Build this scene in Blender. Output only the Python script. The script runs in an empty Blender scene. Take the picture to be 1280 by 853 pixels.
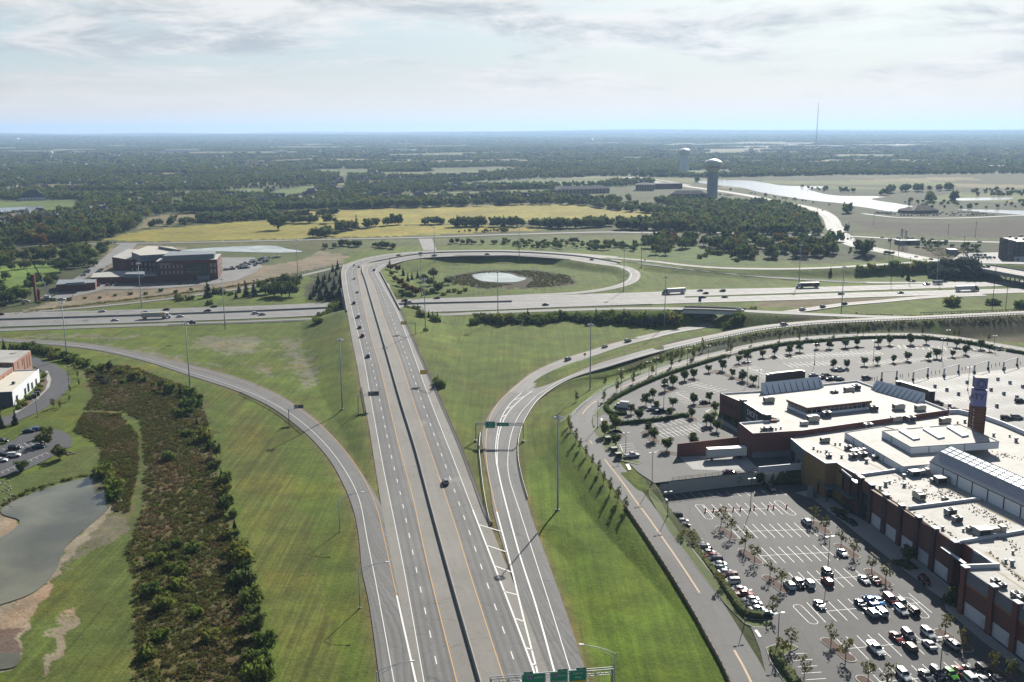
import bpy,bmesh,math,random
import numpy as np
from mathutils import Vector,Matrix
random.seed(7);RNG=np.random.default_rng(7)
S=bpy.context.scene;COL=S.collection
# ------------------------------------------------------------------ camera
F=1244.0;CAMH=119.0;CX,CY=640.0,426.5
TH=math.atan((CY-163.2)/F);RHO=math.atan(6.2/1280)
FW=np.array([0,math.cos(TH),-math.sin(TH)]);_r=np.array([1.,0,0]);_u=np.cross(_r,FW)
RV=_r*math.cos(RHO)-_u*math.sin(RHO);UV_=_u*math.cos(RHO)+_r*math.sin(RHO);CP=np.array([0,0,CAMH])
cd=bpy.data.cameras.new('camera');cam=bpy.data.objects.new('camera',cd);COL.objects.link(cam)
cd.sensor_width=36;cd.lens=36*F/1280;cd.clip_start=1;cd.clip_end=120000
cam.matrix_world=Matrix(((RV[0],UV_[0],-FW[0],0),(RV[1],UV_[1],-FW[1],0),(RV[2],UV_[2],-FW[2],CAMH),(0,0,0,1)))
S.camera=cam
S.view_settings.view_transform='Standard';S.view_settings.look='None';S.view_settings.exposure=1.05;S.view_settings.gamma=1
S.render.engine='CYCLES';S.cycles.use_denoising=True
S.cycles.max_bounces=5;S.cycles.diffuse_bounces=2;S.cycles.glossy_bounces=2;S.cycles.transmission_bounces=2
S.cycles.volume_bounces=0;S.cycles.transparent_max_bounces=6
# ------------------------------------------------------------------ sky and sun
SUN_AZ,SUN_EL=math.radians(20),math.radians(30)  # to the right of the view direction (+Y)
w=bpy.data.worlds.new('World');S.world=w;w.use_nodes=True
def world():
 nt=w.node_tree;N=nt.nodes;N.clear();L=nt.links.new
 out=N.new('ShaderNodeOutputWorld');bg=N.new('ShaderNodeBackground');bg.inputs[1].default_value=0.05
 sky=N.new('ShaderNodeTexSky');sky.sky_type='NISHITA';sky.sun_disc=False
 sky.sun_elevation=SUN_EL;sky.sun_rotation=SUN_AZ;sky.altitude=200;sky.air_density=1.0;sky.dust_density=1.2;sky.ozone_density=1.0
 tc=N.new('ShaderNodeTexCoord');sp=N.new('ShaderNodeSeparateXYZ');L(tc.outputs['Generated'],sp.inputs[0])
 def math_(op,a,b=None,c=False):
  m=N.new('ShaderNodeMath');m.operation=op;m.use_clamp=c
  for i,v in enumerate((a,b)):
   if v is None:continue
   if isinstance(v,(int,float)):m.inputs[i].default_value=v
   else:L(v,m.inputs[i])
  return m.outputs[0]
 z=math_('MAXIMUM',sp.outputs[2],0.0);k=math_('ADD',z,0.15)
 cv=N.new('ShaderNodeCombineXYZ');L(math_('DIVIDE',sp.outputs[0],k),cv.inputs[0]);L(math_('DIVIDE',sp.outputs[1],k),cv.inputs[1])
 def noise(sc,det,rough,off):
  mp=N.new('ShaderNodeMapping');mp.inputs['Location'].default_value=off;L(cv.outputs[0],mp.inputs[0])
  n=N.new('ShaderNodeTexNoise');n.inputs['Scale'].default_value=sc;n.inputs['Detail'].default_value=det;n.inputs['Roughness'].default_value=rough;n.inputs['Distortion'].default_value=0.35
  L(mp.outputs[0],n.inputs['Vector']);return n.outputs[0]
 def ramp(f,a,b):
  r=N.new('ShaderNodeMapRange');r.interpolation_type='SMOOTHSTEP';r.clamp=True
  r.inputs[1].default_value=a;r.inputs[2].default_value=b;L(f,r.inputs[0]);return r.outputs[0]
 gap=N.new('ShaderNodeMapRange');gap.inputs[1].default_value=0.16;gap.inputs[2].default_value=0.5;gap.inputs[3].default_value=0.0;gap.inputs[4].default_value=0.17;L(z,gap.inputs[0])  # the cloud sheet breaks up overhead
 cover=ramp(math_('SUBTRACT',noise(0.80,11,0.60,(3.1,7.4,0)),gap.outputs[0]),0.43,0.56)
 shade=ramp(noise(1.9,11,0.66,(8.2,1.3,0)),0.40,0.66)
 dt=N.new('ShaderNodeVectorMath');dt.operation='DOT_PRODUCT';L(tc.outputs['Generated'],dt.inputs[0]);dt.inputs[1].default_value=(math.sin(SUN_AZ)*math.cos(SUN_EL),math.cos(SUN_AZ)*math.cos(SUN_EL),math.sin(SUN_EL))
 fwd=N.new('ShaderNodeMapRange');fwd.inputs[1].default_value=-0.6;fwd.inputs[2].default_value=0.9;fwd.inputs[3].default_value=0.40;fwd.inputs[4].default_value=1.06;L(dt.outputs['Value'],fwd.inputs[0])
 def mix(f,a,b):
  m=N.new('ShaderNodeMix');m.data_type='RGBA'
  if isinstance(f,float):m.inputs[0].default_value=f
  else:L(f,m.inputs[0])
  for i,v in((6,a),(7,b)):
   if isinstance(v,tuple):m.inputs[i].default_value=(*v,1)
   else:L(v,m.inputs[i])
  return m.outputs[2]
 cloud=mix(shade,(8.5,8.5,8.45),(5.0,5.5,5.85))
 low=ramp(z,0.0,0.085)  # the pale milky band above the horizon
 thin=N.new('ShaderNodeMapRange');thin.inputs[1].default_value=0.05;thin.inputs[2].default_value=0.35;thin.inputs[3].default_value=0.8;thin.inputs[4].default_value=0.0;L(z,thin.inputs[0])
 lit=N.new('ShaderNodeVectorMath');lit.operation='SCALE';L(cloud,lit.inputs[0]);L(fwd.outputs[0],lit.inputs['Scale'])
 base=mix(cover,mix(thin.outputs[0],sky.outputs[0],(5.0,6.3,7.0)),lit.outputs[0])
 pale=N.new('ShaderNodeVectorMath');pale.operation='SCALE';pale.inputs[0].default_value=(8.7,7.9,7.0);L(fwd.outputs[0],pale.inputs['Scale'])
 tot=mix(low,pale.outputs[0],base)
 L(tot,bg.inputs[0]);L(bg.outputs[0],out.inputs[0])
world()
sd=bpy.data.lights.new('sun','SUN');sd.energy=5.0;sd.angle=math.radians(0.5);sd.color=(1,0.95,0.86)
sun=bpy.data.objects.new('sun',sd);COL.objects.link(sun)
sv=Vector((math.sin(SUN_AZ)*math.cos(SUN_EL),math.cos(SUN_AZ)*math.cos(SUN_EL),math.sin(SUN_EL)))
sun.rotation_euler=sv.to_track_quat('Z','Y').to_euler()
# ------------------------------------------------------------------ points from the photograph onto a plane of height z
def W(px,py,z=0.):
 d=FW*F+RV*(px-CX)+UV_*(CY-py);t=(z-CAMH)/d[2];return CP+d*t
def cr(ox,oy,s,pts):return[(ox+p[0]/s,oy+p[1]/s)+tuple(p[2:])for p in pts]
def catmull(P,n):
 P=np.asarray(P,float)
 if len(P)<3:
  t=np.linspace(0,1,n)[:,None];return P[0]+(P[-1]-P[0])*t
 Q=np.vstack([2*P[0]-P[1],P,2*P[-1]-P[-2]])
 d=np.sqrt(np.maximum(np.linalg.norm(np.diff(Q,axis=0),axis=1),1e-6));T=np.concatenate([[0],np.cumsum(d)])
 tt=np.linspace(T[1],T[-2],n);out=[]
 for t in tt:
  i=min(max(np.searchsorted(T,t,'right')-1,1),len(Q)-3)
  t0,t1,t2,t3=T[i-1:i+3];p0,p1,p2,p3=Q[i-1:i+3]
  a1=(t1-t)/(t1-t0)*p0+(t-t0)/(t1-t0)*p1;a2=(t2-t)/(t2-t1)*p1+(t-t1)/(t2-t1)*p2;a3=(t3-t)/(t3-t2)*p2+(t-t2)/(t3-t2)*p3
  b1=(t2-t)/(t2-t0)*a1+(t-t0)/(t2-t0)*a2;b2=(t3-t)/(t3-t1)*a2+(t-t1)/(t3-t1)*a3
  out.append((t2-t)/(t2-t1)*b1+(t-t1)/(t2-t1)*b2)
 return np.array(out)
def resample(P,step):
 L=np.linalg.norm(np.diff(np.asarray(P,float)[:,:2],axis=0),axis=1).sum()
 n=max(3,int(L/step)+1);C=catmull(P,max(n*3,30))
 s=np.concatenate([[0],np.cumsum(np.linalg.norm(np.diff(C[:,:2],axis=0),axis=1))]);t=np.linspace(0,s[-1],n)
 return np.stack([np.interp(t,s,C[:,k])for k in range(3)],1)
def perp(P):
 d=np.gradient(P[:,:2],axis=0);d/=np.maximum(np.linalg.norm(d,axis=1),1e-9)[:,None];return np.stack([d[:,1],-d[:,0]],1)
def inpoly(x,y,poly):
 poly=np.asarray(poly,float);r=np.zeros(np.shape(x),bool);j=len(poly)-1
 for i in range(len(poly)):
  xi,yi=poly[i][:2];xj,yj=poly[j][:2]
  if yi!=yj:r^=((yi>y)!=(yj>y))&(x<(xj-xi)*(y-yi)/(yj-yi)+xi)
  j=i
 return r
def segdist(x,y,P,closed=False):
 """distance to a polyline and the interpolated third coordinate there"""
 best=np.full(np.shape(x),1e9);zz=np.zeros(np.shape(x));n=len(P)
 for i in range(n if closed else n-1):
  a=P[i];b=P[(i+1)%n];dx,dy=b[0]-a[0],b[1]-a[1];l=dx*dx+dy*dy+1e-9
  t=np.clip(((x-a[0])*dx+(y-a[1])*dy)/l,0,1);d=np.hypot(x-a[0]-t*dx,y-a[1]-t*dy)
  m=d<best;best=np.where(m,d,best)
  if len(a)>2:zz=np.where(m,a[2]+t*(b[2]-a[2]),zz)
 return best,zz
# ------------------------------------------------------------------ materials
MATS={}
def nodes(m):
 nt=m.node_tree;return nt,nt.nodes,nt.links.new,nt.nodes['Principled BSDF']
def alb(c):k=0.62+0.13*max(c);return tuple(x*k for x in c)
def mat(name,col,rough=0.7,var=0.12,scale=0.6,metal=0.0,spec=0.35,fine=0.0,emit=None):
 """a plain surface with worn, uneven colour"""
 if name in MATS:return MATS[name]
 col=alb(col)
 m=bpy.data.materials.new(name);m.use_nodes=True;MATS[name]=m
 nt,N,L,b=nodes(m)
 b.inputs['Roughness'].default_value=rough;b.inputs['Metallic'].default_value=metal;b.inputs['Specular IOR Level'].default_value=spec
 if var:
  tc=N.new('ShaderNodeTexCoord');n=N.new('ShaderNodeTexNoise');n.inputs['Scale'].default_value=scale;n.inputs['Detail'].default_value=6;n.inputs['Roughness'].default_value=0.65
  L(tc.outputs['Object'],n.inputs['Vector'])
  r=N.new('ShaderNodeMapRange');r.inputs[1].default_value=0.25;r.inputs[2].default_value=0.75;r.inputs[3].default_value=1-var;r.inputs[4].default_value=1+var;L(n.outputs[0],r.inputs[0])
  v=N.new('ShaderNodeVectorMath');v.operation='SCALE';v.inputs[0].default_value=col;L(r.outputs[0],v.inputs['Scale']);L(v.outputs[0],b.inputs['Base Color'])
 else:b.inputs['Base Color'].default_value=(*col,1)
 if emit:b.inputs['Emission Color'].default_value=(*col,1);b.inputs['Emission Strength'].default_value=emit
 return m
def pavement(name,col,rough=0.75,streak=0.10,blot=0.12,spec=0.3,lanes=0.0,crack=0.35):
 """road surface: UV is metres across and along, tyre-polished lanes run along it"""
 col=alb(col);m=bpy.data.materials.new(name);m.use_nodes=True;MATS[name]=m
 nt,N,L,b=nodes(m);b.inputs['Roughness'].default_value=rough;b.inputs['Specular IOR Level'].default_value=spec
 uv=N.new('ShaderNodeUVMap');tc=N.new('ShaderNodeTexCoord')
 def noise(vec,sx,sy,det=5,rg=0.6):
  mp=N.new('ShaderNodeMapping');mp.inputs['Scale'].default_value=(sx,sy,1 if vec is uv else sx);L(vec.outputs[0]if vec is uv else tc.outputs['Object'],mp.inputs[0])
  n=N.new('ShaderNodeTexNoise');n.inputs['Scale'].default_value=1;n.inputs['Detail'].default_value=det;n.inputs['Roughness'].default_value=rg;L(mp.outputs[0],n.inputs['Vector']);return n.outputs[0]
 def rng(f,a,b_,lo,hi):
  r=N.new('ShaderNodeMapRange');r.inputs[1].default_value=a;r.inputs[2].default_value=b_;r.inputs[3].default_value=lo;r.inputs[4].default_value=hi;L(f,r.inputs[0]);return r.outputs[0]
 def mul(a,c):
  x=N.new('ShaderNodeMath');x.operation='MULTIPLY';L(a,x.inputs[0]);L(c,x.inputs[1]);return x.outputs[0]
 f=mul(rng(noise(uv,0.9,0.004),0.3,0.7,1-streak,1+streak),rng(noise(tc,0.05,0.05),0.3,0.7,1-blot,1+blot))
 f=mul(f,rng(noise(tc,0.9,0.9,6,0.75),0.3,0.7,0.90,1.10))
 pv=N.new('ShaderNodeTexVoronoi');pv.inputs['Scale'].default_value=1;mp=N.new('ShaderNodeMapping');mp.inputs['Scale'].default_value=(0.27,0.035,1);L(uv.outputs[0],mp.inputs[0]);L(mp.outputs[0],pv.inputs['Vector']);sx_=N.new('ShaderNodeSeparateColor');L(pv.outputs['Color'],sx_.inputs[0]);f=mul(f,rng(sx_.outputs[0],0,1,1-blot*0.6,1+blot*0.6))  # slabs and patches
 vo=N.new('ShaderNodeTexVoronoi');vo.feature='DISTANCE_TO_EDGE';vo.inputs['Scale'].default_value=0.11;nd=N.new('ShaderNodeTexNoise');nd.inputs['Scale'].default_value=0.25;nd.inputs['Detail'].default_value=4
 va=N.new('ShaderNodeVectorMath');va.operation='MULTIPLY_ADD';L(tc.outputs['Object'],nd.inputs['Vector']);L(nd.outputs['Color'],va.inputs[0]);va.inputs[1].default_value=(9,9,0);L(tc.outputs['Object'],va.inputs[2]);L(va.outputs[0],vo.inputs['Vector'])
 f=mul(f,rng(vo.outputs['Distance'],0.0,0.012,1-crack,1.0))
 if lanes:  # two darker wheel paths and an oil line in every lane
  se=N.new('ShaderNodeSeparateXYZ');L(uv.outputs[0],se.inputs[0])
  def op(o,a,b_=None):
   x=N.new('ShaderNodeMath');x.operation=o
   for i,v_ in enumerate((a,b_)):
    if v_ is None:continue
    if isinstance(v_,(int,float)):x.inputs[i].default_value=v_
    else:L(v_,x.inputs[i])
   return x.outputs[0]
  c2=op('COSINE',op('MULTIPLY',op('ADD',se.outputs[0],-0.95),2*math.pi/1.83));f=mul(f,rng(mul(op('MAXIMUM',c2,0.0),rng(noise(uv,0.3,0.012),0.3,0.7,0.3,1.0)),0,1,1.03,1-lanes))
 v=N.new('ShaderNodeVectorMath');v.operation='SCALE';v.inputs[0].default_value=col;L(f,v.inputs['Scale']);L(v.outputs[0],b.inputs['Base Color'])
 return m
def leafmat(name,cols,transl=0.42,big=0.35):
 """foliage: hue and lightness differ from plant to plant and clump to clump"""
 m=bpy.data.materials.new(name);m.use_nodes=True;MATS[name]=m
 nt=m.node_tree;N=nt.nodes;N.clear();L=nt.links.new
 out=N.new('ShaderNodeOutputMaterial');oi=N.new('ShaderNodeObjectInfo');rp=N.new('ShaderNodeValToRGB')
 e=rp.color_ramp.elements
 while len(e)<len(cols):e.new(0.5)
 for i,c in enumerate(cols):e[i].position=i/(len(cols)-1);e[i].color=(*alb(c),1)
 L(oi.outputs['Random'],rp.inputs[0])
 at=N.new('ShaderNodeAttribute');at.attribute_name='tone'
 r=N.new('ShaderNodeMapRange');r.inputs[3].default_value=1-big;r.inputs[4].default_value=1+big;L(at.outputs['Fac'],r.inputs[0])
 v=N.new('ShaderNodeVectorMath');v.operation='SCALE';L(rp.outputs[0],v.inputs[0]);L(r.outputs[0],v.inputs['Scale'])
 d=N.new('ShaderNodeBsdfDiffuse');t=N.new('ShaderNodeBsdfTranslucent');x=N.new('ShaderNodeMixShader');x.inputs[0].default_value=transl
 L(v.outputs[0],d.inputs[0]);L(v.outputs[0],t.inputs[0]);L(d.outputs[0],x.inputs[1]);L(t.outputs[0],x.inputs[2]);L(x.outputs[0],out.inputs[0])
 return m
# ------------------------------------------------------------------ objects
def link(name,me,m=None,parent=None,kind=None,label=None,cat=None,group=None,loc=None,rz=None):
 o=bpy.data.objects.new(name,me);COL.objects.link(o)
 if m is not None and me is not None:
  for x in(m if isinstance(m,(list,tuple))else[m]):me.materials.append(x)
 if parent is not None:o.parent=parent
 if loc is not None:o.location=loc
 if rz is not None:o.rotation_euler=(0,0,rz)
 if kind:o['kind']=kind
 if label:o['label']=label
 if cat:o['category']=cat
 if group:o['group']=group
 return o
def thing(name,label,cat,loc=(0,0,0),rz=0,group=None):return link(name,None,loc=loc,rz=rz,label=label,cat=cat,group=group)
def copy_tree(o,loc,rz,label=None,scale=None,group=None):
 c=o.copy();COL.objects.link(c);c.location=loc;c.rotation_euler=(0,0,rz)
 if label:c['label']=label
 if group:c['group']=group
 if scale:c.scale=(scale,)*3 if isinstance(scale,(int,float))else scale
 for ch in o.children:
  d=ch.copy();COL.objects.link(d);d.parent=c
  for g in ch.children:
   e=g.copy();COL.objects.link(e);e.parent=d
 return c
class MB:
 """collects vertices and faces for one mesh"""
 def __init__(s):s.v=[];s.f=[];s.m=[];s.uv=None
 def add(s,vs,fs,mi=0):
  o=len(s.v);s.v+=[tuple(map(float,p))for p in vs];s.f+=[tuple(i+o for i in f)for f in fs];s.m+=[mi]*len(fs);return s
 def box(s,c,size,rz=0,mi=0,top=1.0,bottom=True):
  x,y,z=(k/2 for k in size);cs,sn=math.cos(rz),math.sin(rz);vs=[]
  for dz in(-1,1):
   k=top if dz>0 else 1
   for dx,dy in((-1,-1),(1,-1),(1,1),(-1,1)):
    a,b=dx*x*k,dy*y*k;vs.append((c[0]+a*cs-b*sn,c[1]+a*sn+b*cs,c[2]+dz*z))
  fs=[(4,5,6,7),(0,1,5,4),(1,2,6,5),(2,3,7,6),(3,0,4,7)]
  if bottom:fs.append((3,2,1,0))
  return s.add(vs,fs,mi)
 def prism(s,poly,z0,z1,mi=0,mtop=None,cap=True):
  """poly: counter-clockwise or clockwise list of (x, y); z0/z1 numbers or lists"""
  P=[tuple(p[:2])for p in poly];n=len(P)
  a=sum(P[i][0]*P[(i+1)%n][1]-P[(i+1)%n][0]*P[i][1]for i in range(n))
  za=z0 if isinstance(z0,(list,tuple))else[z0]*n;zb=z1 if isinstance(z1,(list,tuple))else[z1]*n
  if a<0:P=P[::-1];za=list(za)[::-1];zb=list(zb)[::-1]
  vs=[(x,y,z)for(x,y),z in zip(P,za)]+[(x,y,z)for(x,y),z in zip(P,zb)]
  s.add(vs,[(i,(i+1)%n,n+(i+1)%n,n+i)for i in range(n)],mi)
  if cap:s.add(vs[n:],[tuple(range(n))],mi if mtop is None else mtop)
  return s
 def tube(s,pts,r,n=8,mi=0,caps=True):
  rs=r if isinstance(r,(list,tuple))else[r]*len(pts);rings=[];P=[Vector(p)for p in pts]
  for i,p in enumerate(P):
   t=(P[min(i+1,len(P)-1)]-P[max(i-1,0)]).normalized();a=t.orthogonal().normalized()
   if abs(t.z)<0.99:a=t.cross(Vector((0,0,1))).normalized()
   b=t.cross(a);rings.append([p+(a*math.cos(2*math.pi*k/n)+b*math.sin(2*math.pi*k/n))*rs[i]for k in range(n)])
  fs=[(i*n+k,i*n+(k+1)%n,(i+1)*n+(k+1)%n,(i+1)*n+k)for i in range(len(P)-1)for k in range(n)]
  if caps:fs+=[tuple(range(n))[::-1],tuple(range((len(P)-1)*n,len(P)*n))]
  return s.add([v for g in rings for v in g],fs,mi)
 def lathe(s,prof,n=24,c=(0,0,0),mi=0):
  vs=[(c[0]+r*math.cos(2*math.pi*k/n),c[1]+r*math.sin(2*math.pi*k/n),c[2]+z)for r,z in prof for k in range(n)]
  return s.add(vs,[(i*n+k,i*n+(k+1)%n,(i+1)*n+(k+1)%n,(i+1)*n+k)for i in range(len(prof)-1)for k in range(n)],mi)
 def mesh(s,name,smooth=False):
  me=bpy.data.meshes.new(name);me.from_pydata(s.v,[],s.f)
  if any(s.m):me.polygons.foreach_set('material_index',s.m)
  if s.uv is not None:
   u=me.uv_layers.new(name='UVMap');li=np.zeros(len(me.loops),np.int32);me.loops.foreach_get('vertex_index',li);u.data.foreach_set('uv',np.asarray(s.uv,np.float32)[li].ravel())
  if smooth:me.polygons.foreach_set('use_smooth',[True]*len(me.polygons))
  me.update();return me
 def obj(s,name,m,parent=None,smooth=False,**k):return link(name,s.mesh(name,smooth),m,parent,**k)
def flat(name,P,m,**k):
 """a flat or gently warped sheet given as world points (x, y, z), triangulated"""
 bm=bmesh.new();vs=[bm.verts.new(tuple(map(float,p)))for p in P];f=bm.faces.new(vs);bm.normal_update()
 if f.normal.z<0:f.normal_flip()
 bmesh.ops.triangulate(bm,faces=[f]);me=bpy.data.meshes.new(name);uv=bm.loops.layers.uv.new('UVMap')
 for ff in bm.faces:
  for l in ff.loops:l[uv].uv=(l.vert.co.x,l.vert.co.y)
 bm.to_mesh(me);bm.free();return link(name,me,m,**k)
def ribbon(mb,P,hw,dz=0.0,thick=0.0,off=0.0):
 """band of half-width hw along P (n,3)"""
 n=perp(P);hw=np.broadcast_to(hw,(len(P),));Lf=P.copy();Rt=P.copy()
 Lf[:,:2]+=n*(off-hw)[:,None];Rt[:,:2]+=n*(off+hw)[:,None];Lf[:,2]+=dz;Rt[:,2]+=dz
 return strip(mb,Lf,Rt,thick)
def strip(mb,Lf,Rt,thick=0.0):
 n=len(Lf);s=np.concatenate([[0],np.cumsum(np.linalg.norm(np.diff(Lf[:,:2],axis=0),axis=1))]);wd=np.linalg.norm(Rt[:,:2]-Lf[:,:2],axis=1)
 vs=[];uv=[]
 for i in range(n):
  row=[Lf[i],Rt[i]];ru=[(0,s[i]),(wd[i],s[i])]
  if thick:row=[Lf[i]-[0,0,thick]]+row+[Rt[i]-[0,0,thick]];ru=[ru[0]]+ru+[ru[1]]
  vs+=row;uv+=ru
 k=4 if thick else 2
 fs=[(i*k+j,i*k+j+1,(i+1)*k+j+1,(i+1)*k+j)for i in range(n-1)for j in range(k-1)]
 mb.add(vs,fs)
 mb.uv=(mb.uv or[])+uv
 return mb
def dashes(P,on,cycle,phase=0.0):
 s=np.concatenate([[0],np.cumsum(np.linalg.norm(np.diff(P[:,:2],axis=0),axis=1))]);out=[];a=phase
 while a+on<s[-1]:
  t=np.linspace(a,a+on,3);out.append(np.stack([np.interp(t,s,P[:,k])for k in range(3)],1));a+=cycle
 return out
# ================================================================== the setting: relief
def pw(L):return np.array([W(*p)for p in L])
def z129(px,py):
 if py>=357:return float(np.interp(py,[357,385,420,470,530,600],[7.2,7.0,6.2,4.0,1.6,0]))
 return float(np.interp(px,[430,500,640,775,860],[7.2,7.2,5.6,4.2,4.0]))
def w129(L):
 Q=catmull(np.array([(p[0],p[1],0.0)for p in L]),6*len(L));return np.array([W(p[0],p[1],z129(p[0],p[1]))for p in Q])
BAR=[(600,852.5),(560,712.5),(536,625),(520,565),(500,500),(480,430),(467.5,387.5),(457,352),(452.5,337.5),(456,332),(483,325),(527,318),(594,315.5),(661,316.5),(728,321.5),(775,329)]
LYEL=[(571,852.5),(536,712.5),(515,617.5),(500,562.5),(488,512.5),(476,462.5),(465,425),(456,387.5),(449,352),(447.5,337),(453,330.5),(480,322.8),(527,316.9),(594,314.7),(661,315.5),(728,320.3)]
LWHI=[(530,852.5),(505,712.5),(492.5,650),(478.7,582.5),(463.7,500),(455,450),(449.5,425),(440,387.5),(433,352),(433,338),(443,329),(472,321.4),(525,315.5),(594,313.9),(661,314.4),(728,318.9)]
LEDG=[(520,853),(478,640),(470,590),(458.7,520),(451,485),(447.5,462.5),(440,425),(433.7,390),(428,357),(427,340),(430,332),(445,325.8),(470,319.8),(500,316.2),(530,314.2),(570,313),(640,312.8),(728,317.5),(775,321)]
RYEL=[(631,852.5),(586,712.5),(570,660),(545,585),(516,500),(497.5,442.5),(480,397.5),(467.5,357.5),(459,338),(464,331.5),(488,326),(529,319.2),(594,316.7),(661,317.6),(728,322.8),(775,330.3)]
RWHI=[(667.5,840),(640,765),(615,700),(591,637.5),(570,582.5),(537.5,500),(510,425),(495,387.5),(477,354),(469.5,339.5),(475,333),(492,328),(532,321.5),(594,318.6),(661,319.5),(715,323.5),(752,329.5)]
REDG=[(690,853),(650,749),(607.5,642.5),(580,570),(550,500),(527.5,450),(500,387.5),(484,357),(475,340),(480,334.5),(495,329.3),(520,323.6),(570,320.4),(614,319.9),(640,319.9),(715,325),(751,329.5),(771,335)]
AL=[(0,427),(101,435),(175,450),(235,469),(296,489),(336,507.5),(377.5,537.5),(410,572.5),(430,607.5),(442.5,640),(449,675),(452.5,712.5),(461,752.5),(475,853)]
AR=[(0,422.5),(101,428.5),(188,443.7),(235,455.5),(302,474),(349,494),(386,517.5),(422.5,552.5),(445,582.5),(458,600),(480,640),(530,853)]
def zb(px,py):return float(np.interp(px,[650,667,710,740,785,835,880,981,1100,1280],[0,0,1.5,3,5,6.3,7.2,8,8.3,8.3]))if py<484 else 0.0
BL=[(688,853),(650,749),(617.5,642),(612.5,610),(605,570),(602.5,545),(606,530),(615,512.5),(635,490),(665,466),(700,450),(735,439),(780,426),(825,420)]
BM_R=[(667.5,482),(690,467.5),(715,455),(750,442.5),(785,431),(825,421.5)]  # nose, right side of the upper branch
BM_L=[(667.5,483.5),(710,467.8),(740,457),(785,443.5),(835,430.5),(880,421.5)]  # nose, left side of the lower branch
BR=[(736,853),(720,802),(707.5,765),(682.5,695),(662.5,640),(652.5,600),(646,570),(647.5,545),(657.5,520),(677.5,495),(710,475),(760,459),(810,444),(880,426)]
LOWER=[(835,434.5,6.3),(880,424,7.2),(900,420,7.4),(947,410.8,7.8),(981,406.6,8),(1025,402.8,8.2),(1100,399.3,8.3),(1174,396,8.3),(1280,391,8.3),(1360,387,8.3)]
UPPER=[(800,423.5,0),(845,413.5,0),(876,408.5,0),(912,401,0),(950,395,0.3),(987,390,0.4),(1016,386,0.3),(1056,380.5,0.2),(1100,376.8,0.1),(1158,371.5,0),(1230,368.5,0)]
COLLR=[(-60,415,0),(0,412.7,0),(130,408.3,0),(200,406,0),(320,402,0),(400,398.8,0),(480,396,0),(552,393.5,0),(640,389.8,1.2),(720,387.3,3.6),(780,385.8,6),(850,386,7.6),(900,387.3,8),(971,390.8,8.1),(1040,394,8.2),(1105,396.2,8.3),(1150,397,8.3)]
RA1=[(728,319.5,4.6),(775,323,4.2),(814,326.6,4.0),(860,332,4.0),(900,335,4.2),(950,336.2,4.6),(997,336,5),(1050,334,5.6),(1100,331,6.2),(1150,328,6.8)]
RA2=[(762,325.5,4.3),(785,328,4.0),(814,331,3.5),(876,338,2.5),(957,346,1),(1025,350.5,0.4),(1080,353,0),(1160,353.5,0),(1224,353,0)]
LOOP=[(715,324,5.0),(751,329.8,4.5),(775,333,4.1),(791,339,3.4),(793.5,346,2.6),(786,353.5,1.8),(760,361,0.9),(720,366.3,0.3),(668,369,0),(600,372.5,0),(560,374.5,0)]
LIB=[(780,221.5,0),(860,233.5,0),(897.5,238.6,0),(940,245.5,0),(963,250.6,0),(1001,257.6,0),(1022,263,0),(1036,271,0),(1043,284,0),(1056,299,0),(1076,308,1.5),(1122.5,317.5,4.5),(1166,326,6.6),(1214,332,7.4),(1249,337.5,7.6),(1285,344,7.6),(1340,353.5,7.6),(1380,360,7.6)]
LIBB=[(1166,325,6.6),(1200,327.5,6.6),(1240,328.5,6),(1330,330,5)]
RING=[(960,900,0),(930,835,0),(905,792,0),(893,771,0.2),(858,716,1.3),(832,678,2.3),(808,644,3.2),(795,627,3.6),(778,603,4.1),(760,580,4.4),(741,556,4.5),(730,540,4.5),(726,529,4.5),(730,515,4.5),(740,505,4.5),(760,492.5,4.5),(800,475,4.5),(835,460.5,4.5),(880,447.5,4.5),(907,441,4.5),(942,432.5,4.5),(982,426,4.5),(1023,422,4.5),(1050,420.5,4.5),(1096,418.8,4.5),(1152,418.8,4.5),(1190,422,4.5),(1227,428,4.5),(1280,437,4.5),(1330,446,4.5)]
MILL=[(-40,312),(60,307),(147,304.5),(200,304),(330,301.2),(420,299.3),(516,297.2),(640,293.2),(760,290.3),(804,291),(857,290),(906,291.5),(961,292.6),(1027,294.3),(1072,296),(1153,300.6),(1247,303),(1330,306)]
FARR=[(520,229.8),(580,228),(640,225),(743,222),(785,221),(805,223),(835,227),(862,232)]
REST=[(1078,267),(1095,269.3),(1122,272),(1175,273),(1219,272),(1262,270),(1330,268)]
FRONT=[(-40,397),(14,392),(109,384.5),(208,374),(255,367.3),(330,356),(370,346.5),(406,338),(440,330)]
UPLOT=[(741,531),(741,521),(748,509.5),(765,497.5),(803,480),(838,466),(882,452.5),(920,444),(960,436),(1020,427.5),(1080,424),(1150,424),(1200,429),(1240,437),(1300,447),(1420,470),(1420,545),(1060,562),(1003,584),(920,592.4),(850,600.3),(830,602.3),(818,604),(797,590),(765,558)]
LOWLOT=[(816,616),(845,612),(1003,605.5),(1020,606),(1080,636),(1115,660),(1260,790),(1420,930),(1000,960),(978,900),(958,845),(950,812),(938,782),(905,735),(870,690),(845,655),(828,632)]
w_up=pw([p+(4.5,)for p in UPLOT]);w_low=pw(LOWLOT)
B129=w129(BAR);i_a=6;i_b=7
EMB=[]  # (polyline with z, half width)
EMB.append((resample(w129(BAR[:7]+[(466.2,384.5)]),12)-[0,0,0.25],18,0.27))
EMB.append((resample(w129([(458,355.5)]+BAR[8:]),12)-[0,0,0.15],15,0.33))
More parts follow.
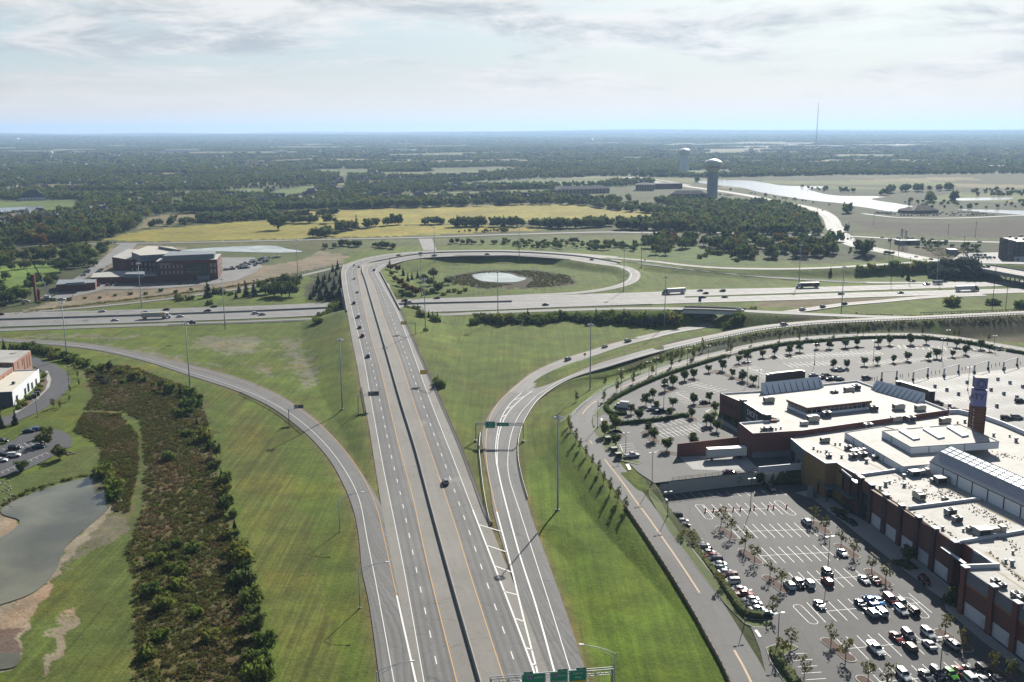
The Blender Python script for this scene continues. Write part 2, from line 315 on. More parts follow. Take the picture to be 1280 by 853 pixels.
for L_,hw in((LOWER,6),(RA1,6),(RA2,5),(LOOP,6),(LIB,14),(LIBB,9),(RING,5.5)):
 P_=resample(pw(L_),12)-[0,0,0.12]
 if L_ is LIB:P_=P_[P_[:,0]<W(1216,332.5,7.4)[0]]
 EMB.append((P_,hw,0.5))
_c=resample(pw(COLLR[7:]),10)-[0,0,0.12];xa,xb=W(848,386,7.6)[0],W(930,388.6,8)[0]
EMB.append((_c[_c[:,0]<xa],5.5,.5));EMB.append((_c[_c[:,0]>xb],5.5,.5))
_m=resample(np.array([W(p[0],p[1],zb(*p))for p in[(667,483),(700,466),(740,451),(785,438.5),(835,427.5)]]),10)-[0,0,0.2]
EMB.append((_m,3,.4));EMB.append((resample(np.array([W(p[0],p[1],zb(*p))for p in[(672,490),(720,468),(760,453),(810,439),(870,424)]]),10)-[0,0,0.2],5,.4))
I75C=pw([(-120,393.5,0),(0,389.8,0),(200,384.5,0),(330,380.2,0),(427,376,0),(500,373,0),(600,369.5,0),(600,391,0),(545,394.5,0),(480,397.6,0),(400,400.8,0),(200,408,0),(0,415.5,0),(-120,419,0)]);w_lowx=w_low.copy();w_lowx[:3,1]+=3.0
DITCH=resample(pw([(680,668),(705,690),(722,730),(745,790),(775,870)]),8)
def zt(x,y):
 """height of the bare ground"""
 x=np.asarray(x,float);y=np.asarray(y,float);z=np.full(x.shape,-0.2)
 for P,hw,sl_ in EMB:
  q=hw+30;m=(x>P[:,0].min()-q)&(x<P[:,0].max()+q)&(y>P[:,1].min()-q)&(y<P[:,1].max()+q)
  if not m.any():continue
  d,zz=segdist(x[m],y[m],P);z[m]=np.maximum(z[m],zz-(np.sqrt(np.maximum(0,d-hw)**2+9)-3)*sl_)
 m=(np.abs(x)<420)&(y>500)&(y<800)
 if m.any():z[m]=np.where(inpoly(x[m],y[m],I75C),-0.2,z[m])
 q=30;m=(x>w_up[:,0].min()-q)&(x<w_up[:,0].max()+q)&(y>w_up[:,1].min()-q)&(y<w_up[:,1].max()+q)
 if m.any():
  d,_=segdist(x[m],y[m],w_up[:,:2],True);ins=inpoly(x[m],y[m],w_up);z[m]=np.maximum(z[m],np.where(ins,4.3,4.3-np.maximum(0,d-6)*0.22))
  z[m]=np.where(inpoly(x[m],y[m],w_lowx),-0.25,z[m])
 m=(y<420)&(np.abs(x)<120)
 if m.any():d,_=segdist(x[m],y[m],DITCH[:,:2]);z[m]-=np.maximum(0,1.3-d*0.16)
 far=np.clip((np.hypot(x,y)-9000)/16000,0,1)
 z=z+far*(70+30*np.sin(x/2600+0.6)*np.sin(y/3100)+16*np.sin(x/900+y/1500))*np.clip(y/9000,0,1)
 return z
def G(px,py,dz=0.0):
 """the point of the ground seen at a pixel"""
 z=0.0
 for _ in range(14):
  q=W(px,py,z);z=0.5*z+0.5*float(zt(q[:1],q[1:2])[0])
 q=W(px,py,z);q[2]=float(zt(q[:1],q[1:2])[0])+dz;return q
def on(x,y,dz=0.0):return(x,y,float(zt(np.array([x]),np.array([y]))[0])+dz)
# ------------------------------------------------------------------ ground: one sheet out to the horizon
GRASS=(0.098,0.136,0.018)
def paint():
 """colour regions of the land: (pixel outline, colour, mown)"""
 R=[]
 def r(col,pts,mow=0.0,soft=0.0):R.append((col,pts,mow,soft))
 r((0.062,0.074,0.026),[(-700,166),(1900,166),(1900,292),(-700,320)])  # wooded country floor
 r((0.245,0.222,0.036),[(126,300),(175,288.5),(250,282),(300,276.5),(345,274.7),(410,277),(425,280),(425,293),(395,298),(200,302)])
 r((0.280,0.248,0.046),[(345,262),(420,262.5),(520,259),(640,255),(722,255.2),(752,261),(790,263.5),(846,267.5),(850,269),(800,271),(745,275),(640,277),(560,279.5),(420,284)])
 r((0.29,0.255,0.042),[(395,297.5),(440,288),(480,282.8),(560,281.3),(690,284),(690,287.3),(600,291),(520,294.5)])
 r((0.20,0.165,0.085),[(172,286),(185,271),(240,267),(290,266),(300,268),(262,274),(215,280)])
 r((0.19,0.17,0.075),[(757,254.3),(780,252.7),(812,252.8),(845,260),(840,262.5),(800,259.8)])
 for g in([(-60,252),(60,251.5),(95,250),(105,256),(92,264),(60,266),(-60,262)],[(147,250),(175,246.7),(172,251),(150,255)],[(288,237),(312,236),(335,236.5),(312,243),(290,246)],[(345,238),(392,231.8),(398,240),(395,249),(330,248.5)],
    [(440,244),(500,243),(630,240.5),(640,244),(560,247),(450,247.5)],[(640,226.5),(743,222.8),(785,222),(800,225),(740,231),(640,233)],[(535,230),(640,226.5),(640,233),(540,234)],[(850,214),(905,213),(915,218),(860,219)],[(750,236),(790,231),(760,229),(720,231)]):
  r((0.115,0.165,0.040),g)
 r((0.125,0.20,0.035),[(-200,345),(0,333),(60,329),(85,331),(72,345),(50,358),(20,366),(-200,372)])
 meadow=[(905,224),(1050,220),(1700,214),(1700,322),(1240,316),(1180,311),(1120,305),(1072,297),(1060,290),(1050,272),(1035,262),(960,240)]
 r((0.054,0.062,0.019),meadow)
 r((0.048,0.038,0.020),[(1060,276),(1200,280),(1300,272),(1500,272),(1500,295),(1280,297),(1150,294),(1085,286)])
 r((0.085,0.10,0.028),[(1065,290),(1150,296),(1300,300),(1300,304),(1150,300),(1070,296)])
 r((0.110,0.14,0.035),[(1140,252),(1195,241),(1280,240),(1280,247),(1190,252)])
 r((0.10,0.10,0.035),[(1080,219),(1140,221),(1130,224),(1050,222)])
 r((0.095,0.078,0.035),[(1130,309),(1220,314),(1240,326),(1170,322),(1110,314)])
 grass=[(-700,420),(-60,398),(0,392),(110,386),(255,370),(330,357),(400,340),(432,318),(520,300),(640,296),(800,293),(860,305),(1000,330),(1100,327),(1300,333),(1900,350),(1900,470),(1280,440),(1150,418),(1010,420),(880,445),(740,520),(1000,900),(900,1600),(-700,1600)]
 r(GRASS,grass,0.5)
 r((0.105,0.125,0.040),[(300,303),(520,299),(640,296),(800,293),(800,300),(640,303),(520,308),(420,318)],0.3)
 r((0.088,0.135,0.026),[(800,318),(840,306),(905,318),(1000,330),(900,333),(830,325)])
 r((0.105,0.115,0.038),[(0,310),(147,305),(420,301),(430,316),(330,332),(110,322),(0,330)])
 r((0.22,0.185,0.125),[(30,388),(66,376),(140,330),(130,312),(160,307),(200,306),(300,318),(395,313),(436,320),(425,330),(360,343),(330,352),(255,364),(150,374)])
 r((0.082,0.105,0.03),[(235,309),(380,309),(398,313),(380,325),(330,332),(280,326),(230,318)])
 r((0.17,0.145,0.065),[(25,391),(120,377),(260,362),(330,350),(335,354),(255,366),(110,383),(20,394)])
 r((0.145,0.12,0.06),[(940,378),(1020,374),(1160,371),(1158,374),(1000,384),(950,384)])
 # dry gravelly patches
 for g in([(240,422),(300,418),(330,424),(325,440),(280,444),(245,434)],[(345,425),(368,422),(385,450),(400,480),(385,486),(365,460)],[(60,417),(180,420),(150,425),(20,421)],[(100,427.5),(200,440),(300,470),(270,466),(170,444),(90,430)],[(300,452),(330,458),(348,473),(330,470)]):
  r((0.165,0.165,0.105),g,0,1)
 r((0.112,0.130,0.024),[(283,480),(330,520),(380,640),(415,780),(425,853),(360,853),(330,760),(300,640),(283,560)],0.9,0.6)
 r((0.100,0.155,0.013),[(650,590),(700,540),(760,640),(840,740),(940,870),(760,870),(690,700)],0.5)
 # wet meadow on the left: russet, olive and brown weeds
 wet=[(100,460),(160,455),(240,485),(262,520),(270,580),(285,650),(300,700),(320,780),(335,900),(165,900),(165,720),(150,660),(140,610),(165,580),(180,540),(175,510),(110,520),(130,490),(112,472)]
 r((0.120,0.112,0.042),wet,0,0.8)
 for g in([(110,468),(200,480),(235,510),(215,540),(170,520),(120,500)],[(185,545),(225,560),(225,600),(190,620),(180,590)],[(185,632),(225,640),(228,668),(180,690),(160,680)],[(250,780),(290,790),(320,853),(230,853)],[(175,600),(215,615),(210,650),(170,660)]):
  r((0.120,0.088,0.044),g,0,1)
 for g in([(132,540),(160,540),(160,590),(120,590),(118,565)],[(228,690),(265,690),(270,740),(235,780),(222,730)],[(210,500),(260,520),(262,560),(235,560),(215,530)]):
  r((0.066,0.080,0.018),g,0,1)
 r((0.080,0.105,0.026),[(178,520),(184,560),(180,640),(160,690),(145,690),(168,640),(172,590),(170,530),(150,512),(105,511),(105,508),(155,507)],0,0.3)  # mown path
 r((0.088,0.115,0.024),[(60,700),(140,665),(158,690),(166,720),(165,900),(-60,900),(0,853),(25,800)],0.6)
 r((0.24,0.20,0.135),[(92,757),(94,775),(75,810),(52,845),(40,853),(60,805),(70,780)],0,1)
 r((0.155,0.14,0.09),[(90,680),(140,635),(160,655),(150,672),(110,690),(85,715)],0,1)
 r((0.27,0.225,0.16),[(-60,640),(0,638),(22,648),(28,656),(10,672),(-60,680)],0,0.3)
 r((0.27,0.23,0.165),[(-60,750),(0,744),(40,730),(75,692),(110,655),(142,622),(150,634),(118,660),(85,700),(62,738),(40,765),(25,800),(12,838),(-60,860)],0,0.4)
 r((0.15,0.11,0.085),[(-60,790),(0,785),(20,790),(18,820),(-60,845)],0,0.5)
 r((0.093,0.125,0.03),[(-60,605),(0,600),(60,585),(110,555),(130,560),(130,590),(110,600),(30,622),(0,632),(-60,640)],0.4)
 # scrub at the bridge, in the loop and on banks
 r((0.055,0.042,0.024),[(560,345),(600,338),(660,337),(715,345),(720,355),(690,360),(610,361),(565,356)],0,0.5)
 r((0.050,0.055,0.020),[(390,345),(425,330),(430,375),(395,376),(380,370)],0,0.5)
 r((0.075,0.072,0.028),[(860,432),(960,412),(1100,402),(1300,394),(1300,404),(1100,411),(980,418),(900,432),(800,462),(770,470)],0,0.5)
 r((0.10,0.145,0.024),[(960,428),(1100,410),(1300,405),(1300,432),(1220,424),(1150,415),(1050,418),(960,430)])
 r((0.082,0.075,0.032),[(1150,409),(1230,408),(1300,412),(1300,430),(1200,424),(1150,414)],0,0.5)
 return R
EDGES=[resample(w129(L_),8)[:,:2]for L_ in(LEDG[:10],REDG[:8])]+[resample(pw([p+(0.,)for p in L_]),8)[:,:2]for L_ in(AL,AR[:10],BL,BR)]
_fr=random.Random(5);FIELDS=[]  # fields and clearings of the wooded country
for _ in range(150):
 r_=_fr.uniform(1700,9500);a_=_fr.uniform(-0.6,0.6);k_=r_/3000+0.4;FIELDS.append((r_*math.sin(a_),r_*math.cos(a_),_fr.uniform(60,190)*k_,_fr.uniform(40,110)*k_,_fr.uniform(-0.5,0.5),_fr.choice([(0.13,0.15,0.045),(0.11,0.14,0.04),(0.20,0.17,0.08),(0.17,0.15,0.07),(0.10,0.12,0.04)])))
def ground():
 an=np.concatenate([np.linspace(-1.62*math.pi/2,-0.66,14)[:-1],np.linspace(-0.66,0.66,700),np.linspace(0.66,1.62*math.pi/2,14)[1:]])
 an=np.concatenate([np.linspace(-math.pi,an[0],4)[:-1],an,np.linspace(an[-1],math.pi,4)[1:]])
 # distances: equal steps of depression angle as far as that stays fine, then geometric
 dep=np.linspace(math.radians(36),math.radians(0.9),560);D=CAMH/np.tan(dep)
 D=np.concatenate([[4,40,90,130],D[D>150],np.geomspace(D[-1]*1.02,34000,90)])
 A,DD=np.meshgrid(an,D);x=(DD*np.sin(A)).ravel();y=(DD*np.cos(A)).ravel();z=zt(x,y)
 col=np.tile(np.array([0.075,0.085,0.026]),(len(x),1));mow=np.zeros(len(x))
 n1=np.sin(x*0.35+np.sin(y*0.21)*2)*np.sin(y*0.31+np.sin(x*0.17)*2);n2=RNG.random(len(x))
 for c,pts,mw,soft in paint():
  P=np.array([W(p[0],p[1],0)for p in pts]);jx,jy=(x,y)
  sc=np.clip(np.hypot(x,y)/400,0.3,3)*(1+2*soft)
  m=inpoly(x+n1*sc,y+n1*sc*1.5,P)
  if soft:m&=((n2*0.55+0.45*(0.5+0.5*n1))<(1-0.28*soft))
  col[m]=c;mow[m]=mw
 for P in EDGES:  # worn, drier verge along the road edges
  m=(y<560)&(y>100)&(np.abs(x)<330);d,_=segdist(x[m],y[m],P);t=np.clip(np.exp(-d/1.3)*(0.6+0.8*n2[m]),0,0.9)[:,None];col[m]=col[m]*(1-t)+np.array([0.17,0.135,0.065])*t
 m=(y>1500);cl=np.zeros(len(x),bool)
 for(cx_,cy_,ra,rb,an_,c)in FIELDS:u_=(x-cx_)*math.cos(an_)+(y-cy_)*math.sin(an_);v_=-(x-cx_)*math.sin(an_)+(y-cy_)*math.cos(an_);k=(np.abs(u_)<ra)&(np.abs(v_)<rb);col[k]=c
 nr,nc=A.shape;i=np.arange((nr-1)*(nc-1));r_,c_=i//(nc-1),i%(nc-1);a=r_*nc+c_
 fs=np.stack([a,a+1,a+nc+1,a+nc],1)
 me=bpy.data.meshes.new('ground');me.vertices.add(len(x));me.vertices.foreach_set('co',np.stack([x,y,z],1).astype(np.float32).ravel())
 me.loops.add(fs.size);me.loops.foreach_set('vertex_index',fs[:,::-1].astype(np.int32).ravel());me.polygons.add(len(fs));me.polygons.foreach_set('loop_start',(np.arange(len(fs))*4).astype(np.int32));me.polygons.foreach_set('loop_total',np.full(len(fs),4,np.int32))
 me.polygons.foreach_set('use_smooth',np.ones(len(fs),bool))
 me.update(calc_edges=True)
 at=me.attributes.new('land','FLOAT_COLOR','POINT');at.data.foreach_set('color',np.concatenate([col*0.66,mow[:,None]],1).astype(np.float32).ravel())
 m=bpy.data.materials.new('ground');m.use_nodes=True;nt,N,L,b=nodes(m);b.inputs['Roughness'].default_value=0.95;b.inputs['Specular IOR Level'].default_value=0.1
 a=N.new('ShaderNodeAttribute');a.attribute_name='land';tc=N.new('ShaderNodeTexCoord')
 def noise(sc,lo,hi,det=5,rot=0,sq=(1,1),rg=0.6,c0=0.3,c1=0.7):
  mp=N.new('ShaderNodeMapping');mp.inputs['Rotation'].default_value=(0,0,rot);mp.inputs['Scale'].default_value=(sc*sq[0],sc*sq[1],sc);L(tc.outputs['Object'],mp.inputs[0])
  n=N.new('ShaderNodeTexNoise');n.inputs['Scale'].default_value=1;n.inputs['Detail'].default_value=det;n.inputs['Roughness'].default_value=rg;L(mp.outputs[0],n.inputs['Vector'])
  r=N.new('ShaderNodeMapRange');r.inputs[1].default_value=c0;r.inputs[2].default_value=c1;r.inputs[3].default_value=lo;r.inputs[4].default_value=hi;L(n.outputs[0],r.inputs[0]);return r.outputs[0]
 def mul(p,q):
  x_=N.new('ShaderNodeMath');x_.operation='MULTIPLY';L(p,x_.inputs[0]);L(q,x_.inputs[1]);return x_.outputs[0]
 def mix(f,p,q):
  x_=N.new('ShaderNodeMix');x_.data_type='FLOAT';L(f,x_.inputs[0])
  for i_,v_ in((2,p),(3,q)):
   if isinstance(v_,float):x_.inputs[i_].default_value=v_
   else:L(v_,x_.inputs[i_])
  return x_.outputs[0]
 f=mul(mul(noise(0.012,0.74,1.26),noise(0.09,0.72,1.28)),mul(noise(0.7,0.72,1.28,6,rg=0.75),noise(4.0,0.80,1.2,3)))
 mw=mix(a.outputs['Alpha'],1.0,mul(noise(1.0,0.62,1.38,3,rot=-math.radians(10.3),sq=(0.55,0.012)),noise(1.0,0.8,1.2,3,rot=-math.radians(20),sq=(1.6,0.02))))
 f=mul(f,mw)
 v=N.new('ShaderNodeVectorMath');v.operation='SCALE';L(a.outputs['Color'],v.inputs[0]);L(f,v.inputs['Scale'])
 # drier, yellower grass in patches
 hs=N.new('ShaderNodeMix');hs.data_type='RGBA';hs.blend_type='MULTIPLY';L(noise(0.035,0.0,1.0,5,c0=0.48,c1=0.72),hs.inputs[0]);L(v.outputs[0],hs.inputs[6]);hs.inputs[7].default_value=(1.28,1.02,0.9,1)
 L(hs.outputs[2],b.inputs['Base Color'])
 bp=N.new('ShaderNodeBump');bp.inputs['Strength'].default_value=0.5;bp.inputs['Distance'].default_value=0.25;L(noise(1.3,0,1,5,rg=0.7),bp.inputs['Height']);L(bp.outputs[0],b.inputs['Normal'])
 return link('ground',me,m,kind='structure')
ground()
# ------------------------------------------------------------------ roads
ROADC=pavement('worn_concrete_lane',(0.168,0.167,0.162),rough=0.8,spec=0.2,streak=0.24,lanes=0.28)
SHOULD=pavement('concrete_shoulder',(0.212,0.20,0.178),rough=0.8,streak=0.06)
PALE=pavement('pale_concrete_road',(0.225,0.221,0.21),rough=0.8,streak=0.10,spec=0.2)
ASPH=pavement('grey_asphalt',(0.150,0.148,0.142),rough=0.8,spec=0.2,streak=0.04,blot=0.10,crack=0.25)
LOTA=pavement('car_park_asphalt',(0.106,0.105,0.102),rough=0.8,spec=0.2,streak=0.03,blot=0.14,crack=0.25)
DARKA=pavement('fresh_asphalt',(0.075,0.076,0.082),rough=0.75,streak=0.03,crack=0.1)
DECKC=pavement('car_park_deck_concrete',(0.36,0.355,0.335),rough=0.8,spec=0.2,streak=0.03,blot=0.10)
WALKC=mat('pavement_concrete',(0.36,0.345,0.31),0.8,0.10,0.8)
WHITE=mat('white_road_paint',(0.72,0.72,0.69),0.6,0.16,2.0);YELLOW=mat('yellow_road_paint',(0.56,0.30,0.06),0.6,0.14,2.0)
KERB=mat('kerb_concrete',(0.40,0.385,0.35),0.8,0.1,1.0)
def ext(P,d=90):
 """carry the first point of a line straight on, out of the frame towards the camera"""
 v=P[0]-P[1];v/=np.linalg.norm(v[:2]);v[2]=0;return np.vstack([P[0]+v*d,P])
def pair(L1,L2,n):
 return catmull(L1,n),catmull(L2,n)
lift=np.array([0,0,1.0])
wBAR,wLED,wRED=ext(B129),ext(w129(LEDG)),ext(w129(REDG))
wLY,wLW,wRY,wRW=ext(w129(LYEL)),ext(w129(LWHI)),ext(w129(RYEL)),w129(RWHI)
def frame_strip(name,L1,L2,step,m,dz,thick=0.5):
 A=resample(L1,step);n=len(A);B=catmull(L2,4*n)
 # for every point on A take the nearest point across on B, monotonically
 j=0;out=[]
 for i in range(n):
  d=np.hypot(*(B[j:j+60,:2]-A[i,:2]).T);j=j+int(d.argmin());out.append(B[j])
 B=np.array(out);k=np.ones(5)/5
 mb=MB();strip(mb,A+lift*dz,B+lift*dz,thick);return mb.obj(name,m,kind='structure')
frame_strip('southbound_carriageway',wLED,wBAR,6,SHOULD,0.02)
frame_strip('northbound_carriageway',wBAR,wRED,6,SHOULD,0.02)
frame_strip('southbound_lanes',wLW,wLY,6,ROADC,0.035,0)
frame_strip('northbound_lanes',wRY,ext(wRW),6,ROADC,0.035,0)
wAL,wAR=pw(AL)[::-1],pw(AR)[::-1]
def ctr(L):return resample(pw(L)if len(L[0])>2 else pw([p+(0.,)for p in L]),8)
def two_edge(name,L1,L2,n,m,dz,thick=0.4):
 A,B=pair(L1,L2,n);mb=MB();strip(mb,A+lift*dz,B+lift*dz,thick);return mb.obj(name,m,kind='structure')
two_edge('left_ramp',np.vstack([ext(wAL)[:],[W(-90,422,0)]]),np.vstack([ext(wAR),[W(-90,417.5,0)]]),120,ROADC,0.008)
zbw=lambda L:np.array([W(p[0],p[1],zb(*p))for p in L])
wBL,wBR=zbw(BL),zbw(BR)
up_l,up_r,lo_l=zbw(BL[8:12])+0,None,None
def flatz(L,z=0.):return pw([p+(z,)for p in L])
# the right ramp up to the nose, then its two branches
two_edge('right_ramp',ext(flatz(BL[:9]+[(650,477)])),ext(flatz(BR[:10]+[(690,487.5)])),90,ROADC,0.008)
def zu(px):return float(np.interp(px,[650,690,780],[0,0.5,0.0]))
two_edge('upper_branch_ramp',flatz(BL[8:]),flatz([(652,492)]+BM_R),60,PALE,0.012)
two_edge('lower_branch_ramp',zbw([(657,490)]+BM_L),zbw(BR[9:]),60,PALE,0.014)
def road(name,L,wd,m,dz=0.0,thick=0.4,step=8):
 P=ctr(L)if step==8 else resample(pw(L if len(L[0])>2 else[p+(0.,)for p in L]),step)
 mb=MB();ribbon(mb,P,wd/2,dz,thick);return mb.obj(name,m,kind='structure')
road('lower_ramp',LOWER,10,PALE,0.02);road('upper_ramp',UPPER,9,PALE,0.02)
road('collector_road',[p for p in COLLR],8.5,PALE,0.03);road('loop_ramp',LOOP,9,PALE,0.016)
road('far_ramp',RA1,9,PALE,0.012);road('exit_ramp',RA2,7.5,PALE,0.008)
road('ring_road',RING,8.6,ASPH,0.03);road('township_road',MILL,11,PALE,0.05);road('far_avenue',FARR,12,PALE,0.05)
road('restaurant_drive',REST,9,PALE,0.05);road('frontage_road',FRONT,6.5,SHOULD,0.05)
road('boulevard',LIB[:9],20,PALE,0.06);road('boulevard_approach',LIB[8:],22,PALE,0.07);road('boulevard_branch',LIBB,14,PALE,0.05)
I75F=[(-120,395.3),(0,391.5),(130,388.2),(200,386.2),(330,382),(427,377.7),(500,374.7),(640,370),(819,365),(850,362.8),(1000,359.5),(1080,357.3),(1224,353),(1400,347.5)]
I75N=[(-120,403.3),(0,399.6),(130,395.7),(200,393.4),(330,388.6),(427,384.2),(500,380.5),(640,377),(819,372),(856,370.9),(1000,366.2),(1080,363.4),(1224,358.7),(1400,353)]
I75S=[(-120,404.9),(0,401.2),(130,397.2),(200,394.9),(330,390),(427,385.5),(500,381.7),(640,378.3),(819,373.4),(856,372.5),(1000,368.2),(1080,365.7),(1224,362),(1400,357.6)]
I75E=[(-120,413.6),(0,409.5),(130,405.2),(200,402.8),(330,398),(427,394),(545,390.2),(640,387),(819,380.5),(856,379.2),(1000,375),(1080,372),(1267,366.5),(1400,362.5)]
two_edge('interstate_far_lanes',flatz(I75F),flatz(I75N),140,PALE,0.06);two_edge('interstate_near_lanes',flatz(I75S),flatz(I75E),140,PALE,0.06)
two_edge('interstate_median',flatz(I75N[:10]),flatz(I75S[:10]),90,SHOULD,0.05)
mb=MB();q=pw([(523,298.5,0),(540,298.5,0),(546,313.5,0),(529,313.5,0)]);strip(mb,np.array([q[0],q[3]])+lift*0.06,np.array([q[1],q[2]])+lift*0.06,0.3);mb.obj('side_road',SHOULD,kind='structure')
# ------------------------------------------------------------------ painted lines
wh,ye=MB(),MB()
def line(mb,P,wd=0.15,dz=0.06,step=6):ribbon(mb,resample(P,step),wd/2,dz)
def dash(mb,P,wd=0.16,on_=3.6,cyc=12.19,dz=0.06,ph=0.0):
 for d in dashes(resample(P,3),on_,cyc,ph):ribbon(mb,d,wd/2,dz)
def between(A,B,n=90):a,b=catmull(A,n),catmull(B,n);return(a+b)/2
line(ye,wLY,0.22);line(ye,wRY,0.22);line(wh,wLW,0.2)
line(wh,w129(RWHI[3:]),0.2);dash(wh,between(wLY,wLW),0.24);dash(wh,between(wRY,ext(wRW)),0.24)
f0=lambda L:flatz(L)
a_y=[(489.5,716),(480,672.5),(470,632.5),(452.5,595),(432.5,565),(402.5,533.7),(377.5,514.5),(342,494),(300,477),(235,458.5),(188,446.5),(101,430.7),(0,424)]
line(ye,f0([(496,745)]+a_y),0.2);line(wh,ext(f0([(520,853),(507,795),(496,745)])),0.45)
line(wh,ext(f0([(492.5,853),(471,735),(460,680),(447.5,620),(427.5,582.5),(402.5,551),(370,522.5),(332.5,500),(296,484.5),(235,464.5),(175,447),(101,433),(0,425.9)])),0.2)
line(wh,ext(w129([(674,860),(667.5,840),(640,765),(615,700),(591,637.5)])),0.42);line(wh,ext(f0([(675.5,858),(674,850),(652.5,765),(637.5,702.5),(621,640)])),0.42)
for a_,b_ in cr(400,640,4,[(795,65),(905,98),(832,168),(930,200),(872,270),(958,302),(918,398),(985,415),(972,532),(1022,550),(1030,680),(1062,692),(1060,760),(1083,770)])and[((400+a[0]/4,640+a[1]/4),(400+b[0]/4,640+b[1]/4))for a,b in[((795,65),(905,98)),((832,168),(930,200)),((872,270),(958,302)),((918,398),(985,415)),((972,532),(1022,550)),((1030,680),(1062,692)),((1060,760),(1083,770))]]:
 line(wh,f0([a_,b_]),0.42)
line(wh,ext(f0([(693,840),(670,757.5),(650,695),(635,640),(625,600),(621,580)])),0.42)
rl=[(620.5,580),(619.5,560),(622,540),(628,520),(638.5,504),(652,491.5)];rr=[(621.5,580),(621.7,560),(624.5,540),(632.5,520),(647.5,502.5),(672.5,484)]
line(wh,f0(rl),0.3);line(wh,f0(rr),0.3)
for t in(0.14,0.25,0.36,0.47,0.6,0.73,0.86):
 a_,b_=catmull(f0(rl),50)[int(t*49)],catmull(f0(rr),50)[int(t*49)];line(wh,np.array([a_,b_]),0.36)
line(wh,ext(f0([(712.5,837.5),(690,765),(670,702.5),(650,640),(636,595),(635,570),(640,540),(650,517.5),(670,495)])),0.2);line(wh,zbw([(670,495),(710,471.5),(760,456.5),(810,442),(880,425)]),0.2)
line(ye,f0([(621,640),(619,632.5),(609,582.5),(607.5,550),(611,527.5),(622.5,505),(642.5,486),(668,467.5),(702,452.5),(737,441),(782,428),(826,421.3)]),0.2)
for nm,L1,L2,nl in(('n',I75F,I75N,4),('s',I75S,I75E,4)):
 A,B=pair(flatz(L1),flatz(L2),200)
 for k in range(1,nl):dash(wh,A+(B-A)*(0.16+0.68*k/nl),0.2,3.6,12.19,0.08)
 line(wh,A+(B-A)*0.14,0.2,0.08,12);line(ye if nm=='n' else wh,A+(B-A)*0.86,0.2,0.08,12)
for L_,wd in((LOWER,8),(UPPER,7),(LOOP,7),(RA1,7)):
 P=ctr(L_);n=perp(P)
 for s_,mb_ in((-1,ye),(1,wh)):Q=P.copy();Q[:,:2]+=n*s_*wd*0.42;ribbon(mb_,Q,0.1,0.04)
rg=ctr(RING);rs=np.arange(len(rg))*8.0
def keep(P,a,b):s=np.concatenate([[0],np.cumsum(np.linalg.norm(np.diff(P[:,:2],axis=0),axis=1))]);return P[(s>=a)&(s<=b)]
for a_,b_ in((0,30),(56,155),(172,178),(212,236),(256,420),(450,800)):
 P=keep(resample(pw(RING),2),a_,b_)
 if len(P)>2:
  for o_ in(-0.14,0.14):ribbon(ye,P,0.07,0.06,0,o_)
for L_,wd in((LIB,20),):
 P=resample(pw(L_),8)
 for o_ in(-7,-3.5,3.5,7):
  Q=P.copy();Q[:,:2]+=perp(P)*o_
  for d in dashes(Q,3,12):ribbon(wh,d,0.12,0.1)
 for o_ in(-0.3,0.3):ribbon(ye,P,0.12,0.1,0,o_)
wh.obj('white_lane_markings',WHITE,kind='structure');ye.obj('yellow_lane_markings',YELLOW,kind='structure')
# ================================================================== car parks, water, kerbs, walls, rails
flat('upper_car_park',pw([p+(4.5,)for p in UPLOT]),LOTA,kind='structure')
flat('lower_car_park',pw([p+(0.0,)for p in LOWLOT]),LOTA,kind='structure')
DECK=[(1128,480),(1143,475.5),(1210,467),(1290,458),(1420,446),(1420,560),(1290,545),(1180,505),(1150,497)]
flat('car_park_deck',pw([p+(4.54,)for p in DECK]),DECKC,kind='structure')
flat('loading_apron',pw([p+(4.54,)for p in[(849,571),(930,569),(950,588),(945,590.5),(866,587)]]),DECKC,kind='structure')
LLOT=[(-120,545),(0,558.5),(21,548),(33,537),(45,531),(62,537.5),(72,537),(84,542),(91,549),(89,558),(79,562),(66,571),(30,588),(0,597),(-120,640)]
flat('office_car_park',pw([p+(0.05,)for p in LLOT]),DARKA,kind='structure')
OFFR=[(-90,560),(-30,541),(4,527.5),(30,517),(56,501.5),(72,486),(75,475),(66,463),(50,455),(30,447.5)]
road('office_drive',OFFR,9.5,DARKA,0.06)
flat('hospital_car_park',pw([p+(0.05,)for p in[(277,322),(318,322),(328,333),(318,341),(296,351),(270,355),(200,361),(130,362),(70,377),(62,373),(78,366),(125,352),(150,357),(262,353),(276,343)]]),PALE,kind='structure')
flat('hospital_drive',pw([p+(0.03,)for p in[(150,305),(172,304),(160,318),(128,336),(100,352),(84,365),(68,372),(70,362),(100,344),(130,322)]]),PALE,kind='structure')
flat('hotel_car_park',pw([p+(0.05,)for p in[(1190,326),(1200,317),(1250,315.5),(1262,328),(1230,327)]]),PALE,kind='structure')
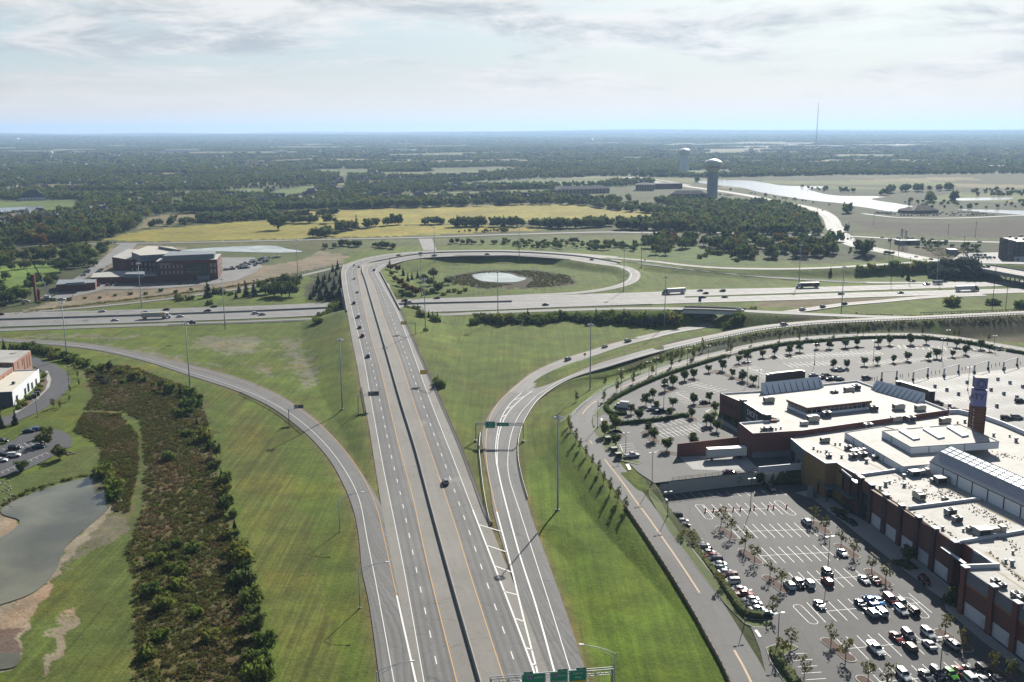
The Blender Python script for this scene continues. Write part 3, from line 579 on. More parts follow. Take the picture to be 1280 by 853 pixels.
# ------------------------------------------------------------------ water
def watermat(name,base,rough,wave):
 m=bpy.data.materials.new(name);m.use_nodes=True;nt,N,L,b=nodes(m)
 b.inputs['Base Color'].default_value=(*alb(base),1);b.inputs['Roughness'].default_value=rough;b.inputs['IOR'].default_value=1.33;b.inputs['Specular IOR Level'].default_value=0.6
 tc=N.new('ShaderNodeTexCoord');n=N.new('ShaderNodeTexNoise');n.inputs['Scale'].default_value=wave;n.inputs['Detail'].default_value=4;L(tc.outputs['Object'],n.inputs['Vector'])
 bp=N.new('ShaderNodeBump');bp.inputs['Strength'].default_value=0.2;bp.inputs['Distance'].default_value=0.3;L(n.outputs[0],bp.inputs['Height']);L(bp.outputs[0],b.inputs['Normal'])
 n2=N.new('ShaderNodeTexNoise');n2.inputs['Scale'].default_value=0.035;n2.inputs['Detail'].default_value=5;n2.inputs['Distortion'].default_value=0.8;L(tc.outputs['Object'],n2.inputs['Vector']);r=N.new('ShaderNodeMapRange');r.inputs[1].default_value=0.35;r.inputs[2].default_value=0.65;r.inputs[3].default_value=0.66;r.inputs[4].default_value=1.25;L(n2.outputs[0],r.inputs[0]);v=N.new('ShaderNodeVectorMath');v.operation='SCALE';v.inputs[0].default_value=alb(base);L(r.outputs[0],v.inputs['Scale']);L(v.outputs[0],b.inputs['Base Color']);return m
MUD=watermat('muddy_pond_water',(0.165,0.16,0.105),0.06,0.5);LAKE=watermat('lake_water',(0.14,0.155,0.16),0.17,0.12);CHALK=watermat('chalky_pond_water',(0.42,0.45,0.42),0.25,0.3)
def smooth_poly(pts,z=0.06,n=6):
 P=pw([p+(z,)for p in pts]);C=np.vstack([P[-2:],P,P[:2]]);k=len(C);c=catmull(C,(k-1)*n+1);i0=None
 s=np.concatenate([[0],np.cumsum(np.sqrt(np.linalg.norm(np.diff(C,axis=0),axis=1)))]);t=np.linspace(s[0],s[-1],len(c));return c[(t>=s[2])&(t<s[len(P)+2])]
def water(name,pts,m,n=6):return flat(name,smooth_poly(pts,0.04,n),m,kind='structure')
water('retention_pond',[(2,637),(10,630),(27,622),(60,610),(111,597),(128,597),(138,603),(139,630),(132,640),(121,649),(100,667),(84,682),(76,698),(70.5,712),(56,730),(37,743),(0,756),(-90,780),(-90,700),(0,672),(22,657),(23.5,650),(3,643)],MUD,5)
water('mud_puddle',[(-50,818),(0,817),(24,816.5),(19,833),(0,837),(-50,838)],MUD)
water('loop_pond',[(590.6,344),(602,341.5),(614,340),(637.6,342.5),(648,346),(658,348),(641,353),(604,351.5)],CHALK)
water('field_pond',[(226,313.3),(262,310),(336,307),(350,308.5),(358,311),(378,314.6),(356,316),(300,315),(262,314.2)],CHALK)
water('golf_pond',[(-80,260),(0,260),(46.5,258),(55,261.7),(46.5,266),(15.5,270),(0,268),(-80,272)],LAKE)
water('fairway_pond',[(293,239),(300,238.3),(308.6,238.5),(303.5,242.8),(295,244)],LAKE)
water('fairway_channel',[(364,248.6),(380,248.2),(420,247.3),(420,248.4),(380,250),(366,250)],LAKE)
water('lake',[(872,227),(897.6,225.3),(932,225.7),(958,229),(984,232.6),(1020,233.2),(1036,234.2),(1013,236),(1022,240.5),(1050,245),(1095,245.5),(1107,246.3),(1088,249),(1122,254.7),(1142,258.6),(1124,261),(1122,265),(1105,263.5),(1087,260.3),(1065,257.3),(1050,254),(1024,251.8),(985,246.4),(949,240.3),(927,235),(897,231.7),(877,229.3)],LAKE,3)
water('side_channel',[(1197,262),(1232,262.3),(1280,263.4),(1400,264),(1400,272),(1280,269),(1251,266.7),(1219,264.5)],LAKE)
water('meadow_pond',[(1195,248.3),(1230,247.2),(1262,246.8),(1262,249.4),(1230,250.6),(1197,250.8)],LAKE)
# ------------------------------------------------------------------ kerbs, islands, pavements
MULCH=mat('bark_mulch',(0.115,0.075,0.055),0.95,0.3,1.5);LAWN=mat('kerbside_lawn',(0.095,0.125,0.028),0.95,0.28,0.5);BED=mat('dark_planting_bed',(0.055,0.042,0.030),0.95,0.3,1.0)
def kerbed(name,P,m,h=0.14,wd=0.28):
 """a raised bed: kerb ring, then the fill 2 cm below its top"""
 P=np.asarray(P,float);n=len(P);bm=MB();c=P.mean(0);d=np.linalg.norm((P-c)[:,:2],axis=1);I=P.copy();I[:,:2]=c[:2]+(P-c)[:,:2]*(1-wd/np.maximum(d,0.6))[:,None]
 vs=[tuple(p-[0,0,0.3])for p in P]+[tuple(p+[0,0,h])for p in P]+[tuple(p+[0,0,h])for p in I]
 fs=[(i,(i+1)%n,n+(i+1)%n,n+i)for i in range(n)]+[(n+i,n+(i+1)%n,2*n+(i+1)%n,2*n+i)for i in range(n)]
 a=sum(P[i][0]*P[(i+1)%n][1]-P[(i+1)%n][0]*P[i][1]for i in range(n))
 if a<0:fs=[f[::-1]for f in fs]
 bm.add(vs,fs);k=bm.obj('kerb_'+name,KERB,kind='structure');flat(name,I+[0,0,h-0.02],m,kind='structure');return k
def capsule(a,b,r,n=5):
 a,b=np.asarray(a,float),np.asarray(b,float);u=(b-a)[:2];u/=np.linalg.norm(u);th=math.atan2(u[1],u[0]);out=[]
 for c,t0 in((b,th-math.pi/2),(a,th+math.pi/2)):
  for k in range(n+1):t=t0+math.pi*k/n;out.append((c[0]+r*math.cos(t),c[1]+r*math.sin(t),c[2]))
 return np.array(out)
def island(p,q,z,r=1.5,m=None):return kerbed('tree_island',capsule(W(*p,z),W(*q,z),r),m or MULCH)
# lower car park: islands of bark between the bays
for p,q in cr(800,560,4,[(392,395),(470,455),(507,512),(590,580),(632,645),(718,718),(870,370),(940,428),(990,485),(1080,548),(1140,612),(1240,685)])and[((800+a[0]/4,560+a[1]/4),(800+b[0]/4,560+b[1]/4))for a,b in[((400,400),(468,450)),((513,515),(590,575)),((635,648),(718,715)),((875,375),(935,425)),((995,488),(1078,545)),((1145,615),(1238,683))]]:island(p,q,0.0)
for a,b in[((292,645),(410,737)),((860,600),(995,688)),((470,835),(500,860)),((1110,780),(1240,880))]:island((960+a[0]/4,640+a[1]/4),(960+b[0]/4,640+b[1]/4),0.0)
# planting strip between the ring road and the car park, with the hedge on it
g1=[(811,611),(822,617),(827,631),(836,648),(850,668),(875,700),(900,732),(923,761),(938,775.5),(958,776),(968,781),(962,786),(942,785),(930,780),(905,754),(880,723),(855,690),(836,664),(820,636),(811,620)]
kerbed('hedge_strip',[tuple(G(*p,0.1))for p in g1],LAWN)
g2=[(957,810),(968,806),(990,805.5),(998,810),(985,816),(978,822),(990,840),(1010,870),(998,885),(978,850),(963,828)]
kerbed('entrance_bed',[W(*p,0.05)for p in g2],LAWN)
ISL_UP=[((742,518),(756,509)),((756,509),(785,522))]
kerbed('corner_bed',[W(*p,4.5)for p in[(742,519),(748,510.5),(760,502),(772,498),(778,506),(768,514),(783,519),(784,522),(770,523),(755,517),(748,521)]],LAWN)
kerbed('gate_bed',[W(*p,4.5)for p in[(741,538),(748,532),(760,530),(772,531),(780,541),(778,543),(768,541),(771,556),(784,572),(803,578),(797,581),(775,576),(757,563)]],LAWN)
upi=lambda L,s,ox,oy,r=1.5,m=None:[kerbed('tree_island',capsule(W(ox+a/s,oy+b/s,4.5),W(ox+c/s,oy+d/s,4.5),r),m or MULCH)for a,b,c,d in L]
upi([(330,280,375,262),(395,275,625,365),(640,192,740,185),(800,172,905,157),(980,142,1070,140),(1140,128,1270,122),(485,240,575,225),(165,340,255,318),(35,408,125,372),(225,487,330,480)],4.923,820,410)
upi([(75,140,205,133),(290,128,410,124),(505,122,640,128),(790,130,1080,172),(200,263,310,258),(395,243,515,232),(605,220,710,215),(785,203,900,195)],5.333,1040,410)
upi([(985,480,1040,530),(1070,580,1140,590),(840,475,870,500),(1190,395,1230,420)],4,560,420,1.8)
kerbed('store_bed',[W(*p,4.5)for p in[(884,516),(888,512.5),(896,511.5),(899,517),(905,524),(898,523)]],LAWN)
flat('store_pavement',pw([p+(4.6,)for p in[(881,514),(888,511.5),(895,519),(922,536),(922,541),(902,530)]]),WALKC,kind='structure')
# pavement along the mall
fa,fb,fc=W(1086.6,653.8,0),W(1186,737,0),W(1200,768,0)
flat('mall_pavement',pw([p+(0.12,)for p in[(994,616),(1010,613),(1032,617),(1060,640),(1088,655),(1125,682),(1190,735),(1204,768),(1236,794),(1330,868),(1330,880),(1226,800),(1196,774),(1182,762),(1180,750),(1160,736),(1145,724),(1080,674),(1050,650),(1036,640),(1018,625)]]),WALKC,kind='structure')
kerbed('facade_bed',[W(*p,0.1)for p in[(1119,703),(1126,698),(1136,700),(1150,711),(1148,713),(1135,713)]],BED)
kerbed('facade_bed',[W(*p,0.1)for p in[(1182,751),(1187,749),(1197,754),(1204,762),(1202,765),(1190,759)]],BED)
kerbed('facade_bed',[W(*p,0.1)for p in[(1036,640),(1046,638),(1060,638.5),(1062,642),(1046,644)]],BED)
# ------------------------------------------------------------------ bay markings
bw=MB()
def seg(a,b,z,wd=0.13):ribbon(bw,np.array([W(*a,z),(W(*a,z)+W(*b,z))/2,W(*b,z)]),wd/2,0.025)
def bays(A0,A1,n,D,z,both=True):
 """n bay lines between A0 and A1 (pixels of the row's middle line), each reaching D world-metres to either side along dirn"""
 a,b=W(*A0,z),W(*A1,z)
 if D is None:v=(b-a)/np.linalg.norm(b-a);D=np.array([v[1],-v[0]])*5.0;n=int(np.linalg.norm(b-a)/2.75)+1
 e=np.array([*D,0.0])
 for i in range(n):
  c=a+(b-a)*i/(n-1);P=np.array([c-e*(1 if both else 0),c,c+e]);ribbon(bw,P,0.065,0.025)
 ribbon(bw,np.array([a,(a+b)/2,b]),0.065,0.03)
lo=lambda x,y:(800+x/4,560+y/4)
def dirn(a,b,z=0):v=W(*b,z)-W(*a,z);return v[:2]/np.linalg.norm(v[:2])*5.4
dl=dirn(lo(640,272),lo(710,335))
bays(lo(345,315),lo(680,302),9,dl,0.0);bays(lo(470,420),lo(850,408),10,dl,0.0);bays(lo(600,540),lo(950,523),9,dl,0.0)
bays(lo(740,672),lo(1110,642),9,dl,0.0);bays(lo(880,822),lo(1400,775),11,dl,0.0)
m2=lambda x,y:(960+x/4,640+y/4)
bays(m2(390,685),m2(880,640),10,dl,0.0);bays(m2(560,850),m2(1110,800),11,dl,0.0);bays(m2(140,228),m2(420,195),1+6,dl,0.0)if False else None
for a,b in[((295,290),(345,350)),((690,272),(760,330))]:
 P=capsule(W(*lo(*a),0),W(*lo(*b),0),1.2);ribbon(bw,np.vstack([P,P[:1]]),0.06,0.025)
for a,b in[((150,475),(225,550)),((700,440),(780,520))]:
 P=capsule(W(*m2(*a),0),W(*m2(*b),0),1.2);ribbon(bw,np.vstack([P,P[:1]]),0.06,0.025)
for i in range(24):  # bays along the hedge
 t=i/23;a=W(836+t*100,646+t*120+4*math.sin(t*3),0);b=a+np.array([4.9,0.4,0]);ribbon(bw,np.array([a,(a+b)/2,b]),0.065,0.025)
for i in range(7):a=W(986+i*5.4,818+i*8,0);b=a+np.array([4.6,0.5,0]);ribbon(bw,np.array([a,(a+b)/2,b]),0.065,0.025)
for i in range(13):t=i/12;a=W(840+t*135,617-t*4,0);b=W(848+t*135,623-t*4,0);ribbon(bw,np.array([a,(a+b)/2,b]),0.065,0.025)
# upper car park: rows follow the crown of the ring road
ur=lambda s,ox,oy,x,y:(ox+x/s,oy+y/s)
d_up=lambda a,b:dirn(a,b,4.5)
for a,b in[((864,480),(899,489)),((845,491),(868,503)),((934,459),(968,474)),((960,447),(1100,441)),((985,457),(1040,454)),((1080,455),(1230,444)),((1110,433),(1240,438))]:bays(a,b,0,None,4.5)
bays((824,543),(880,534.5),11,dirn((838,539),(855,550),4.5),4.5);bays((818,530),(850,524.5),6,dirn((826,534),(836,539),4.5),4.5,False)
bays((775,556),(782,574),7,dirn((772,557),(790,555),4.5),4.5,False)
for row in range(5):
 y0=474+row*11+row*row*0.8;bays((1150+row*14,y0+2),(1278,y0-8),26-row*2,dirn((1180,y0),(1187,y0+4),4.5)*0.8,4.56)
dd=dirn((10,563),(22,573),0.05)
bays((2,590),(58,566),9,dd*0.5,0.06,False);bays((-20,572),(54,552),12,dd*0.9,0.06)
bw.obj('parking_bay_markings',WHITE,kind='structure')
sb=MB()
for a in[((886,655),(912,667)),((1213,793),(1249,829))]:pass
for P in([(782,581),(786,580),(789,587),(786,588)],[(943,788.5),(946,787.5),(952,796),(949,797)],[(751,523),(753,523),(753,526),(751,526)]):
 q=pw([p+((4.5,)if P[0][1]<600 else(0.05,))for p in P]);sb.add([tuple(v+[0,0,0.06])for v in q],[(0,1,2,3)])
sb.obj('stop_bars',WHITE,kind='structure')
# ------------------------------------------------------------------ walls, barriers, rails
CONC=mat('barrier_concrete',(0.33,0.315,0.28),0.85,0.16,0.7);BLOCK=mat('retaining_block',(0.50,0.49,0.45),0.9,0.1,0.8);STEEL=mat('galvanised_steel',(0.34,0.36,0.37),0.45,0.12,1.0,0.6);POSTW=mat('weathered_timber_post',(0.16,0.125,0.09),0.9,0.2,2.0);BLACKM=mat('black_metal',(0.02,0.02,0.022),0.5,0.1,1.0);RUST=mat('weathering_steel',(0.20,0.085,0.045),0.8,0.3,0.8)
def jersey(name,P,label,h=1.05,w0=0.4,w1=0.16,m=None):
 P=np.asarray(P,float);n=perp(P);mb=MB();vs=[]
 for i in range(len(P)):
  for o,z in((-w0,-0.1),(-w0,0.12),(-w1-0.05,0.42),(-w1,h),(w1,h),(w1+0.05,0.42),(w0,0.12),(w0,-0.1)):vs.append((P[i,0]+n[i,0]*o,P[i,1]+n[i,1]*o,P[i,2]+z))
 fs=[(i*8+j,i*8+j+1,(i+1)*8+j+1,(i+1)*8+j)for i in range(len(P)-1)for j in range(7)]+[tuple(range(8)),tuple(range((len(P)-1)*8,len(P)*8))[::-1]]
 mb.add(vs,[f[::-1]for f in fs]);return mb.obj(name,m or CONC,label=label,cat='barrier')
jersey('median_barrier',resample(ext(B129),4),'long concrete barrier down the middle of the highway from the foreground over the bridge')
jersey('interstate_barrier',resample((flatz(I75N[:8])+flatz(I75S[:8]))/2+lift*0.08,8),'concrete barrier in the middle of the interstate under the highway bridge')
for nm,L_,i0,i1,tx in(('bridge_parapet',LEDG,7,11,'pale concrete parapet on the left edge of the highway bridge'),('bridge_parapet',REDG,6,9,'grey concrete parapet on the right edge of the highway bridge')):
 jersey(nm,resample(w129(L_[i0:i1]),4),tx,1.0,0.25,0.2)
def guardrail(P,label,step=2.0,hgt=0.85,name='guardrail',mpost=None,thin=False):
 P=resample(P,step);n=perp(P);mb=MB();vs=[]
 prof=((-0.04,hgt-0.33),(0.06,hgt-0.27),(-0.02,hgt-0.17),(0.06,hgt-0.07),(-0.04,hgt))
 for i in range(len(P)):
  for o,z in prof:vs.append((P[i,0]+n[i,0]*o,P[i,1]+n[i,1]*o,P[i,2]+z))
 k=len(prof);mb.add(vs,[(i*k+j,i*k+j+1,(i+1)*k+j+1,(i+1)*k+j)for i in range(len(P)-1)for j in range(k-1)])
 t=thing(name,label,'guardrail');mb.obj('rail',STEEL,t);pb=MB()
 for i in range(len(P)):pb.box((P[i,0]-n[i,0]*0.14,P[i,1]-n[i,1]*0.14,P[i,2]+hgt/2-0.1),(0.24,0.26,hgt+0.16),math.atan2(n[i,1],n[i,0]),bottom=False)
 pb.obj('posts',mpost or POSTW,t,kind='stuff');return t
guardrail(w129([(487,361),(500,387.5),(527.5,450),(550,500),(580,570),(605,638),(613,656)])+lift*0.05,'long guardrail beside the right carriageway running down to the nose between highway and ramp')
guardrail(flatz([(614,657),(611,648),(605.5,620),(601,585),(599,560),(600.5,543)]),'short guardrail on the inner edge of the right ramp under the green sign gantry')
guardrail(zbw([(659.5,624),(651.5,595),(647.5,570),(649.5,545),(659,521),(679,496),(712,476),(761,460.3),(811,445.3),(880,427.4)])+lift*0.05,'curved guardrail on the outer edge of the right ramp above the retail car park')
guardrail(pw(LOWER[1:])+np.array([0,-5.2,0.05]),'guardrail along the near side of the raised ramp north of the ring road')
guardrail(flatz([(300,492),(318,500.5),(336,509.5),(357,523.5),(378,541)]),'dark guardrail on the outside of the left ramp behind the small cantilever sign')
guardrail(flatz([(-60,411.8),(130,406.4),(330,399.4),(400,396)]),'guardrail between the interstate and the parallel road left of the bridge')
guardrail(w129([(451.5,486),(454,500),(456.5,518),(454,519)]),'short guardrail protecting the cantilever sign left of the highway')
guardrail(flatz([(210,407.5),(330,403.6),(398,400.8)]),'guardrail on the near side of the parallel road left of the bridge')
guardrail(pw(RA2[1:7])+np.array([0,-4.2,0.05]),'guardrail along the exit ramp dropping towards the interstate')
guardrail(pw([(1151,392.5,8.2),(1200,390.8,8.2),(1290,387.5,8.2)]),'guardrail on the far side of the raised ramp by the lone shrubs')
guardrail(flatz([(556,392),(640,388.6),(720,385.2),(815,382)])+lift*0.3,'guardrail between the interstate and the collector road right of the bridge')
guardrail(pw([(568,320.5,6),(614,320.2,5.6),(680,321.7,5.2),(712,325.3,4.8)]),'guardrail round the inside of the loop above the chalky pond')
# timber-coloured wall on the outside of the ring road
def wallrun(name,P,h,th,m,label,cat='wall',kind=None,base=0.4):
 P=np.asarray(P,float);n=perp(P);mb=MB();vs=[];hh=np.broadcast_to(h,(len(P),))
 for i in range(len(P)):
  for o,z in((-th/2,-base),(-th/2,hh[i]),(th/2,hh[i]),(th/2,-base)):vs.append((P[i,0]+n[i,0]*o,P[i,1]+n[i,1]*o,P[i,2]+z))
 fs=[(i*4+j,i*4+j+1,(i+1)*4+j+1,(i+1)*4+j)for i in range(len(P)-1)for j in range(3)]+[(0,1,2,3),tuple(range(len(vs)-4,len(vs)))[::-1]]
 mb.add(vs,[f[::-1]for f in fs]);return mb.obj(name,m,label=label,cat=cat)
rgp=resample(pw(RING),3);rgn=perp(rgp);s_=np.arange(len(rgp))*3.0
wl=rgp.copy();wl[:,:2]-=rgn*4.9;wl=wl[(s_>0)&(s_<112)]
TIM=mat('tan_board',(0.30,0.235,0.15),0.9,0.12,0.6)
fw_=thing('roadside_fence','low tan boarded fence along the outer side of the ring road above the mown bank','fence')
for i in range(0,len(wl)-1):
 a,b=wl[i],wl[i+1];c=(a+b)/2;mb=MB();mb.box((0,0,0.45),(np.linalg.norm((b-a)[:2])-0.06,0.12,1.1));o=mb.obj('board_panel',TIM,fw_);o.location=c;o.rotation_euler=(0,0,math.atan2(b[1]-a[1],b[0]-a[0]))
pb=MB()
for p in wl:pb.box((p[0],p[1],p[2]+0.5),(0.16,0.2,1.4))
pb.obj('posts',POSTW,fw_,kind='stuff')
# block retaining wall between the upper and the lower car park
RW=resample(np.vstack([pw([(811,606,4.5),(818,603.8,4.5),(830,602,4.5),(850,600,4.5),(920,592,4.5),(1003,583.5,4.5)])]),3.0);RW[:,2]=0
bwall=thing('retaining_wall','tall pale block retaining wall at the far edge of the lower car park','wall')
rn=perp(RW);nb=9
core=MB();vs=[]
for i in range(len(RW)):
 top=4.6-3.0*max(0,1-i*3/7.0)
 for o,z in((0.12,-0.4),(0.12,top),(-0.5,top),(-0.5,-0.4)):vs.append((RW[i,0]+rn[i,0]*o,RW[i,1]+rn[i,1]*o,z))
core.add(vs,[f for i in range(len(RW)-1)for j in range(3)for f in[(i*4+j,i*4+j+1,(i+1)*4+j+1,(i+1)*4+j)]]);core.obj('wall_core',mat('wall_joint',(0.20,0.19,0.17),0.95),bwall)
blk=MB();blk.box((0,0,0),(1.16,0.26,0.58));bme=blk.mesh('block');bme.materials.append(BLOCK);RWf=resample(RW,1.2);fn=perp(RWf);cnt=0;rest=MB()
for j in range(7):
 for i in range(len(RWf)-1):
  c=(RWf[i]+RWf[i+1])/2 if j%2 else RWf[i+1];n_=fn[i];s0=i*1.2;top=4.6-3.0*max(0,1-s0/7.0);z=0.22+j*0.62
  if z+0.3>top:continue
  t=RWf[i+1]-RWf[i];rz=math.atan2(t[1],t[0]);jit=random.uniform(-0.015,0.015);p=(c[0]+n_[0]*(0.2+jit),c[1]+n_[1]*(0.2+jit),z)
  if cnt<290:o=link('block',bme,None,bwall,loc=p,rz=rz);cnt+=1
  else:rest.box(p,(1.16,0.26,0.58),rz)
if rest.v:rest.obj('blocks',BLOCK,bwall,kind='stuff')
rf=thing('wall_railing','thin black railing on top of the block retaining wall','railing');rl_,rp_=MB(),MB()
RT=RW[3:]+[0,0,4.5]
for z in(0.35,0.75,1.15):rl_.tube([tuple(p+[0,0,z])for p in RT],0.04,4)
for p in resample(RT,2.4):rp_.box((p[0],p[1],p[2]+0.6),(0.08,0.08,1.25))
rl_.obj('rail',BLACKM,rf);rp_.obj('posts',BLACKM,rf,kind='stuff')
# ------------------------------------------------------------------ bridges
def bridge(name,label,P,hw,th,piers,par=True,m=None):
 t=thing(name,label,'bridge');mb=MB();n=perp(P)
 L_,R_=P.copy(),P.copy();L_[:,:2]-=n*hw;R_[:,:2]+=n*hw;vs=[]
 for i in range(len(P)):vs+=[L_[i]-[0,0,th],L_[i]-[0,0,0.06],R_[i]-[0,0,0.06],R_[i]-[0,0,th]]
 mb.add(vs,[(i*4+j,(i+1)*4+j,(i+1)*4+(j+1)%4,i*4+(j+1)%4)[::-1]for i in range(len(P)-1)for j in range(4)]+[(0,1,2,3)[::-1],tuple(range(len(vs)-4,len(vs)))]);mb.obj('deck_girder',m or CONC,t)
 for i,k in piers:
  c=P[i];a=math.atan2(n[i,1],n[i,0]);cap=MB();cap.box((c[0],c[1],c[2]-th-0.5),(hw*1.7,1.1,1.0),a);cap.obj('pier_cap',CONC,t)
  for q in np.linspace(-0.7,0.7,k):col=MB();col.tube([(c[0]+n[i,0]*hw*q,c[1]+n[i,1]*hw*q,-0.6),(c[0]+n[i,0]*hw*q,c[1]+n[i,1]*hw*q,c[2]-th-0.9)],0.5,10);col.obj('pier',CONC,t)
 if par:
  for E_ in(L_,R_):
   k=MB();ribbon_box(k,E_,0.15,1.0);k.obj('parapet',CONC,t)
 return t
def ribbon_box(mb,P,hw,h,z0=-0.1):
 n=perp(P);vs=[]
 for i in range(len(P)):
  for o,z in((-hw,z0),(-hw,h),(hw,h),(hw,z0)):vs.append((P[i,0]+n[i,0]*o,P[i,1]+n[i,1]*o,P[i,2]+z))
 mb.add(vs,[(i*4+j,i*4+j+1,(i+1)*4+j+1,(i+1)*4+j)[::-1]for i in range(len(P)-1)for j in range(3)]+[(0,1,2,3),tuple(range(len(vs)-4,len(vs)))[::-1]])
mid=between(w129(LEDG[6:10]),w129(REDG[5:9]),40);pm=mid[(mid[:,1]>W(466,388.5,7)[1])&(mid[:,1]<W(458,355,7.2)[1])]
bridge('highway_bridge','wide grey bridge carrying the highway over the interstate',pm,17.8,1.5,[(len(pm)//2,7)],False)
for P_,s_ in((pm[0],-1),(pm[-1],1)):
 mb=MB();mb.box((P_[0],P_[1]+s_*3.5,2.6),(35.5,7.5,6.4),math.radians(10.3));mb.obj('bridge_abutment',CONC,label='concrete abutment under the '+('near' if s_<0 else 'far')+' end of the highway bridge',cat='abutment')
cb=resample(pw(COLLR[10:14]),6);cb=cb[(cb[:,0]>xa-2)&(cb[:,0]<xb+2)]
bridge('collector_bridge','narrow concrete bridge where the collector road crosses the curving ramp',cb,4.8,2.2,[],True,mat('bright_concrete',(0.75,0.74,0.70),0.8,0.08,0.6))
mb=MB();q=[W(838,405,0),W(866,404.5,0),W(897,397,0.2),W(889,392,3.0),W(858,392,5.5)]
a0,a1,a2,a3=W(836,406,0),W(898,397.5,0),W(893,391.5,5.6),W(856,390,5.6)
mb.add([tuple(v)for v in(a0,a1,a2,a3)],[(0,1,2,3)]);mb.add([tuple(v-np.array([0,-3,0.8]))for v in(a0,a1,a2,a3)],[(3,2,1,0)]);mb.obj('slope_paving',DECKC,kind='structure')
LB=resample(pw(LIB[12:]),8);LB=LB[LB[:,0]>W(1217,333,7.4)[0]]
bridge('overpass','long overpass with a railing carrying the boulevard above the interstate at the right edge',LB,12.5,1.9,[(len(LB)//4+1,5),(len(LB)//2+1,5)],True,mat('overpass_concrete',(0.30,0.29,0.27),0.85,0.1,0.5))
# ================================================================== buildings
def roofmat(name,col):
 """sheet membrane: welded seams, water stains, dirt"""
 m=mat(name,col,0.75,0.22,0.09);nt,N,L,b=nodes(m);src=b.inputs['Base Color'].links[0].from_socket;tc=N.new('ShaderNodeTexCoord');mp=N.new('ShaderNodeMapping');mp.inputs['Rotation'].default_value=(0,0,0.24);L(tc.outputs['Object'],mp.inputs[0])
 br=N.new('ShaderNodeTexBrick');br.inputs['Scale'].default_value=1;br.inputs['Brick Width'].default_value=14;br.inputs['Row Height'].default_value=3.0;br.inputs['Mortar Size'].default_value=0.07;br.inputs['Color1'].default_value=(1,1,1,1);br.inputs['Color2'].default_value=(0.93,0.92,0.90,1);br.inputs['Mortar'].default_value=(0.74,0.72,0.68,1);L(mp.outputs[0],br.inputs['Vector'])
 n=N.new('ShaderNodeTexNoise');n.inputs['Scale'].default_value=0.35;n.inputs['Detail'].default_value=9;n.inputs['Roughness'].default_value=0.7;L(tc.outputs['Object'],n.inputs['Vector']);rp=N.new('ShaderNodeValToRGB');rp.color_ramp.elements[0].position=0.33;rp.color_ramp.elements[0].color=(0.80,0.76,0.67,1);rp.color_ramp.elements[1].position=0.50;rp.color_ramp.elements[1].color=(1,1,1,1);L(n.outputs[0],rp.inputs[0])
 x=src
 for s_ in(br.outputs['Color'],rp.outputs[0]):k=N.new('ShaderNodeMix');k.data_type='RGBA';k.blend_type='MULTIPLY';k.inputs[0].default_value=1;L(x,k.inputs[6]);L(s_,k.inputs[7]);x=k.outputs[2]
 L(x,b.inputs['Base Color']);return m
BRICK=mat('brown_brick',(0.175,0.080,0.062),0.85,0.12,0.7);REDB=mat('red_brick',(0.20,0.078,0.058),0.85,0.12,0.7);ROOFW=roofmat('white_roof_membrane',(0.43,0.42,0.39));PANW=mat('white_wall_panel',(0.66,0.67,0.69),0.6,0.06,0.5)
GREYP=mat('grey_wall_panel',(0.20,0.215,0.24),0.7,0.08,0.5);OCHRE=mat('ochre_render',(0.34,0.215,0.075),0.85,0.08,0.5);ORNG=mat('orange_band',(0.45,0.16,0.05),0.7,0.05,0.5);PIL=mat('dark_brick_pier',(0.115,0.062,0.052),0.85,0.12,0.8)
SCREEN=mat('white_screen_panel',(0.80,0.83,0.87),0.6,0.05,0.4);SEAM=mat('dark_seam',(0.06,0.065,0.07),0.7,0.1,1);HVAC=mat('beige_hvac_casing',(0.50,0.47,0.40),0.6,0.12,0.9);HVAC2=mat('grey_hvac_casing',(0.25,0.27,0.28),0.5,0.14,0.9);GRILLE=mat('dark_grille',(0.03,0.03,0.032),0.6,0.1,2)
GLASS=mat('tinted_glazing',(0.03,0.045,0.055),0.08,0.0,1,0.0,0.8);GLSKY=mat('skylight_glazing',(0.42,0.52,0.58),0.25,0.08,0.3,0.0,0.8);METR=mat('standing_seam_roof',(0.43,0.43,0.46),0.6,0.05,0.3,0.2);STAIN=mat('roof_stain',(0.42,0.36,0.26),0.9,0.3,0.8);DEBR=mat('loose_roof_ballast',(0.20,0.165,0.12),0.95,0.35,1.2)
def wp(L,z):return[tuple(W(p[0],p[1],z))for p in L]
def mass(parent,name,pts,z0,z1,mwall,mroof=None,world=False):
 P=pts if world else wp(pts,z1);mb=MB();mb.prism(P,z0,z1,0,1);return mb.obj(name,[mwall,mroof or ROOFW],parent)
def wallbox(mb,a,b,z0,z1,th,out=0.0,mi=0):
 """slab along a-b (xy), its outer face 'out' metres outside the line on the right-hand side"""
 a=np.array(a[:2]);b=np.array(b[:2]);d=b-a;l=np.linalg.norm(d);u=d/l;n=np.array([u[1],-u[0]]);c=(a+b)/2+n*(out-th/2)
 return mb.box((c[0],c[1],(z0+z1)/2),(l,th,z1-z0),math.atan2(u[1],u[0]),mi)
def lerp(a,b,t):return a+(b-a)*t
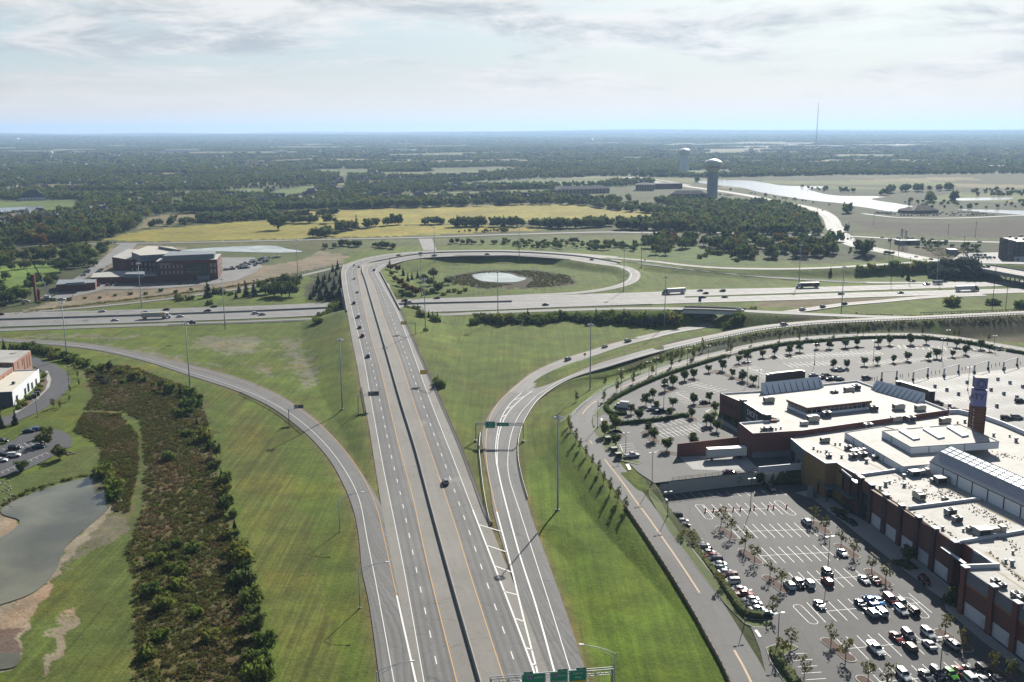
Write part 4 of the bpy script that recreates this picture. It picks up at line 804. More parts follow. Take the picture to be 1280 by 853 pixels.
def unit_hvac(kind):
 mb=MB()
 if kind==0:mb.box((0,0,1.25),(4.2,2.4,1.9),0,0).box((0,0,0.15),(3.8,2.0,0.3),0,1).box((0.6,0,2.3),(2.2,2.0,0.25),0,0);mb.box((-2.11,0,1.3),(0.06,1.9,1.3),0,1)
 if kind==1:mb.box((0,0,0.95),(2.6,1.9,1.5),0,2).box((0,-0.96,0.95),(2.1,0.06,1.1),0,1);mb.lathe([(0.7,1.7),(0.7,1.95),(0.5,1.95),(0.5,1.75)],12,(0,0,0),1).box((0,0,0.1),(2.2,1.5,0.2),0,1)
 if kind==2:mb.lathe([(0.45,0),(0.45,0.8),(0.7,0.85),(0.6,1.15),(0.0,1.25)],10,(0,0,0),2)
 if kind==3:mb.box((0,0,0.9),(3.0,2.2,1.6),0,2).box((2.6,0.1,1.0),(2.6,1.0,1.0),0,0).box((4.2,0.1,0.9),(1.0,1.4,1.8),0,0).box((-0.2,-1.12,0.9),(2.2,0.06,1.1),0,1)
 me=mb.mesh('rooftop_unit');[me.materials.append(x)for x in(HVAC,GRILLE,HVAC2)];return me
HV=[unit_hvac(k)for k in range(4)]
def hv(parent,k,px,py,z,rz=0,s=1.0):
 o=link('rooftop_vent' if k==2 else 'rooftop_unit',HV[k],None,parent,loc=tuple(W(px,py,z)),rz=math.radians(rz));s*=0.68 if k==2 else 0.92;o.scale=(s,s,s);return o
# ---- the mall
ZM=11.8
mall=thing('shopping_mall','long white roofed brick mall along the near car park with pitched glass gallery roof','mall')
OUT=[(989,549),(1005,562.5),(1032.5,580),(1046,579),(1055,585),(1069.4,592.8),(1195.6,679.5),(1205,678.7),(1243,706.4),(1249,709.5),(1208,711),(1273.7,755.6),(1350,807),(1500,800),(1500,620),(1290,548),(1253,532),(1228,523),(1197,516.5),(1186,517),(1003,540.5)]
mass(mall,'roof',OUT,-0.4,ZM,BRICK)
def parapet(parent,P,h=0.55,th=0.45,m=PANW,z=ZM,nm='parapet'):
 P=[W(p[0],p[1],z)for p in P];mb=MB()
 for a,b in zip(P[:-1],P[1:]):wallbox(mb,a,b,z-0.02,z+h,th,th/2)
 mb.obj(nm,m,parent)
parapet(mall,[(1186,517),(1197,516.5),(1228,523),(1253,532),(1290,548),(1400,590)],1.5,0.5,SCREEN)
parapet(mall,[(989,549),(1005,562.5),(1032.5,580),(1046,579),(1055,585),(1069.4,592.8)],0.3)
parapet(mall,[(1249,709.5),(1208,711)],1.1,0.5);parapet(mall,[(1243,706.4),(1217,689)],0.5)
A1,B1=W(1069.4,592.8,12),W(1195.6,679.5,12)
def tpar(A,B,px,py):u=(B-A)[:2];q=W(px,py,12)[:2]-A[:2];return float(q@u/(u@u))
ts=[tpar(A1,B1,*p)for p in[(1089.7,607.7),(1107.9,620),(1128,633.4),(1148.7,648),(1172,662),(1194.5,679)]]
def bay(A,B,t0,t1,upper,doors=True,zs=(4.1,12.0),stripes=None):
 a,b=lerp(A,B,t0),lerp(A,B,t1);mb=MB();wallbox(mb,a,b,zs[0],zs[1],0.3,0.35);mb.obj('brick_bay',upper,mall)
 mb=MB();wallbox(mb,lerp(a,b,0.06),lerp(a,b,0.94),0.1,zs[0]-0.05,0.25,0.2);pn=mb.obj('white_panel' if doors else 'entrance_glazing',PANW if doors or zs[0]<8 else GLASS,mall)
 mb=MB();wallbox(mb,lerp(a,b,0.05),lerp(a,b,0.95),zs[0]-0.12,zs[0]+0.1,0.3,0.42);mb.obj('lintel',SEAM,mall)
 if doors:mb=MB();wallbox(mb,lerp(a,b,0.70),lerp(a,b,0.80),0.1,2.5,0.12,0.26);mb.obj('door',mat('pale_door',(0.55,0.56,0.58),0.6),mall)
 for z0,z1,m in stripes or[]:
  mb=MB();wallbox(mb,a,b,z0,z1,0.2,0.40);mb.obj('facade_band',m,mall)
def pier(A,B,t,w=1.9,z1=12.45,m=PIL,out=0.95):
 c=lerp(A,B,t);u=(B-A)/np.linalg.norm((B-A)[:2]);mb=MB();wallbox(mb,c-u*w/2,c+u*w/2,-0.1,z1,1.3,out);mb.obj('pier',m,mall);mb=MB();wallbox(mb,c-u*(w/2+0.12),c+u*(w/2+0.12),z1,z1+0.25,1.55,out+0.12);mb.obj('pier_cap',PANW,mall)
for i in range(5):bay(A1,B1,ts[i],ts[i+1],BRICK)
bay(A1,B1,ts[0]-0.115,ts[0],REDB,False,(8.5,12.1))
for t in ts:pier(A1,B1,t)
pier(A1,B1,ts[0]-0.12)
A2,B2=W(1208,711,12),W(1273.7,755.6,12);t2=[0.0,tpar(A2,B2,1242.5,735),1.0,1.5,2.0]
for i in range(4):bay(A2,B2,t2[i],t2[i+1],BRICK,i<2,(4.0,8.5),[(8.55,12.1,GREYP),(8.2,8.5,ORNG)])
for t in t2:pier(A2,B2,t,1.8,12.5,REDB)
R1,R2=W(1205,678.7,12),W(1243,706.4,12)
mb=MB();wallbox(mb,R1,lerp(R1,R2,0.33),4,12.1,0.2,0.25);mb.obj('brick_bay',REDB,mall)
mb=MB();wallbox(mb,lerp(R1,R2,0.34),R2,8.6,12.1,0.2,0.25);mb.obj('facade_band',GREYP,mall);mb=MB();wallbox(mb,lerp(R1,R2,0.34),R2,8.2,8.55,0.2,0.28);mb.obj('facade_band',ORNG,mall)
c0=W(1183,684.5,9.6);c1=W(1212,705,9.6);mb=MB();wallbox(mb,c0,c1,9.3,9.75,1.1,1.8,0);mb.obj('canopy',BLACKM,mall);mb=MB();wallbox(mb,c0,c1,9.76,9.84,1.0,1.75);mb.obj('canopy_top',PANW,mall)
# grey and ochre west end with its balcony
e0,e1,e2,e3,e4=[W(*p,ZM)for p in[(989,549),(1005,562.5),(1032.5,580),(1046,579),(1055,585)]]
for a,b,m in((e0,e1,GREYP),(e1,e2,OCHRE),(e2,e3,OCHRE),(e3,e4,OCHRE)):mb=MB();wallbox(mb,a,b,-0.2,ZM-0.05,0.3,0.15);mb.obj('west_wall',m,mall)
mb=MB();wallbox(mb,lerp(e0,e1,0.08),lerp(e0,e1,0.4),4.5,8.2,0.1,0.22);mb.obj('dock_door',GRILLE,mall);mb=MB();wallbox(mb,lerp(e0,e1,0.6),lerp(e0,e1,0.8),4.5,7,0.1,0.22);mb.obj('service_door',GRILLE,mall)
mb=MB();wallbox(mb,lerp(e2,e3,0.2),lerp(e2,e3,0.75),-0.1,2.8,0.1,0.3);mb.obj('doorway',GRILLE,mall)
bal=wp([(1022,602),(1033.4,611),(1046,610),(1061.5,622.5),(1072,622),(1064,612),(1050,603),(1036,600)],4.7)
mb=MB();mb.prism(bal,4.35,4.7);mb.obj('balcony',GREYP,mall)
mb=MB();q=bal[:5]
for a,b in zip(q[:-1],q[1:]):
 for z in(5.1,5.45,5.8):mb.tube([(a[0],a[1],z),(b[0],b[1],z)],0.045,4)
 for k in np.linspace(0,1,5):mb.tube([(a[0]+(b[0]-a[0])*k,a[1]+(b[1]-a[1])*k,4.6),(a[0]+(b[0]-a[0])*k,a[1]+(b[1]-a[1])*k,5.85)],0.05,4)
mb.obj('balcony_rail',BLACKM,mall)
for p in(bal[0],bal[1],bal[3],bal[4]):mb=MB();mb.box((p[0]+0.3,p[1]+0.3,2.2),(0.35,0.35,4.3));mb.obj('column',BLACKM,mall)
mb=MB();s0=W(1013,606.5,4.6);s1=W(1019,621,0.1)
for k in range(14):
 c=lerp(s0,s1,(k+0.5)/14);mb.box((c[0],c[1],c[2]/2),(2.4,np.linalg.norm((s1-s0)[:2])/14+0.02,max(0.15,c[2])),math.atan2((s1-s0)[1],(s1-s0)[0])-math.pi/2)
mb.obj('stair',GREYP,mall)
q0,q1=W(1054,588,10.6),W(1075,604.5,10.6);mb=MB();wallbox(mb,q0,q1,10.2,10.8,2.2,1.4);mb.obj('canopy',BLACKM,mall);mb=MB();wallbox(mb,lerp(q0,q1,0.1),lerp(q0,q1,0.7),10.85,11.5,0.2,1.2);mb.obj('canopy_sign',PANW,mall)
for k in(0.05,0.5,0.95):c=lerp(q0,q1,k);mb=MB();mb.box((c[0]-0.4,c[1]-0.6,7.5),(0.35,0.35,5.6));mb.obj('column',BLACKM,mall)
# raised roofs
def seamed(name,pts,z0,z1,step=6.5):
 P=wp(pts,z1);o=mass(mall,name,P,z0,z1,SCREEN,ROOFW,True);mb=MB()
 for a,b in zip(P,P[1:]+P[:1]):
  a,b=np.array(a),np.array(b);l=np.linalg.norm((b-a)[:2])
  for k in range(1,int(l/step)):c=lerp(a,b,k*step/l);mb.box((c[0],c[1],(z0+z1)/2),(0.22,0.22,z1-z0-0.1),0)
  wallbox(mb,a,b,z1-0.02,z1+0.22,0.3,0.1)
 mb.obj(name+'_trim',[PANW],o)if False else mb.obj('roof_trim',GREYP,o);return o
seamed('raised_roof',[(1056,541),(1129,584),(1162,581),(1200,569),(1150,545),(1104,533.5)],ZM-0.1,14.0)
seamed('upper_roof',[(1102.5,539),(1139,559.5),(1249,552.5),(1200,531)],13.8,16.2)
for a,b,c,d in[((1123,539),(1130,537.5),(1150,549),(1142,550.5)),((1153,537),(1160,535.7),(1181,547.5),(1173,549)),((1183,534.6),(1190,533.4),(1211,545.3),(1203,546.8))]:
 q=wp([a,b,c,d],16.3);mb=MB();mb.prism(q,16.2,16.8,0,1);mb.obj('skylight',[SCREEN,GLSKY],mall)
# pitched gallery with the glazed band
E0,E1=W(1162.3,577,15.6),W(1340,661.5,15.6);u=(E1-E0)/np.linalg.norm((E1-E0)[:2]);nn=np.array([-u[1],u[0],0])
wg=(W(1183,568.6,18.6)-E0)@nn;wr=(W(1197,561.6,20.0)-E0)@nn;Lg=74.0
if wg<0:nn=-nn;wg,wr=-wg,-wr
prof=[(0,ZM),(0,15.6),(wg,18.6),(wr,20.0),(wr*1.55,18.3),(wr*2,15.6),(wr*2,ZM)]
def at(s,o,z):p=E0+u*s+nn*o;return(p[0],p[1],z)
gal=mall
for i,(nm,m)in enumerate([('gallery_wall',SCREEN),('gallery_roof',METR),('glazed_roof',SEAM),('gallery_roof',METR),('gallery_roof',GREYP),('gallery_wall',SCREEN)]):
 (o0,z0),(o1,z1)=prof[i],prof[i+1];mb=MB();mb.add([at(0,o0,z0),at(Lg,o0,z0),at(Lg,o1,z1),at(0,o1,z1)],[(0,1,2,3)]);g_=mb.obj(nm,m,mall)
 if nm=='glazed_roof':
  pn,bars=MB(),MB();nl,nw=24,3
  for a in range(nl):
   for b in range(nw):
    s0_,s1_=Lg*(a+0.04)/nl,Lg*(a+0.96)/nl;f0_,f1_=(b+0.06)/nw,(b+0.94)/nw
    P4=[at(s_,o0+(o1-o0)*f,z0+(z1-z0)*f+0.08)for s_,f in((s0_,f0_),(s1_,f0_),(s1_,f1_),(s0_,f1_))];pn.add(P4,[(0,1,2,3)])
  pn.obj('panes',GLSKY,g_,kind='stuff')
  for a in range(nl+1):bars.tube([at(Lg*a/nl,o0,z0+0.1),at(Lg*a/nl,o1,z1+0.1)],0.1,4)
  for b in range(nw+1):f=b/nw;bars.tube([at(0,o0+(o1-o0)*f,z0+(z1-z0)*f+0.1),at(Lg,o0+(o1-o0)*f,z0+(z1-z0)*f+0.1)],0.1,4)
  bars.obj('glazing_bars',PANW,g_)
mb=MB();mb.add([at(0,o,z)for o,z in prof],[tuple(range(7))]);mb.obj('gable_wall',SCREEN,mall)
mb=MB()
for s_ in np.arange(6.5,Lg,6.5):p=at(s_,-0.06,0);mb.box((p[0],p[1],13.7),(0.25,0.25,3.7))
mb.add([at(0,-0.3,15.5),at(Lg,-0.3,15.5),at(Lg,-0.3,15.75),at(0,-0.3,15.75)],[(0,1,2,3)]);mb.obj('downpipes',SEAM,mall)
# low kerb walls across the roof, ducts, units
for a,b in[((1077,595.5),(1127,588.5)),((1136,636.5),(1226,625)),((1196,680),(1290,664))]:
 mb=MB();wallbox(mb,W(*a,ZM),W(*b,ZM),ZM-0.05,ZM+0.9,0.6,0.3);mb.obj('fire_wall',PANW,mall)
for k,x,y,r,s in[(0,1031,552.5,12,.8),(2,1017,561,0,1.1),(2,1022,564.5,0,.8),(2,1026,565,0,.7),(2,1033,566,0,1.3),(2,1037,568.5,0,1.3),(1,1036,572,10,.7),(2,1052,572,0,1.2),(2,1044,556,0,1),(2,1050,556,0,1),(1,1060,562,14,.9),(3,1068,568,20,1),(1,1066,573,14,1),(1,1078,572,14,1.1),(2,1083,578,0,1.6),(1,1094,574,10,.8),(1,1072,565,15,.8),
      (0,1120,527,14,1),(1,1138,527,14,1.3),(0,1181,529,12,1),(2,1197,529,0,1),(2,1206,528,0,1.5),(1,1085,535.5,14,1.2),(2,1242,545,0,1.4),(2,1270,552,0,1.8),(2,1262,546,0,1),(3,1143,595,15,1.2),(1,1150,592.5,15,1),(2,1135,594,0,1.6),(2,1130,597,0,1.4),(1,1175,594.5,14,1),(3,1176,604,8,1.35),(1,1167,603,14,.8),(0,1148.5,623.5,100,1.0),(1,1181,626,14,.7),
      (2,1107,607,0,1.7),(2,1112,604,0,1),(2,1130,608,0,1.4),(2,1100,611,0,1.3),(1,1187.5,644,14,1.2),(1,1196,652.5,14,1.05),(2,1178,662,0,1.2),(1,1212.5,664,14,.8),(3,1228,670,10,1.5),(2,1204,664,0,1),(1,1244,730,10,.8),(1,1253,735,10,.7),(2,1265,706,0,1.6),(2,1257,703,0,1.1),(1,1270,747,10,.9),(1,1277,752,10,.9),(2,1266,692,0,1)]:hv(mall,k,x,y,ZM,r,s)
# ballast stones and debris lying in lines on the roof
db=MB()
for(a,b,n,sp)in[((1099,612),(1208,681),110,3.5),((1160,600),(1262,660),190,9),((1110,600),(1180,622),110,9),((1150,585),(1160,600),20,8),((1142,570),(1160,580),40,6),((1236,690),(1280,728),60,3),((1236,565),(1278,575),45,4),((1236,665),(1275,690),40,10)]:
 for _ in range(n):
  t=random.random();p=W(a[0]+(b[0]-a[0])*t+random.gauss(0,sp*0.5),a[1]+(b[1]-a[1])*t+random.gauss(0,sp*0.3),ZM);s=random.uniform(0.12,0.38);db.box((p[0],p[1],ZM+s*0.3),(s,s*random.uniform(.5,1.5),s*0.6),random.uniform(0,3),bottom=False)
db.obj('roof_debris',DEBR,mall,kind='stuff')
def stain(a,b,wd):
 mb=MB();ribbon(mb,resample(np.array([W(*a,ZM),(W(*a,ZM)+W(*b,ZM))/2,W(*b,ZM)]),2),wd/2,0.012);mb.obj('roof_stain',STAIN,mall)
for s_ in[((1160,598),(1270,655),1.1),((1090,612),(1194,678),0.8),((1232,690),(1280,724),0.8),((1030,552),(1130,600),0.7),((1240,710),(1282,738),.6)]:stain(*s_)
# ---- sign tower
ST=W(1219,543.5,ZM);tw=thing('sign_tower','tall square sign tower of rusty lattice and lilac panels standing on the mall roof','sign tower',(ST[0],ST[1],ZM),math.radians(-12))
LIL=mat('lilac_sign_panel',(0.20,0.20,0.44),0.5,0.05,0.5);DARKT=mat('dark_sign_mark',(0.035,0.033,0.045),0.6,0.0);WHT=mat('white_lettering',(0.85,0.85,0.85),0.5,0.0)
mb=MB();mb.box((0,0,5.3),(4.3,4.3,10.8));mb.obj('rusty_base',RUST,tw)
mb=MB()
for z in np.arange(0.8,10.6,1.0):mb.box((0,0,z),(4.42,4.42,0.12))
for x in(-2.15,2.15):
 for y in(-2.15,2.15):mb.box((x,y,5.4),(0.35,0.35,11.2))
mb.obj('lattice',mat('dark_rust',(0.10,0.04,0.03),0.85,0.25,1),tw)
mb=MB();mb.box((0,0,13.9),(4.3,4.3,5.9));mb.obj('lettered_panel',LIL,tw)
mb=MB();mb.box((0,0,19.2),(4.1,4.1,3.7));mb.obj('emblem_panel',LIL,tw)
mb=MB();mb.box((0,0,17.1),(3.2,3.2,0.5));mb.obj('dark_collar',SEAM,tw);mb=MB();mb.box((0,0,21.2),(4.2,4.2,0.3));mb.obj('cap',SEAM,tw)
def text(name,body,size,loc,rot,m,parent,ext_=0.02,align='CENTER'):
 c=bpy.data.curves.new(name,'FONT');c.body=body;c.size=size;c.align_x=align;c.align_y='CENTER';c.extrude=ext_;c.resolution_u=2
 k=bpy.data.objects.new(name,c);me=bpy.data.meshes.new_from_object(k);me.materials.clear();bpy.data.objects.remove(k);o=link(name,me,m,parent,loc=loc);o.rotation_euler=rot;return o
FR=(math.pi/2,0,0);LF=(math.pi/2,0,-math.pi/2)
text('lettering','TY',3.0,(-0.3,-2.18,14.4),FR,DARKT,tw);text('lettering','LIBER',1.5,(-2.18,0,14.2),LF,DARKT,tw)
for i,ch in enumerate('LIBERTY'):text('lettering',ch,1.25,(-1.75,-2.26,9.7-i*1.35),FR,WHT,tw)
for fx,fr in(((0,-2.08,19.2),FR),((-2.08,0,19.2),LF)):
 mb=MB();n=4
 for k in range(4):  # four dark wedges leaving a pale diamond with a cross
  a=k*math.pi/2;R_=lambda r,t:(r*math.cos(a+t),r*math.sin(a+t),0)
  mb.add([R_(1.95,0.72),R_(1.05,0.12),R_(1.05,-0.12),R_(1.95,-0.72),R_(1.45,0)],[(0,1,4),(1,2,4),(2,3,4)]);mb.add([R_(0.85,0.35),R_(1.5,0.78),R_(0.85,1.22)],[(0,1,2)])
 e=mb.obj('emblem',DARKT,tw);e.location=fx;e.rotation_euler=fr
# ---- the sporting goods store
ZD=13.0
st=thing('store_building','red brick big store with white roof and black sign box over its corner entrance','store')
DO=[(941,542),(1003,538.3),(1186,512.5),(1156.5,501),(1095,484),(1071,475.5),(1024,480.5),(958,488),(900,491.5),(923.6,501.3),(934,505.5),(958,520),(974,524),(923.6,528.3)]
PD=wp(DO,13.7);mb=MB();mb.prism(PD,4.3,ZD,0,1);mb.obj('roof',[REDB,ROOFW],st)
for i in range(len(PD)):
 a,b=PD[i],PD[(i+1)%len(PD)];mb=MB();wallbox(mb,a,b,ZD-1.4,13.75,0.15,0.08);mb.obj('brick_coping',REDB,st);mb=MB();wallbox(mb,a,b,ZD,13.7,0.25,-0.1);mb.obj('parapet',SCREEN,st)
def screen(a,b,h,inn,nb):
 A,B=W(*a,13.7),W(*b,13.7);u_=(B-A)/np.linalg.norm((B-A)[:2]);n_=np.array([u_[1],-u_[0],0])
 if(np.array([np.mean([p[0]for p in PD]),np.mean([p[1]for p in PD]),0])-A)@n_<0:n_=-n_
 mb=MB();P8=[A+[0,0,-0.7],B+[0,0,-0.7],B+[0,0,h],A+[0,0,h],A+n_*inn+[0,0,-0.7],B+n_*inn+[0,0,-0.7]]
 mb.add([tuple(p)for p in P8],[(0,1,2,3),(4,5,2,3),(0,4,3),(1,5,2)]);o=mb.obj('tilted_screen',SCREEN,st)
 for k in range(nb):t=(k+0.5)/nb;c0_=lerp(A,B,t)+n_*(inn+0.35)+[0,0,-0.65];c1_=lerp(A,B,t+0.02)+n_*0.25+[0,0,h*0.85];mb=MB();mb.tube([tuple(c0_),tuple(c1_)],0.14,4);mb.obj('brace',SEAM,o)
screen((951,488.7),(1024,480.5),3.4,3.2,10);screen((1095,484),(1156,500.8),3.0,3.2,10)
cl=[(983,499.5),(1008.7,510),(1090,501),(1064,491)];PC=[np.array(p)for p in wp(cl,16.4)];cc=sum(PC)/4
mb=MB();mb.prism(PC,15.5,16.4,0,1);mb.obj('clerestory_roof',[REDB,ROOFW],st);mb=MB();mb.prism([cc+(p-cc)*0.96 for p in PC],13.9,15.5);mb.obj('clerestory_glazing',GLASS,st);mb=MB();mb.prism([cc+(p-cc)*0.975 for p in PC],ZD-0.1,13.95);mb.obj('clerestory_base',SCREEN,st)
mb=MB()
for a,b in zip(PC,PC[1:]+PC[:1]):
 for k in range(1,14):c=lerp(cc+(a-cc)*0.965,cc+(b-cc)*0.965,k/14);mb.box((c[0],c[1],14.7),(0.14,0.14,1.6))
mb.obj('glazing_bars',PANW,st)
sa,sb_=W(931,505,13.7),W(960,523,13.7);sn=(sb_-sa)/np.linalg.norm((sb_-sa)[:2]);so=np.array([-abs(sn[1]),sn[0]*np.sign(sn[1])*-1,0]);so=np.array([sn[1],-sn[0],0]);so=so if so[0]<0 else-so
SGN=mat('black_sign_box',(0.012,0.016,0.020),0.5,0.05,1)
mb=MB();wallbox(mb,sa,sb_,4.5,14.9,2.2,1.3 if so@np.array([(sb_-sa)[1],-(sb_-sa)[0],0])>0 else-1.3);bx_=mb.obj('sign_box',SGN,st)
mc=lerp(sa,sb_,0.5);rz_=math.atan2(-so[0],so[1]);rz_=math.atan2(so[1],so[0])+math.pi/2
tl=mc+so*1.45;L_=np.linalg.norm((sb_-sa)[:2])
text('lettering',"DICK'S",3.1,(tl[0],tl[1],12.2),(math.pi/2,0,rz_),WHT,st,0.05);text('lettering','SPORTING GOODS',1.2,(tl[0],tl[1],9.4),(math.pi/2,0,rz_),WHT,st,0.05)
dt_=mc+so*1.5+np.array([math.cos(rz_),math.sin(rz_),0])*2.6;mb=MB();mb.lathe([(0,-.35),(.4,-.2),(.4,.25),(.15,.5),(0,.55)],8);o=mb.obj('orange_mark',mat('orange_mark',(0.8,0.2,0.04),0.6,0),st);o.location=(dt_[0],dt_[1],14.2);o.scale=(1,.3,1)
for t in(-0.02,1.02):c=lerp(sa,sb_,t)+so*0.5;mb=MB();mb.box((c[0],c[1],9.9),(2.2,2.2,11.2),rz_);mb.obj('entrance_pier',SGN,st)
c=sb_+so*0.2+np.array([1.5,-2,0]);mb=MB();mb.box((c[0],c[1],9),(2.2,2.4,9.5),rz_);mb.obj('brick_pier',REDB,st)
wa,wb=np.array(PD[8]),np.array(PD[9])
for k in range(4):mb=MB();wallbox(mb,lerp(wa,wb,0.12+k*0.22),lerp(wa,wb,0.26+k*0.22),8.8,11.6,0.12,0.12);mb.obj('wall_panel',PIL,st)
mb=MB();wallbox(mb,wa,wb,4.4,6.0,0.2,0.2);mb.obj('plinth',PIL,st)
mb=MB();wallbox(mb,PD[0],PD[1],4.3,6.6,0.2,0.12);mb.obj('plinth',GREYP,st)
for a,b,hh in(((965,480),(1006,475.5),4.5),((1111,487),(1150,499),4.2)):
 mb=MB();A,B=W(*a,13.7),W(*b,13.7);s_=1 if a[0]<1000 else 1;v=np.array([0,5.0,0])if a[0]<1000 else np.array([5.0,2.0,0]);wallbox(mb,A+v,B+v,8,13.7+hh*0.75,1.6,0.8)
 for p in(A+v,B+v):mb.box((p[0],p[1],10.6),(2.4,2.4,12.2))
 mb.obj('entrance_box',SGN,st)
for k,x,y,r,s in[(0,961,503,8,1.05),(0,1061,490,8,1),(1,1070,487,8,1.3),(0,1016,527,8,1.1),(1,1033,521,8,1.3),(0,1005,531.5,8,.7),(1,1044,492.5,8,.9),(1,1092,513.5,8,1.2),(0,1123,512,8,1.1),(0,1150,513,8,1),(1,955,539,8,.9),(1,963,538,8,.8),(2,976,536,0,1),(2,970,537,0,1),(1,1040,491,8,.6)]:hv(st,k,x,y,ZD,r,s)
mb=MB();wallbox(mb,W(846.5,571,4.5),W(923,562,4.5),4.3,9.3,0.5,0.25);mb.obj('dock_wall',REDB,label='dark red brick screen wall beside the white trailer at the loading dock',cat='wall')
mb=MB();wallbox(mb,W(948,591,4.5),W(1003,586,4.5),4.3,6.6,0.35,0.2);mb.obj('dock_parapet',PANW,label='low pale wall closing the loading yard below the ochre end wall',cat='wall')
mb=MB();wallbox(mb,W(917,557.5,4.5),W(917.5,564,4.5),4.3,8,0.3,0.1);
# ---- hospital beyond the interstate
CASE=mat('hospital_brick',(0.165,0.060,0.046),0.85,0.1,0.3);PENT=mat('grey_penthouse_cladding',(0.21,0.235,0.255),0.6,0.06,0.3);WINP=mat('pale_window_panel',(0.42,0.41,0.36),0.3,0.1,0.5)
hs=thing('hospital','dark red brick hospital with grey roof penthouse across the interstate at left','hospital')
a,b,c=W(196.4,352.3,0),W(272.8,349.3,0),W(278.2,341.3,0);PF=[a,b,c,a+(c-b)*1.15];HF=16.5
mb=MB();mb.prism(PF,-0.4,HF,0,1);mb.obj('front_wing',[CASE,ROOFW],hs)
e,f=W(159.5,345.2,0),W(197.5,346.5,0);g_=W(141.8,342,0);PL=[e,f,f+(c-b)*1.3+[0,15,0],g_+(c-b)*1.2+[0,15,0],g_];mb=MB();mb.prism(PL,-0.4,14.2,0,1);mb.obj('rear_wing',[CASE,ROOFW],hs)
mb=MB();mb.prism([W(113,354.8,0),W(197,353,0),W(197,347,0),W(150,346,0),W(118,349,0)],-0.4,5,0,1);mb.obj('low_wing',[CASE,ROOFW],hs)
mb=MB();mb.prism(wp([(165,323),(176,327.5),(209,325.5),(228,322),(216,316),(185,315)],14.2),14.1,19.5,0,1);mb.obj('penthouse',[PENT,HVAC],hs)
mb=MB();mb.prism(wp([(204,326.3),(268,323.5),(270,320),(213,320)],HF),HF-0.1,20.5,0,1);mb.obj('penthouse',[PENT,HVAC2],hs)
mb=MB();wallbox(mb,W(199,318.5,14.2),W(226,323.5,14.2),14.1,21.5,0.6,0.3);mb.obj('penthouse_screen',PENT,hs)
mb=MB();mb.prism(wp([(156,347.5),(180,347.5),(181,344),(160,343.5)],5),5,8,0,1);mb.obj('low_penthouse',[PENT,HVAC2],hs)
def win(A,B,t0,t1,z0,z1,m=WINP,nm='window'):
 mb=MB();wallbox(mb,lerp(A,B,t0),lerp(A,B,t1),z0,z1,0.15,0.12);mb.obj(nm,m,hs)
for z in(5.6,10.4):
 for t in(0.075,0.14,0.205,0.27,0.335,0.40):win(a,b,t,t+0.028,z,z+2.8)
 for t in(0.885,0.945):win(a,b,t,t+0.028,z,z+2.8)
 for t in(0.15,0.35,0.55,0.75):win(b,c,t,t+0.08,z,z+2.8)
 for t in(0.16,0.3,0.46,0.6,0.75,0.88):win(e,f,t,t+0.05,z-1.2,z+1.4)
win(a,b,0.48,0.73,4.6,14.2,GLASS,'atrium_glazing');win(a,b,0.74,0.85,1.0,14.0,GLASS,'atrium_glazing')
for z in(7.2,9.8):win(a,b,0.485,0.725,z,z+0.5,WINP,'glazing_band')
mb=MB();wallbox(mb,lerp(a,b,0.66),lerp(a,b,0.86),0,4.0,6,6);mb.obj('entrance_canopy',[PENT],hs)
text('lettering',"Children's",2.0,tuple(lerp(a,b,0.16)+np.array([0.1,-0.4,14.2])),(math.pi/2,0,math.atan2((b-a)[1],(b-a)[0])),WHT,hs)
mb=MB();p_=lerp(a,b,0.05);mb.box((p_[0],p_[1]-0.2,14.5),(2,0.3,2));mb.obj('emblem',mat('blue_emblem',(0.05,0.15,0.5),0.5,0),hs)
ob=thing('plant_building','low dark brick plant building with open grey roof beside the hospital drive','building')
P_=[W(71,365,0),W(119.5,362.2,0),W(121.5,358,0),W(74,358.5,0)];mb=MB();mb.prism(P_,-0.3,5.6,0,1);mb.obj('wall',[CASE,HVAC2],ob);mb=MB();mb.prism(wp([(83,357),(106,355.5),(107,353),(84,354)],5.6),5.5,7.4,0,1);mb.obj('roof_plant',[PENT,HVAC2],ob)
# ---- hotel at the right edge
ht=thing('hotel','five storey dark panelled hotel block with white roof at the right edge','hotel')
k0,k1,k2=W(1247.8,322,0),W(1267,328,0),W(1330,327.5,0);v=k0-k1;HH=18.6;DKP=mat('charcoal_panel',(0.055,0.055,0.065),0.7,0.1,0.4);TAUP=mat('taupe_panel',(0.16,0.135,0.12),0.8,0.08,0.4)
mb=MB();mb.prism([k0,k1,k2,k2+v],-0.3,HH,0,1);mb.obj('wall',[TAUP,ROOFW],ht)
for t,m in((0.0,REDB),(0.3,DKP),(0.62,TAUP),(0.86,DKP)):
 mb=MB();wallbox(mb,lerp(k0,k1,t),lerp(k0,k1,min(1,t+0.24)),0,HH+0.6,0.5,0.3);mb.obj('facade_bay',m,ht)
mb=MB();wallbox(mb,k1,lerp(k1,k2,0.9),0,5,0.3,0.15);mb.obj('plinth',PANW,ht)
for fl in range(5):
 for t in(0.1,0.2,0.42,0.5,0.7,0.78,0.92):mb=MB();wallbox(mb,lerp(k0,k1,t),lerp(k0,k1,t+0.035),1.4+fl*3.4,3.3+fl*3.4,0.2,0.4);mb.obj('window',GLASS,ht)
 for t in(0.06,0.2,0.34,0.48):mb=MB();wallbox(mb,lerp(k1,k2,t),lerp(k1,k2,t+0.04),1.4+fl*3.4,3.3+fl*3.4,0.2,0.25);mb.obj('window',GLASS,ht)
for x,y in((1262,297),(1270,299),(1276,296),(1280,300)):hv(ht,1,x,y,HH,5,1)
